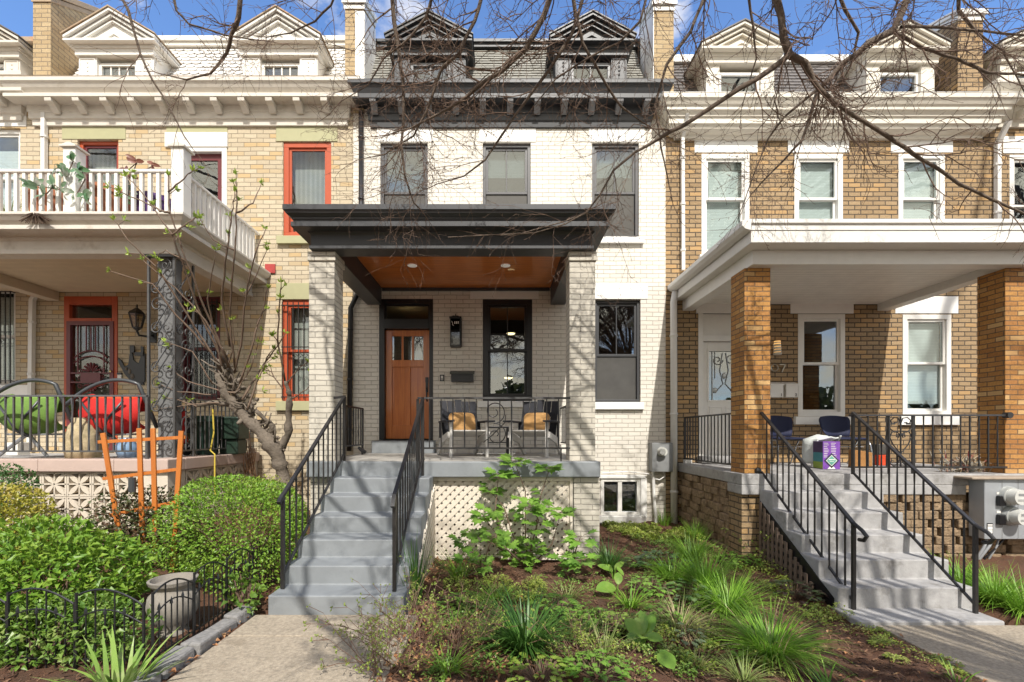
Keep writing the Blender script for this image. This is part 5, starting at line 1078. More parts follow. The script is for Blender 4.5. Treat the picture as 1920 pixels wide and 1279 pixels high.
MB().tube([(X(252, yt), yt-.03, Z(922, yt)), (X(252, yt), yt-.03, Z(895, yt))], .035, 10).build('solar_light', M['char'], t)
t = thing('garden_urn', 'pale grey stone urn with a fluted body behind the low wire fence', 'urn', (-2.66, -4.75, 0)); xm, ym = -2.66, -4.75; zb = -.02
q = MB(); n_ = 126; pr_ = [(.10, 0), (.115, .03), (.09, .05), (.085, .07), (.13, .12), (.165, .19), (.178, .26), (.168, .33), (.13, .375)]
for i, (r_, z) in enumerate(pr_):
    for j in range(n_):
        a = 2*math.pi*j/n_; f_ = (1+.065*abs(math.cos(a*9+z*9))-.03) if .1 < z < .34 else 1; q.v.append((xm+r_*f_*math.cos(a), ym+r_*f_*math.sin(a), zb+z))
q.f = [(i*n_+j, i*n_+(j+1) % n_, (i+1)*n_+(j+1) % n_, (i+1)*n_+j) for i in range(len(pr_)-1) for j in range(n_)]
STONE = paint('pale_cast_stone', (.25, .225, .19), .9, .2, 10, (.18, .16, .135), .4, bump=.003, bscale=60)
q.build('urn_body', STONE, t, smooth=True); MB().lathe(xm, ym, [(.13, zb+.375), (.125, zb+.39), (.165, zb+.43), (.175, zb+.46), (.155, zb+.463), (.14, zb+.42), (.02, zb+.40)], 32).build('urn_rim', STONE, t)
rs = random.Random(3); y = -7.0; GRAN = paint('grey_granite_block', (.26, .25, .24), .9, .4, 26, (.12, .12, .12), .3, bump=.012, bscale=22); k = 0
names_ = []
while y < -4.38:
    L = rs.uniform(.24, .36); q = MB(); nxs = 6
    q.box(-2.33+rs.uniform(-.015, .015), -2.20+rs.uniform(-.01, .01), y, y+L-.015, -.1, .075+rs.uniform(-.012, .012))
    for i in range(8): vx = q.v[i]; q.v[i] = tuple(c_+rs.uniform(-.012, .012) for c_ in vx)
    solo('edging_stone', q, GRAN, 'rough grey granite edging block in the row between the path and the low fence', 'edging stone', (-2.27, y+L/2, 0), 'granite edging stones along the path', bev=.018); y += L
WIRE = paint('black_fence_wire', (.016, .016, .017), .45, .2)
def fence(label, a, b_, n_, loc):
    t = thing('garden_fence', label, 'fence', loc, 'low black garden fences'); a, b_ = V(a), V(b_)
    for k in range(n_):
        p, r_ = a.lerp(b_, k/n_), a.lerp(b_, (k+1)/n_-.02/n_); d = r_-p; hz = .46
        q = MB(); zz = lambda u: gh((p+d*u).x, (p+d*u).y)+.02
        f = lambda u: .36+.17*math.sin(math.pi*(.12+.62*u)); g_ = lambda u: .20+.10*math.sin(math.pi*(.5+.5*u)) if u > 0 else .30
        P3 = lambda u, h: (p+d*u)+V((0, 0, h+zz(u)))
        q.tube([P3(i/10, f(i/10)) for i in range(11)], .007, 5); q.tube([P3(.02+.96*i/8, .30+.09*math.sin(math.pi*(i/8)*.9)) for i in range(9)], .0055, 5); q.bar(P3(0, .05), P3(1, .05), .009)
        for u in (0, 1): q.bar(P3(u, -.08), P3(u, f(u)+.02), .013)
        for i in range(1, 7):
            u = i/7; top = f(u) if i % 2 else .36; q.bar(P3(u, -.04), P3(u, top), .0075)
            if not i % 2: q.tube([P3(u, top), P3(u, top+.02), P3(u, top+.05)], [.012, .010, .001], 5)
        q.build('fence_panel', WIRE, t)
    return t
fence('low black arched wire fence along the left side of the tan path', (-2.42, -3.55, 0), (-2.40, -5.33, 0), 4, (-2.4, -4.4, 0))
fence('low black arched wire fence turning left in front of the big laurel bush', (-2.44, -5.35, 0), (-3.9, -5.30, 0), 3, (-3.2, -5.33, 0))
# ------------------------------------------------------------------ plants
def gy(py, z=0.): return F*(EZ-z)/(py-812)-EY          # depth of a ground point seen at photo row py
rl = random.Random(21)
def U(a, b_): return rl.uniform(a, b_)
def rv(): 
    while True:
        v = V((U(-1, 1), U(-1, 1), U(-1, 1)))
        if .05 < v.length < 1: return v.normalized()
def bush(name, label, c_, rad, n_, L, W_, m, cat='shrub', lumps=9, shell=.55, stems=True, up=.45, seed=0, stemm=None, loose=0., fold=.2):
    x0, y0, zb = c_; rx, ry, rz = rad
    t = thing(name, label, cat, (x0, y0, zb)); ctr = V((x0, y0, zb+rz*.95))
    lp = [(rv(), U(.16, .42)) for _ in range(lumps)]
    q = MB()
    for i in range(n_):
        v = rv(); k = 1.0
        for l_, h_ in lp:
            d = v.dot(l_)
            if d > .72: k += h_*(d-.72)/.28*.55
        k *= (1-shell*U(0, 1)**2.2)*(1+loose*U(-.5, .6))
        p = ctr+V((v.x*rx*k, v.y*ry*k, v.z*rz*k))
        if p.z < gh(p.x, p.y)+.02: continue
        d = (V((v.x, v.y, v.z*.6+up))+rv()*.75).normalized()
        s = U(.7, 1.25); q.leaf(p, d, (v*.6+V((0, 0, .7))+rv()*.4), L*s, W_*s, U(.05, .4), fold)
    q.build('foliage', m, t)
    if stems:
        q = MB()
        for i in range(16):
            v = rv(); v.z = abs(v.z)*.8+.15; e = ctr+V((v.x*rx*.8, v.y*ry*.8, v.z*rz*.75)); b_ = V((x0+U(-.06, .06), y0+U(-.06, .06), zb-.03)); mdl = b_.lerp(e, .5)+rv()*.05
            q.tube([b_, mdl, e], [.012, .009, .004], 5)
        q.build('stems', stemm or M['twig'], t)
    return t
LG = leafmat('laurel_leaves', (.22, .36, .035), (.11, .235, .022), (.30, .42, .06), .32, .45)
bush('laurel_shrub', 'large bright green laurel bush with long pointed leaves behind the low fence', (X(92, -4.72), -4.72, -.12), (.57, .54, .48), 5400, .082, .036, LG, shell=.55, lumps=8)
bush('golden_shrub', 'golden yellow green shrub at the far left in front of the breeze block wall', (X(8, -3.95), -3.95, .25), (.36, .36, .42), 4200, .045, .027, leafmat('gold_leaves', (0.468, 0.429, 0.0585), (.25, .26, .03), (.44, .36, .08), .3), lumps=7)
bush('boxwood_shrub', 'small dark green shrub at the left edge below the green chair', (X(-5, -3.0), -3.0, .62), (.30, .3, .32), 2200, .04, .025, leafmat('dark_green_leaves', (0.078, 0.195, 0.039), (.035, .10, .02), None, .2))
bush('round_shrub', 'round fresh green small leaved shrub beside the blue grey steps', (X(457, -3.5), -3.5, .08), (.60, .56, .52), 13500, .040, .019, leafmat('fresh_green_leaves', (0.296, 0.484, 0.0546), (0.12, 0.252, 0.024), (.27, .37, .05), .35), lumps=16, shell=.36)
bush('golden_shrub', 'small golden shrub at the foot of the fig trunk', (X(500, -2.3), -2.3, .55), (.30, .2, .24), 900, .03, .017, leafmat('gold_green_leaves', (0.442, 0.468, 0.065), (.22, .27, .03), None, .3))
bush('rose_bush', 'loose rose bush with dark green and bronze leaves around the trellis foot', (X(275, -3.4), -3.4, .12), (.52, .34, .44), 3600, .05, .034, leafmat('rose_leaves', (0.078, 0.117, 0.039), (.12, .055, .035), (.07, .12, .035), .25), lumps=12, shell=.8, loose=.3)
bush('rose_bush', 'lower bronze leaved rose shoots in front of the breeze block wall', (X(160, -3.2), -3.2, .22), (.40, .25, .22), 420, .045, .03, leafmat('rose_leaves_b', (0.117, 0.13, 0.0455), (.15, .07, .04), None, .25), lumps=6, shell=.9, loose=.5)
bush('small_shrub', 'little leafy hydrangea shoot growing through the low fence beside the urn', (-2.33, -4.35, .02), (.17, .15, .20), 130, .075, .05, leafmat('shoot_leaves', (0.208, 0.338, 0.052), (.10, .19, .03), None, .35), lumps=4, shell=.8)
bush('euonymus_shrub', 'low shrub with pointed mid green leaves pushing through the black wire fence', (-3.2, -5.2, -.03), (.62, .18, .22), 2100, .06, .028, leafmat('euonymus_leaves', (.17, .29, .04), (.09, .19, .025), (.26, .34, .09), .3), lumps=8, shell=.6)
def clump(name, label, px_, py_, n_, L, W_, m, lean=(.05, .55), bend=(.4, 1.5), spread=.05, cat='grass clump', group='grass clumps in the garden bed', z=None, seg=5, az=None, dead=None):
    zz = 0.
    for _ in range(4): y = gy(py_, zz); x = X(px_, y); zz = gh(x, y)
    loc = (x, y, zz); q = MB(); q2 = MB()
    t = thing(name, label, cat, loc, group)
    for i in range(n_):
        a = U(0, 6.283) if az is None else U(*az); r_ = spread*math.sqrt(U(0, 1)); s = U(.55, 1.12)
        (q2 if dead and U(0, 1) < dead else q).blade((x+r_*math.cos(a), y+r_*math.sin(a), zz-.01), a+U(-.5, .5), U(*lean), L*s, W_*U(.7, 1.2), U(*bend), seg)
    q.build('blades', m, t)
    if dead: q2.build('dry_blades', M['straw'], t)
    return t
M['straw'] = leafmat('dry_straw', (.42, .34, .19), (.30, .24, .12), None, .2, .7)
GB = leafmat('bright_grass', (0.27, 0.492, 0.0476), (0.11, 0.244, 0.0244), (0.281, 0.451, 0.061), .35, .45); GD = leafmat('dark_grass', (0.0952, 0.222, 0.0396), (0.0366, 0.104, 0.0183), (0.122, 0.244, 0.0427), .3, .4); GS = leafmat('sedge_grass', (0.286, 0.364, 0.0975), (.15, .20, .05), (.32, .33, .14), .3, .5)
clump('grass_clump', 'tall upright dark grass tuft at the right foot of the blue grey steps', 778, 1128, 75, .66, .010, GD, (.0, .22), (.0, .5), .07)
clump('grass_clump', 'large dark green strappy grass clump in the middle of the bed', 985, 1222, 420, .50, .014, GD, (.05, .6), (.5, 1.6), .09)
clump('grass_clump', 'dark green mounded grass beside the right porch pier', 1143, 1070, 190, .46, .011, GD, (.05, .6), (.5, 1.4), .07)
clump('grass_clump', 'pale sedge tuft with dry straw coloured skirt in the middle right of the bed', 1275, 1185, 280, .40, .006, GS, (.1, .8), (.7, 1.8), .07, dead=.45)
clump('grass_clump', 'biggest bright green arching grass clump, nearest the camera on the right', 1445, 1228, 620, .50, .0085, GB, (.1, .8), (.6, 1.7), .10, dead=.1)
clump('grass_clump', 'bright green grass clump just behind the biggest one', 1365, 1148, 520, .52, .009, GB, (.1, .7), (.5, 1.6), .10, dead=.05)
clump('grass_clump', 'upright bright grass clump third from the camera on the right', 1322, 1112, 380, .55, .009, GB, (.05, .5), (.3, 1.3), .08)
clump('grass_clump', 'soft grass clump in front of the split face block wall', 1297, 1056, 240, .48, .009, GB, (.05, .6), (.4, 1.3), .10)
clump('grass_clump', 'small grass tuft against the foot of the block wall', 1305, 1010, 130, .40, .008, GB, (.05, .6), (.3, 1.2), .08)
clump('grass_clump', 'light green strappy tuft behind the two lone broad leaves', 1182, 1140, 90, .34, .011, GB, (.1, .8), (.5, 1.5), .05)
clump('grass_clump', 'thin blue green tuft of few blades near the bottom centre of the bed', 1132, 1232, 34, .32, .010, GS, (.05, .7), (.3, 1.1), .04)
clump('grass_clump', 'tiny sedge tuft with pale base at the lower right of the bed', 1306, 1255, 120, .16, .004, GB, (.1, .8), (.5, 1.2), .04, dead=.4)
clump('grass_clump', 'bright grass clump right of the pale concrete steps, nearer the steps', 1868, 1130, 480, .50, .009, GB, (.1, .8), (.4, 1.6), .12)
clump('grass_clump', 'bright grass clump right of the pale concrete steps, at the picture edge', 1925, 1150, 480, .48, .009, GB, (.1, .8), (.4, 1.6), .12)
clump('grass_clump', 'trailing grass tuft left of the lobed leaf shrub', 862, 1085, 90, .48, .009, GB, (.1, .7), (.3, 1.5), .07)
clump('grass_clump', 'short grass tuft between the round shrubs and the middle of the bed', 1062, 1122, 90, .26, .007, GS, (.1, .8), (.4, 1.4), .09)
clump('grass_clump', 'few broad blades sprouting at the bottom edge right of centre', 1555, 1290, 22, .26, .016, GB, (.1, .7), (.3, 1.2), .05)
clump('grass_clump', 'few thin blades sprouting beside the right hand concrete path', 1795, 1280, 16, .2, .010, GB, (.1, .7), (.3, 1.2), .05)
clump('grass_clump', 'thin grass tuft under the basement window cable', 1245, 985, 90, .34, .007, GB, (.05, .5), (.2, 1.2), .10)
clump('iris_clump', 'fan of broad pale green iris blades at the lower left in front of the fence', 222, 1300, 60, .42, .034, leafmat('iris_leaves', (0.312, 0.468, 0.091), (.16, .28, .05), (.36, .42, .16), .3), (.15, .75), (.2, .9), .10, 'iris', None)
def bigleaf(q, p, d, up, L, W_, cup=.12, n_=7):
    p = V(p); d = V(d).normalized(); sd = d.cross(V(up)).normalized(); nn = sd.cross(d); vs = []
    for i in range(n_+1):
        u = i/n_; w = W_*.5*(math.sin(math.pi*min(1, u*.93+.05))**.7 if u < 1 else 0)+.001; ctr = p+d*L*u+nn*(-L*.22*u*u)
        vs += [ctr-sd*w+nn*w*cup*3*.5, ctr-sd*w*.5+nn*w*cup*.6, ctr, ctr+sd*w*.5+nn*w*cup*.6, ctr+sd*w+nn*w*cup*3*.5]
    q.add(vs, [(i*5+j, i*5+j+1, (i+1)*5+j+1, (i+1)*5+j) for i in range(n_) for j in range(4)])
HO = leafmat('hosta_leaves', (0.26, 0.442, 0.065), (.13, .26, .035), (.27, .40, .08), .4, .4)
def hosta(label, px_, py_, lv):
    zz = 0
    for _ in range(3): y = gy(py_, zz); x = X(px_, y); zz = gh(x, y)
    t = thing('hosta', label, 'hosta', (x, y, zz), 'hostas in the garden bed'); q = MB(); qs = MB()
    for az, el, L, W_, stem in lv:
        d = V((math.cos(az)*math.cos(el), math.sin(az)*math.cos(el), math.sin(el))); p = V((x, y, zz))+V((d.x*.3, d.y*.3, 1)).normalized()*stem
        qs.tube([(x, y, zz-.02), p], .006, 5); bigleaf(q, p, d, V((U(-.5, .5), -.6, 1)), L*HS, W_*HS)
    qs.build('leaf_stalks', HO, t); q.build('leaves', HO, t, smooth=True)
HS = .8
hosta('single broad rounded hosta leaf tilted to the camera in open mulch', 1158, 1118, [(3.5, .15, .27, .20, .10), (1.2, .9, .18, .11, .12)])
hosta('young hosta with upright half furled leaves behind the broad leaf', 1150, 1085, [(3.0, .5, .2, .10, .1), (.5, .7, .2, .1, .1), (2.2, .6, .18, .1, .08), (5.5, -.5, .15, .07, .15)])
hosta('leafy hosta group at the bottom centre of the bed', 1205, 1215, [(2.7, .9, .21, .13, .08), (.6, 1.0, .23, .14, .09), (4.4, .5, .17, .11, .1), (5.6, .2, .15, .10, .1), (3.4, .6, .16, .1, .05), (1.5, 1.1, .22, .13, .1)])
hosta('low hosta leaf spread flat at the bottom of the bed, nearest the camera', 1232, 1246, [(5.0, -.1, .19, .15, .1), (.3, .2, .12, .08, .06)])
hosta('tiny hosta shoot near the biggest grass clump', 1385, 1238, [(2.5, .5, .08, .05, .03), (.5, .6, .08, .05, .03), (4.5, .4, .06, .04, .02)])
def lobed(q, p, d, up, L):
    p = V(p); d = V(d).normalized(); sd = d.cross(V(up)); sd = sd.normalized() if sd.length > .01 else d.orthogonal().normalized(); nn = sd.cross(d)
    out = [(-.0, 0), (-.10, .16), (-.34, .13), (-.26, .30), (-.46, .46), (-.27, .50), (-.30, .74), (-.13, .68), (0, 1.0), (.13, .68), (.30, .74), (.27, .50), (.46, .46), (.26, .30), (.34, .13), (.10, .16)]
    vs = [p+sd*a*L+d*b_*L+nn*(-.22*b_*b_*L+.15*abs(a)*L) for a, b_ in out]+[p+d*L*.42+nn*(-.02*L)]
    k = len(out); q.add(vs, [(i, (i+1) % k, k) for i in range(k)])
HY = leafmat('lobed_leaves', (0.238, 0.428, 0.0634), (0.0976, 0.22, 0.0305), (0.244, 0.403, 0.0732), .4, .42)
def hydrangea(label, base, stems, L, n_, group='lobed leaf shrubs'):
    zz = 0
    for _ in range(3): y = gy(base[1], zz); x = X(base[0], y); zz = gh(x, y)
    t = thing('hydrangea', label, 'shrub', (x, y, zz), group); q = MB(); qs = MB()
    for st_ in stems:
        pts = [V((x+U(-.03, .03), y, zz-.03))]+[V((X(a, y+o_), y+o_, Z(b_, y+o_))) for a, b_, o_ in st_]
        qs.tube(pts, [.011]+[.008]*(len(pts)-2)+[.004] if len(pts) > 2 else [.01, .004], 6)
        for i, p in enumerate(pts[1:]):
            pv = pts[i]
            for k in range(n_ if i == len(pts)-2 else n_//2):
                a = U(0, 6.283); e = U(-.25, .6); pp = p if i == len(pts)-2 else pv.lerp(p, U(.3, 1)); pp = pp+V((U(-.04, .04), U(-.04, .04), U(-.05, .03)))
                dd = V((math.cos(a)*math.cos(e), math.sin(a)*math.cos(e)-.25, math.sin(e))); qs.tube([pp, pp+dd*.05], .003, 4, cap=False); lobed(q, pp+dd*.05, dd, (0, -.35, 1), L*U(.6, 1.15))
    qs.build('stems', M['twig'], t); q.build('leaves', HY, t)
hydrangea('tall shrub of big lobed leaves in front of the cream lattice', (988, 1062), [[(985, 990, 0), (985, 920, 0), (965, 868, -.03)], [(1005, 990, -.05), (1012, 935, -.05), (1030, 880, -.05)], [(945, 1010, -.1), (928, 960, -.1), (935, 890, -.05)], [(1035, 1020, -.1), (1052, 960, -.15)], [(925, 1020, -.2), (885, 1000, -.25)], [(960, 1000, .05), (945, 950, .05), (918, 920, .05)], [(1000, 1010, -.2), (1010, 975, -.25), (995, 950, -.25)], [(950, 1030, -.35), (905, 965, -.3)]], .175, 15)
hydrangea('low lobed leaf shrub left in front of the lattice', (905, 1075), [[(890, 1040, -.1), (870, 1015, -.1)], [(915, 1030, -.1), (925, 1005, -.2)], [(900, 1040, -.3), (880, 1055, -.35)]], .17, 9)
hydrangea('low lobed leaf shrub in front of the right porch pier', (1070, 1075), [[(1065, 1040, -.1), (1050, 1040, -.1)], [(1080, 1030, -.1), (1088, 1008, -.15)], [(1075, 1050, -.3), (1095, 1050, -.3)]], .18, 9)
clump('grass_clump', 'low grass spilling around the foot of the meter cabinet', 1800, 1092, 320, .38, .009, GB, (.1, .8), (.4, 1.6), .16)
clump('grass_clump', 'broad grass mound between the block wall and the upright clump', 1262, 1085, 260, .36, .009, GB, (.1, .8), (.4, 1.6), .12)
clump('grass_clump', 'wispy grass tuft in front of the biggest grass clump, at the bottom edge', 1395, 1278, 90, .24, .008, GS, (.1, .8), (.5, 1.5), .05)
clump('grass_clump', 'fine grass tuft among the yellow green weeds left of the bed middle', 930, 1130, 120, .26, .007, GB, (.1, .8), (.4, 1.5), .07)
clump('grass_clump', 'small grass tuft at the path edge among the budding twigs', 840, 1262, 70, .24, .008, GB, (.1, .7), (.3, 1.4), .05)
HE = leafmat('heuchera_leaves', (0.0585, 0.091, 0.039), (.09, .05, .05), (.07, .12, .04), .2, .4)
def rosette(name, label, px_, py_, r_, n_, L, m, cat='plant', h=.16):
    zz = 0
    for _ in range(3): y = gy(py_, zz); x = X(px_, y); zz = gh(x, y)
    t = thing(name, label, cat, (x, y, zz)); q = MB(); qs = MB()
    for i in range(n_):
        a = U(0, 6.283); rr = r_*math.sqrt(U(.02, 1)); p = V((x+rr*math.cos(a), y+rr*math.sin(a), zz+h*(1-.6*(rr/r_)**2)*U(.6, 1.1))); d = V((math.cos(a), math.sin(a), U(-.2, .4)))
        qs.tube([(x+rr*.3*math.cos(a), y+rr*.3*math.sin(a), zz-.01), p], .003, 4, cap=False); lobed(q, p, d, (0, 0, 1), L*U(.7, 1.2))
    qs.build('stalks', M['twig'], t); q.build('leaves', m, t); return t
rosette('leafy_perennial', 'broad green leafy mound between the lattice and the dark strappy clump', 1035, 1150, .26, 120, .07, HY, h=.14)
rosette('leafy_perennial', 'light green leafy mound right of the lone broad leaf', 1222, 1110, .22, 90, .065, HY, h=.14)
rosette('leafy_perennial', 'low leafy patch at the bottom edge left of the hosta group', 1120, 1262, .20, 90, .055, HY, h=.1)
rosette('leafy_perennial', 'fresh leafy mound beside the dark grass at the porch pier', 1205, 1062, .2, 80, .06, HY, h=.12)
rosette('heuchera', 'dark bronze green leafy mound at the left edge of the pale steps', 1490, 1118, .28, 110, .085, HE)
rosette('heuchera', 'small grey green rosette beside the tiny sedge tuft', 1292, 1210, .11, 30, .06, leafmat('grey_leaves', (0.156, 0.208, 0.117), (.07, .10, .05), None, .2))
rosette('helleborus', 'dark leaved mound in the shade of the block wall', 1245, 1062, .30, 90, .09, leafmat('helleb_leaves', (0.117, 0.221, 0.078), (.05, .11, .04), None, .25))
rosette('leafy_perennial', 'green leafy mound in front of the brown pier of the right porch', 1385, 1060, .26, 120, .075, HY)
rosette('leafy_perennial', 'mid green leafy mound left of the biggest grass clump', 1290, 1122, .24, 80, .075, leafmat('midgreen', (0.104, 0.221, 0.052), (.12, .2, .07), (.2, .26, .14), .3))
rosette('leafy_perennial', 'bright low lobed leaves left of the light green tuft', 1125, 1172, .22, 90, .06, HY, h=.1)
rosette('leafy_perennial', 'lime green columbine mound in the middle of the bed', 1160, 1188, .17, 120, .045, leafmat('lime', (0.312, 0.442, 0.078), (.17, .28, .04), None, .35), h=.16)
def cover(label, box_, n_, L, m, h=.06, flowers=None, name='ground_cover'):
    q = MB(); qf = MB(); (xa, xb, ya, yb_) = box_
    t = None; cl = [(U(xa, xb), U(ya, yb_), U(.05, .16)) for _ in range(max(4, int((xb-xa)*(yb_-ya)*16)))]
    for i in range(n_):
        cx_, cy_, r_ = rl.choice(cl); a = U(0, 6.283); rr = r_*math.sqrt(U(0, 1))*1.2; x, y = cx_+rr*math.cos(a), cy_+rr*math.sin(a)
        if y > -.03: continue
        if (x < -.72 and y < -3.95) or x < -.80: continue
        q.leaf((x, y, gh(x, y)+wob(x, y)+U(.01, h*(1.3-rr/r_*.6))), (math.cos(a), math.sin(a), U(-.1, .9)), (0, 0, 1), L*U(.6, 1.3), L*.6*U(.7, 1.3), U(0, .3))
    o = q.build(name, m); tag(o, label, 'ground cover', None, 'stuff'); return o
LM = leafmat('yellow_green_cover', (0.39, 0.468, 0.078), (.19, .27, .04), (.36, .36, .12), .3); MG = leafmat('mid_cover', (0.206, 0.349, 0.0555), (0.0976, 0.183, 0.0305), (0.232, 0.317, 0.0732), .3)
cover('yellow green foamflower carpet along the foot of the white brick wall', (X(1135, -.5), X(1262, -.5), -1.6, -.15), 3300, .055, LM, .09)
cover('speckled small leaved weeds with pale flowers in front of the lobed shrub', (X(850, -3.9), X(1010, -3.9), -4.3, -3.5), 2420, .03, LM, .10)
cover('low green weeds scattered over the front of the mulch bed', (-.55, 1.4, -5.6, -4.2), 3740, .03, MG, .09)
cover('mixed green seedlings in the middle of the mulch bed', (.3, 2.4, -4.9, -3.2), 1980, .03, MG, .06)
cover('creeping yellow green cover along the edge of the right concrete path', (3.1, 3.66, -5.2, -4.1), 1540, .025, LM, .04)
rosette('leafy_perennial', 'yellow green leafy mound in front of the dark strappy clump', 1010, 1275, .22, 110, .05, leafmat('yellowgreen_leaves', (.30, .40, .07), (.20, .30, .045), None, .35), h=.12)
rosette('leafy_perennial', 'fresh green leafy mound between the sedge tuft and the hosta group', 1248, 1160, .18, 80, .055, HY, h=.12)
rosette('leafy_perennial', 'loose leafy mound near the lattice at the left of the bed', 868, 1142, .22, 110, .055, HY, h=.14)
cover('bright seedlings between the strappy clump and the big grass clump', (.4, 2.0, -5.3, -4.5), 2200, .034, LM, .09)
cover('weeds along the foot of the block wall', (1.9, 3.15, -3.0, -1.2), 1980, .035, MG, .08)
cover('low green cover under the right side lattice', (2.9, 3.45, -4.1, -2.5), 1100, .035, LM, .10)
def twiggy(label, px_, py_, n_, L, tilt, leafn=9, lsz=.022):
    zz = 0
    for _ in range(3): y = gy(py_, zz); x = X(px_, y); zz = gh(x, y)
    t = thing('twiggy_shrub', label, 'shrub', (x, y, zz), 'budding twiggy shrubs'); qs = MB(); q = MB()
    for i in range(n_):
        a = U(0, 6.283); ln = L*U(.5, 1.15); d = V((math.cos(a)*U(.3, 1)+tilt, math.sin(a)*.6, U(.4, 1.1))).normalized(); p = V((x+U(-.12, .12), y+U(-.12, .12), zz-.01)); pts = [p]
        for k in range(5):
            d = (d+rv()*.16+V((0, 0, -.05))).normalized(); p = p+d*ln/5; pts.append(p)
            if k > 0:
                for _ in range(rl.randint(1, 3)):
                    dd = (d+rv()*1.0).normalized(); e = p+dd*U(.02, .12); qs.tube([p, e], .0018, 4, cap=False)
                    for _ in range(leafn//3): q.leaf(e+rv()*.008, (rv()+V((0, 0, .5))), rv(), lsz*U(.6, 1.4), lsz*.6, .1)
        qs.tube(pts, [.004-.0006*k for k in range(6)], 4, cap=False)
    qs.build('stems', paint('reddish_stems', (.17, .10, .065), .8, .3, 10), t); q.build('leaves', leafmat('bud_leaves', (0.351, 0.429, 0.091), (.18, .25, .04), None, .35), t)
twiggy('budding bare stemmed shrub spilling over the path edge at the foot of the steps', 770, 1205, 30, .62, -.35)
twiggy('budding twiggy shrub at the bottom edge, nearest the camera', 730, 1262, 26, .50, -.3)
twiggy('budding twiggy shrub behind the dark strappy grass clump', 870, 1215, 26, .50, .1)
twiggy('yellow green budding shrub by the lattice of the pale steps', 1440, 1050, 14, .50, .2, 14, .03)
twiggy('short budding twigs right of the dark strappy grass clump', 1075, 1225, 18, .38, .1)
# mulch chips and dead leaves
rc = random.Random(77); q = MB(); q2 = MB(); n_ = 0
def flat(q, x, y, z, a, L, w, th, tl):
    dx, dy = math.cos(a), math.sin(a); sx, sy = -dy, dx; hz = tl*L
    c4 = [(x-dx*L/2-sx*w/2, y-dy*L/2-sy*w/2, z), (x+dx*L/2-sx*w/2, y+dy*L/2-sy*w/2, z+hz), (x+dx*L/2+sx*w/2, y+dy*L/2+sy*w/2, z+hz), (x-dx*L/2+sx*w/2, y-dy*L/2+sy*w/2, z)]
    q.add(c4+[(u, v, w_+th) for u, v, w_ in c4], [(4, 5, 6, 7), (0, 1, 5, 4), (1, 2, 6, 5), (2, 3, 7, 6), (3, 0, 4, 7)])
for i in range(16000):
    y = -5.8+5.4*rc.random()**1.5; xl, xr = ((-.72, 3.6) if rc.random() < .8 else (-5.2, -2.36)); x = rc.uniform(xl, xr)
    if y > -2.5 and -2.5 < x < 1.3: continue
    if x > 3.4 and y > -4.1: continue
    if x < -4.4 and y > -2.4: continue
    flat(q, x, y, gh(x, y)+wob(x, y)+rc.uniform(-.003, .008), rc.uniform(0, 6.3), rc.uniform(.015, .055), rc.uniform(.005, .013), .004, rc.uniform(-.3, .5))
m, n, l, b, o = _m('bark_chip'); g = n.new('ShaderNodeNewGeometry'); l.new(_ramp(n, l, g.outputs['Random Per Island'], 0, 1, (.03, .014, .008), (.21, .115, .065)), b.inputs['Base Color']); b.inputs['Roughness'].default_value = .9
tag(q.build('mulch_chips', m), 'loose brown bark chips strewn over the garden soil', 'mulch', None, 'stuff')
for i in range(900):
    if rc.random() < .5: x, y = rc.uniform(-.80, .3), rc.uniform(-5.7, -4.2)
    elif rc.random() < .4: x, y = rc.uniform(-.84, -.2), rc.uniform(-3.6, -2.6)
    else: x, y = rc.uniform(-2.36, -2.16) if rc.random() < .25 else rc.uniform(2.2, 3.7), rc.uniform(-5.7, -4.0)
    L = rc.uniform(.025, .065); q2.leaf((x, y, gh(x, y)+.012+rc.uniform(0, .015)), (rc.uniform(-1, 1), rc.uniform(-1, 1), rc.uniform(-.2, .5)), (rc.uniform(-.6, .6), rc.uniform(-.6, .6), 1), L, L*.55, rc.uniform(-.2, .4))
tag(q2.build('leaf_litter', leafmat('dead_leaves', (0.468, 0.221, 0.091), (.20, .09, .04), (.42, .27, .14), .15, .7)), 'dry brown dead leaves scattered on mulch and path edges', 'leaf litter', None, 'stuff')
# ------------------------------------------------------------------ balcony plants
TER = paint('terracotta', (.42, .16, .075), .8, .15, 10); zf = 4.551
pot('wide terracotta planter behind the balcony rail, left of the white post', X(95, -1.6), -1.6, zf, .26, .62, TER)
pot('terracotta planter behind the balcony rail, right of the white post', X(205, -1.6), -1.6, zf, .30, .66, TER)
pot('purple glazed planter behind the balcony rail near the corner post', X(290, -1.6), -1.6, zf, .26, .55, paint('purple_glaze', (.09, .04, .16), .35, .3, 10))
MGL = leafmat('magnolia_leaves', (0.091, 0.208, 0.091), (.17, .24, .15), (.42, .42, .36), .15, .3); BRL = leafmat('brown_magnolia', (.20, .07, .04), (.13, .045, .03), None, .1, .45)
def magn(label, spots, m, yy, stem=True):
    xs_ = [X(a, yy) for a, _ in spots]; zs_ = [Z(b_, yy) for _, b_ in spots]
    t = thing('magnolia_spray', label, 'magnolia branch', (sum(xs_)/len(xs_), yy, sum(zs_)/len(zs_)), 'magnolia sprays on the balcony rail'); q = MB(); qs = MB()
    qs.tube([(a, yy+.02, b_) for a, b_ in zip(xs_, zs_)], .008, 5)
    for a, b_ in zip(xs_, zs_):
        for k in range(rl.randint(4, 6)):
            v = rv(); v.y = -abs(v.y)*.6; bigleaf(q, (a+U(-.03, .03), yy-.01, b_+U(-.03, .03)), v, (v.z, -1, U(-.3, .3)), U(.085, .15), U(.045, .07), .1, 6)
    qs.build('stem', M['twig'], t); q.build('leaves', m, t, smooth=True)
magn('glossy green magnolia spray hanging round the left white balcony post', [(108, 312), (122, 330), (135, 300), (150, 315), (157, 335), (140, 365), (160, 372)], MGL, -2.2)
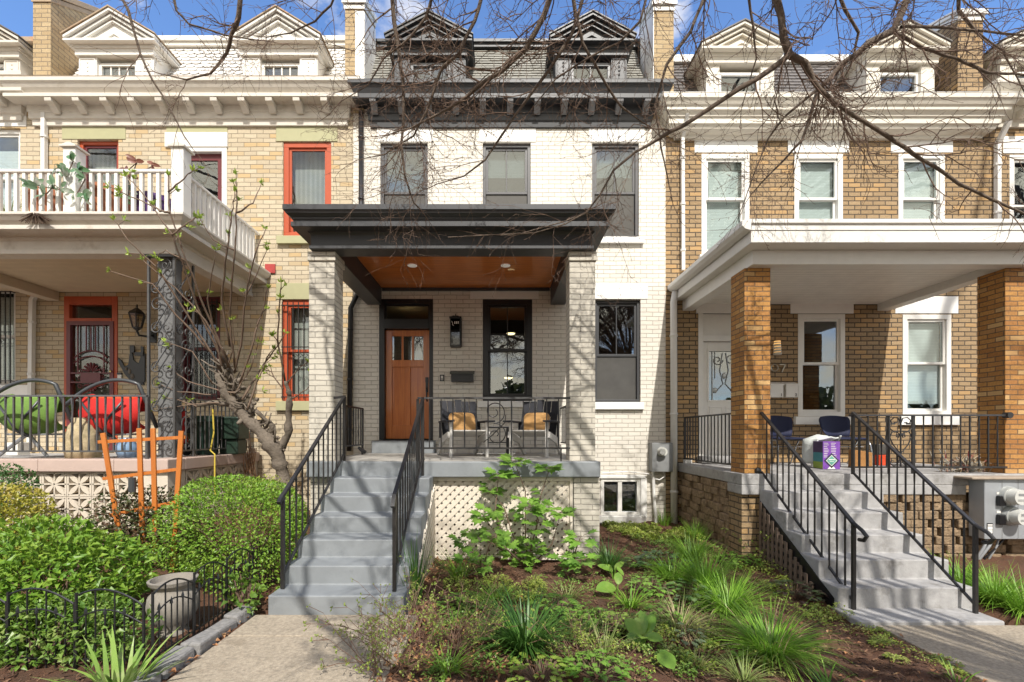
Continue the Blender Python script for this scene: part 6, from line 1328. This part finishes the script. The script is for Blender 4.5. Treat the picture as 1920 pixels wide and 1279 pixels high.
magn('green magnolia spray hanging low left of the white balcony post', [(70, 350), (85, 362), (100, 345), (112, 355), (60, 345)], MGL, -2.2)
magn('brown backed magnolia leaves above the balcony rail at mid span', [(238, 318), (255, 303), (243, 330), (285, 310)], BRL, -1.95)
magn('few green magnolia leaves hanging at the balcony rail mid span', [(240, 345), (238, 372), (246, 358)], MGL, -1.9)
t = thing('spiky_plant', 'grassy potted plant at the far left behind the balcony rail', 'potted plant', (X(15, -1.6), -1.6, zf)); q = MB()
for i in range(90): a = U(0, 6.28); q.blade((X(15, -1.6)+U(-.12, .12), -1.6+U(-.1, .1), zf+.2), a, U(.05, .5), U(.3, .6), .014, U(.2, 1.2))
q.build('blades', GS, t); MB().lathe(X(15, -1.6), -1.6, [(.15, zf), (.2, zf+.25)], 14).build('pot', TER, t)
q = MB()
for i in range(60): v = rv(); v.z *= .5; q.tube([(X(65, -2.36), -2.36, 4.56), V((X(65, -2.4), -2.38, 4.53))+V((v.x*.22, v.y*.05-.02, v.z*.14-.08))], .004, 4, cap=False)
solo('bird_nest', q, paint('nest_straw', (.09, .055, .035), .95, .4, 20), 'ragged dark nest of twigs on the balcony moulding', 'nest', (X(65, -2.36), -2.36, 4.53))
# ------------------------------------------------------------------ fig tree
t = thing('fig_tree', 'gnarled pruned fig tree with budding tips leaning against the yellow house porch', 'tree', (X(528, -1.6), -1.6, .2)); yf = -1.6; q = MB()
def P3(px_, py_, y): return V((X(px_, y), y, Z(py_, y)))
def gnarl(pts, rad, amp=.2):
    out = []; rr = []
    for i in range(len(pts)-1):
        for k in range(5):
            u = k/5; out.append(pts[i].lerp(pts[i+1], u)+rv()*rad[i]*amp*.5); rr.append((rad[i]*(1-u)+rad[i+1]*u)*(1+U(-amp, amp)))
    return out+[pts[-1]], rr+[rad[-1]]
for pts, rad in ((([(536, 925), (528, 880), (516, 845), (490, 812), (462, 785), (440, 760), (420, 735), (408, 700)]), [.15, .135, .15, .12, .10, .09, .08, .055]),
                 ([(520, 850), (540, 815), (542, 770), (543, 740), (535, 715)], [.11, .075, .06, .055, .03]), ([(505, 830), (478, 800), (462, 782), (445, 795)], [.08, .06, .05, .03]),
                 ([(455, 775), (440, 740), (432, 700), (425, 670)], [.07, .06, .045, .03]), ([(440, 760), (400, 755), (370, 760)], [.06, .045, .03]), ([(498, 840), (512, 800), (480, 770)], [.08, .05, .04])):
    a, r_ = gnarl([P3(x, y, yf-.15*i/len(pts)*3) for i, (x, y) in enumerate(pts)], [r_*.72 for r_ in rad], .25); q.tube(a, r_, 10)
for k in range(34): u = U(0, 1); p = P3(430+105*u+U(-14, 14), 690+180*u+U(-14, 14), yf-.3+.25*u); q.sphere(p, (U(.018, .05), U(.02, .04), U(.02, .045)), 7, 5)
for k in range(46):
    u = U(0, 1)**1.5; p = P3(415+120*u+U(-10, 10), 690+170*u+U(-12, 12), yf-.35+.25*u); dd = V((U(-1, 1), U(-.8, .2), U(-.2, 1.2))).normalized(); L = U(.08, .34); e = p+dd*L*.5+rv()*.02; q.tube([p, e, e+(dd+V((0, 0, .4))).normalized()*L*.5], [U(.016, .03), .013, .008], 6)
q.build('trunk', M['figbark'], t, smooth=True)
q = MB(); ql = MB(); FB = leafmat('fig_buds', (0.442, 0.546, 0.091), (.22, .33, .05), None, .4)
def tuft(p, d):
    for k in range(rl.randint(6, 9)):
        dd = (V(d)*.8+rv()*.9+V((0, 0, .35))).normalized(); ql.leaf(p, dd, rv(), U(.045, .095), .026, U(-.1, .3))
stems = [[(425, 670), (385, 600), (330, 540), (268, 488)], [(420, 680), (375, 590), (345, 500), (322, 440), (262, 355), (236, 330)], [(430, 690), (385, 580), (350, 490), (318, 400), (316, 330)], [(415, 690), (350, 590), (292, 500), (240, 450), (214, 412)],
         [(430, 650), (415, 560), (425, 470), (435, 400), (440, 360)], [(440, 690), (430, 590), (440, 470), (444, 380), (443, 328)], [(450, 720), (475, 640), (495, 570), (502, 540)], [(395, 660), (330, 590), (285, 532), (206, 508)], [(440, 700), (455, 630), (460, 560), (480, 470), (498, 430)],
         [(400, 720), (360, 660), (310, 640)], [(410, 755), (350, 760), (285, 768)], [(395, 740), (335, 735), (300, 720)], [(370, 762), (330, 748), (310, 745)], [(455, 750), (490, 690), (520, 650), (535, 625)], [(535, 715), (520, 640), (525, 560), (527, 530)], [(538, 720), (560, 690), (578, 680)], [(462, 770), (480, 720), (500, 670), (512, 655)], [(440, 740), (470, 690), (490, 620)], [(530, 730), (510, 700), (500, 690)], [(425, 690), (440, 640), (436, 600)], [(420, 700), (400, 620), (390, 560), (405, 470)],
         [(318, 400), (300, 395), (282, 385), (205, 350)], [(322, 440), (350, 420), (372, 405)], [(316, 360), (345, 335), (360, 320)], [(444, 400), (475, 380), (490, 345)], [(440, 470), (400, 450), (375, 410)], [(460, 560), (500, 470)], [(350, 490), (310, 470), (292, 480)], [(543, 750), (575, 730), (590, 712)], [(450, 735), (420, 735), (350, 715), (320, 690)]]
for s_ in stems:
    dep = [yf-.35-.95*min(1, max(0, (700-y)/260))+(.25 if x > 480 else 0) for x, y in s_]
    pts = [P3(x, y, d) for (x, y), d in zip(s_, dep)]; out = []
    for i in range(len(pts)-1):
        for k in range(4): out.append(pts[i].lerp(pts[i+1], k/4)+rv()*.008)
    out.append(pts[-1]); k = len(out); r0 = .015 if len(s_) > 3 else .011
    q.tube(out, [r0*(1-.65*i/(k-1)) for i in range(k)], 6); d = (out[-1]-out[-2]).normalized(); tuft(out[-1], d)
    for j in range(3, k-1):
        if rl.random() < .3: e = out[j]+(d+rv()*.9).normalized()*U(.05, .14); q.tube([out[j], e], .005, 5); tuft(e, (e-out[j]).normalized())
q.build('stems', paint('fig_stem_bark', (.17, .115, .08), .8, .35, 9, (.30, .24, .18), .35), t, smooth=True); ql.build('buds', FB, t)
# ------------------------------------------------------------------ bare street tree whose limbs hang over the street side of the houses
t = thing('street_tree', 'bare street tree with budding twigs whose limbs hang down across the front of the houses', 'tree', (5.4, -10.6, -.05)); FK = V((5.4, -10.5, 4.6))
ql_ = MB(); qt = MB(); rt = random.Random(5)
def rvt():
    while True:
        v = V((rt.uniform(-1, 1), rt.uniform(-1, 1), rt.uniform(-1, 1)))
        if .05 < v.length < 1: return v.normalized()
cnt = [0]
def twig(p, d, L, r_, lev, frame=True):
    n_ = 5 if L > .35 else 4; pts = [p]; q_ = p
    for k in range(n_):
        d = (d+rvt()*.22+V((0, 0, -.035 if lev < 2 else .05))).normalized(); q_ = q_+d*L/n_; pts.append(q_)
    if frame and any(q__.y > -.55 for q__ in pts): return
    qt.tube(pts, [max(.0011, r_*(1-.62*k/n_)) for k in range(n_+1)], 5 if r_ > .006 else 4, cap=False); cnt[0] += 1
    if lev <= 0:
        for k in range(1, n_+1):
            if rt.random() < .5: qt.tube([pts[k], pts[k]+(d+rvt()*1.1).normalized()*rt.uniform(.012, .035)], [.002, .0012], 4, cap=False)
        return
    for k in range(1, n_+1):
        for _ in range(2 if rt.random() < .3 else 1):
            if rt.random() < .76:
                ax = d.cross(rvt()).normalized(); a = rt.uniform(.5, 1.1); dd = (d*math.cos(a)+ax*math.sin(a)).normalized(); twig(pts[k], dd, L*rt.uniform(.42, .75), r_*.58, lev-1, frame)
def limb(pp, Y0, Y1, ext=True, dens=1., lev=2, tl=.55):
    n_ = len(pp); pts = []; rad = []
    for i, (a, b_, r_) in enumerate(pp):
        y = Y0+(Y1-Y0)*i/(n_-1); pts.append(P3(a, b_, y)); rad.append(max(.0025, .84*r_*(y+EY)/F))
    if ext:
        p0 = pts[0]; m1 = FK.lerp(p0, .5)+V((0, 0, .9+.2*rt.random())); r0 = rad[0]*1.5
        pre = [FK+V((0, 0, -.2)), FK.lerp(m1, .5)+V((0, 0, .35)), m1, m1.lerp(p0, .55)+V((0, 0, .32))]; pts = pre+pts; rad = [r0*1.3, r0*1.2, r0*1.05, r0*.9]+rad
    out = []; rr = []
    for i in range(len(pts)-1):
        k = max(2, int((pts[i+1]-pts[i]).length/.10)); k = min(k, 8)
        for j in range(k): out.append(pts[i].lerp(pts[i+1], j/k)+(rvt()*rad[i]*.35)); rr.append((rad[i]*(1-j/k)+rad[i+1]*j/k)*(1+rt.uniform(-.08, .1)))
    out.append(pts[-1]); rr.append(rad[-1]); ql_.tube(out, rr, 8, cap=False)
    for i in range(3, len(out)):
        if rt.random() < .46*dens:
            d = (out[i]-out[i-1]).normalized(); ax = d.cross(rvt()).normalized(); a = rt.uniform(.5, 1.2); dd = d*math.cos(a)+ax*math.sin(a); dd.y *= .55; dd.z -= .05
            twig(out[i], dd.normalized(), tl*rt.uniform(.5, 1.25), min(.0075, rr[i]*.45), lev if rr[i] > .006 else lev-1)
    twig(out[-1], (out[-1]-out[-2]).normalized(), tl*.6, rr[-1], 1)
limb([(1450, -40, 8.5), (1462, 30, 8), (1468, 70, 8), (1483, 102, 8), (1512, 116, 6.5), (1524, 150, 5.5), (1550, 180, 5), (1600, 215, 4.7), (1660, 255, 4.5), (1730, 300, 4), (1800, 345, 3.5), (1870, 378, 3), (1950, 415, 2.5)], -4.7, -4.3, dens=1.15)
limb([(1483, 102, 6), (1440, 135, 5.5), (1390, 165, 5.2), (1330, 205, 4.6), (1280, 235, 4.2), (1240, 258, 4), (1190, 285, 3), (1150, 320, 2.5), (1125, 365, 2), (1100, 398, 1.8), (1060, 420, 1.4), (1000, 437, 1.1), (940, 441, .8)], -4.62, -4.0, False, 1.3)
limb([(1715, -40, 7.5), (1690, 25, 7), (1672, 58, 7), (1625, 85, 6), (1580, 120, 5.5), (1550, 152, 5), (1535, 168, 4.8), (1522, 210, 3.6), (1505, 262, 2.8), (1470, 300, 2.2), (1430, 340, 1.6), (1408, 365, 1)], -4.5, -4.0, dens=1.35)
limb([(1672, 58, 4), (1730, 90, 3.6), (1790, 110, 3.2), (1850, 135, 3), (1940, 142, 2)], -4.4, -4.1, False, 1.4); limb([(1690, 50, 3.2), (1760, 52, 3), (1860, 60, 2.5), (1940, 68, 2)], -4.4, -4.2, False, 1.5)
limb([(1045, -40, 6.5), (1020, 30, 6), (985, 90, 5.5), (940, 135, 5), (905, 155, 4.5), (870, 185, 4), (820, 215, 2.6), (770, 240, 2), (730, 252, 1.2)], -4.9, -4.3, dens=1.6)
limb([(733, -40, 5.5), (738, 40, 5), (748, 100, 4.5), (755, 150, 4), (757, 210, 3.5), (752, 270, 3), (760, 330, 2.3), (775, 380, 1.6), (790, 395, 1)], -4.3, -3.7, dens=1.45)
limb([(912, -40, 4.5), (890, 40, 4), (860, 100, 3.5), (830, 125, 3), (815, 165, 3), (800, 210, 2.5), (775, 255, 2), (720, 290, 1.2), (670, 300, .8)], -4.6, -4.0, dens=1.6)
limb([(1068, -40, 4.2), (1080, 30, 4), (1092, 80, 3.5), (1115, 120, 3), (1140, 165, 3), (1165, 200, 2.5), (1205, 230, 1.5)], -4.5, -4.0, dens=1.2)
limb([(1105, -40, 4.2), (1070, 70, 4), (1030, 130, 3.5), (985, 190, 3), (950, 240, 2.5), (910, 300, 2), (870, 330, 1.5), (820, 345, 1)], -4.7, -4.1, dens=1.5)
limb([(452, -40, 5.5), (448, 30, 5), (435, 65, 4.2), (425, 100, 3.3), (395, 138, 2.6), (350, 150, 1.8), (310, 140, 1)], -4.4, -3.9, dens=1.3)
limb([(212, -40, 3), (240, 20, 3), (250, 55, 2.8), (262, 100, 2.5), (285, 150, 2.2), (305, 180, 2), (325, 215, 1.8), (345, 255, 1.2), (362, 280, .8)], -4.2, -3.8, dens=.6, lev=1)
limb([(320, -40, 3), (330, 20, 2.5), (355, 45, 2), (420, 65, 1.8), (480, 75, 1.2)], -4.2, -3.9, dens=1.4); limb([(640, -40, 3), (620, 10, 2.5), (590, 40, 2), (545, 62, 1.6), (500, 70, 1)], -4.4, -4.0, dens=1.4)
limb([(1335, -40, 4), (1295, 60, 3.5), (1250, 120, 3), (1228, 200, 2.5), (1240, 280, 1.8), (1255, 350, 1.2)], -4.5, -4.0, dens=1.3); limb([(1400, -40, 3), (1412, 50, 2.4), (1418, 110, 1.8), (1400, 170, 1.2)], -4.4, -4.0, dens=.8)
limb([(1560, -40, 4), (1585, 20, 3.5), (1610, 60, 2.8), (1600, 110, 2), (1560, 130, 1.2)], -4.4, -4.0, dens=1.1); limb([(1800, -40, 4), (1798, 20, 3.6), (1830, 60, 2.6), (1880, 95, 1.8), (1925, 180, 1.2)], -4.3, -4.0, dens=1.4)
limb([(1222, -40, 3.2), (1200, 40, 2.8), (1160, 80, 2.4), (1100, 110, 2), (1040, 150, 1.5), (1000, 200, 1)], -4.6, -4.2, dens=1.5); limb([(820, -40, 3), (800, 30, 2.8), (770, 70, 2.4), (720, 110, 2), (690, 160, 1.4), (640, 190, .9)], -4.4, -4.0, dens=1)
limb([(840, 445, .9), (980, 437, 1.0), (1060, 415, 1.3), (1098, 398, 1.6)], -4.05, -4.0, False, 1.2, 1, .4); limb([(1530, 170, 3), (1470, 220, 2.5), (1440, 260, 2), (1412, 330, 1.4), (1395, 380, 1)], -4.4, -4.1, False, .8)
print('twigs', cnt[0])
# crown above the picture, whose shade falls on the steps and the beds
def hid(pts, r0):
    out = []; rr = []; pts = [FK]+[V(p) for p in pts]
    for i in range(len(pts)-1):
        for j in range(6): u = (i*6+j)/(6*(len(pts)-1)); out.append(pts[i].lerp(pts[i+1], j/6)+rvt()*.03); rr.append(r0*(1-.8*u))
    out.append(pts[-1]); rr.append(r0*.2); ql_.tube(out, rr, 7, cap=False)
    for i in range(3, len(out)):
        if rt.random() < .36: d = (out[i]-out[i-1]).normalized(); ax = d.cross(rvt()).normalized(); a = rt.uniform(.5, 1.1); twig(out[i], d*math.cos(a)+ax*math.sin(a), rt.uniform(.5, 1.2), rr[i]*.5, 2, False)
for pts, r_ in (([(.3, -9.4, 5.6), (-.6, -8.4, 6.3), (-1.4, -7.4, 6.9), (-1.7, -6.6, 7.5)], .09), ([(2.4, -9.4, 5.6), (3.2, -8.4, 6.4), (3.8, -7.2, 7.3)], .08),
                ([(1.2, -9.6, 5.4), (.2, -8.6, 5.5), (-.7, -7.7, 5.6), (-1.5, -6.9, 6.2)], .07), ([(3.0, -9.8, 5.2), (4.4, -9.0, 6), (5.4, -8, 6.8)], .07), ([(.8, -9.2, 5.2), (-.2, -8.3, 5.3), (-1.1, -7.4, 5.2), (-2.0, -6.9, 5.6)], .06), ([(.6, -9.0, 5.8), (-.3, -8.0, 6.4), (-.6, -7.0, 6.6)], .07), ([(-.2, -9.9, 5.0), (-1.0, -9.6, 5.8), (-1.3, -9.0, 7.0)], .07)): hid(pts, r_)
MB().tube([(5.45, -10.6, -.2), (5.42, -10.6, .4), (5.42, -10.58, 1.6), (5.38, -10.53, 3.0), (5.4, -10.5, 4.7)], [.30, .23, .20, .18, .16], 14).build('trunk', M['bark'], t, smooth=True)
ql_.build('limbs', M['bark'], t, smooth=True); qt.build('twigs', M['twig'], t); print('twigs', cnt[0])

# ------------------------------------------------------------------ across the street, seen in the window glass
for i, (x_, y_, rz_, s_) in enumerate(((-9, -25, .6, 2.6), (-2, -24, 3.6, 2.7), (6, -25, 2.5, 2.6), (15, -27, 5.2, 2.6), (-18, -28, 3.3, 2.6))):
    dup(t, (x_, y_, -.2), 'bare tree across the street, reflected in the window panes', rz_, s_)['group'] = 'bare trees across the street'
t['group'] = 'street trees'
q = MB()
for i in range(5200):
    x_ = U(-60, 60); hgt = 5.5+2.5*math.sin(x_*.21)+1.5*math.sin(x_*.57+1); z_ = hgt*U(0, 1)**.8; q.leaf((x_, -52+U(-4, 4), z_), rv(), rv(), 1.5, 1.1)
tag(q.build('far_woods', leafmat('far_foliage', (.10, .12, .05), (.06, .07, .035))), 'far off line of trees beyond the street', 'woods', None, 'stuff')
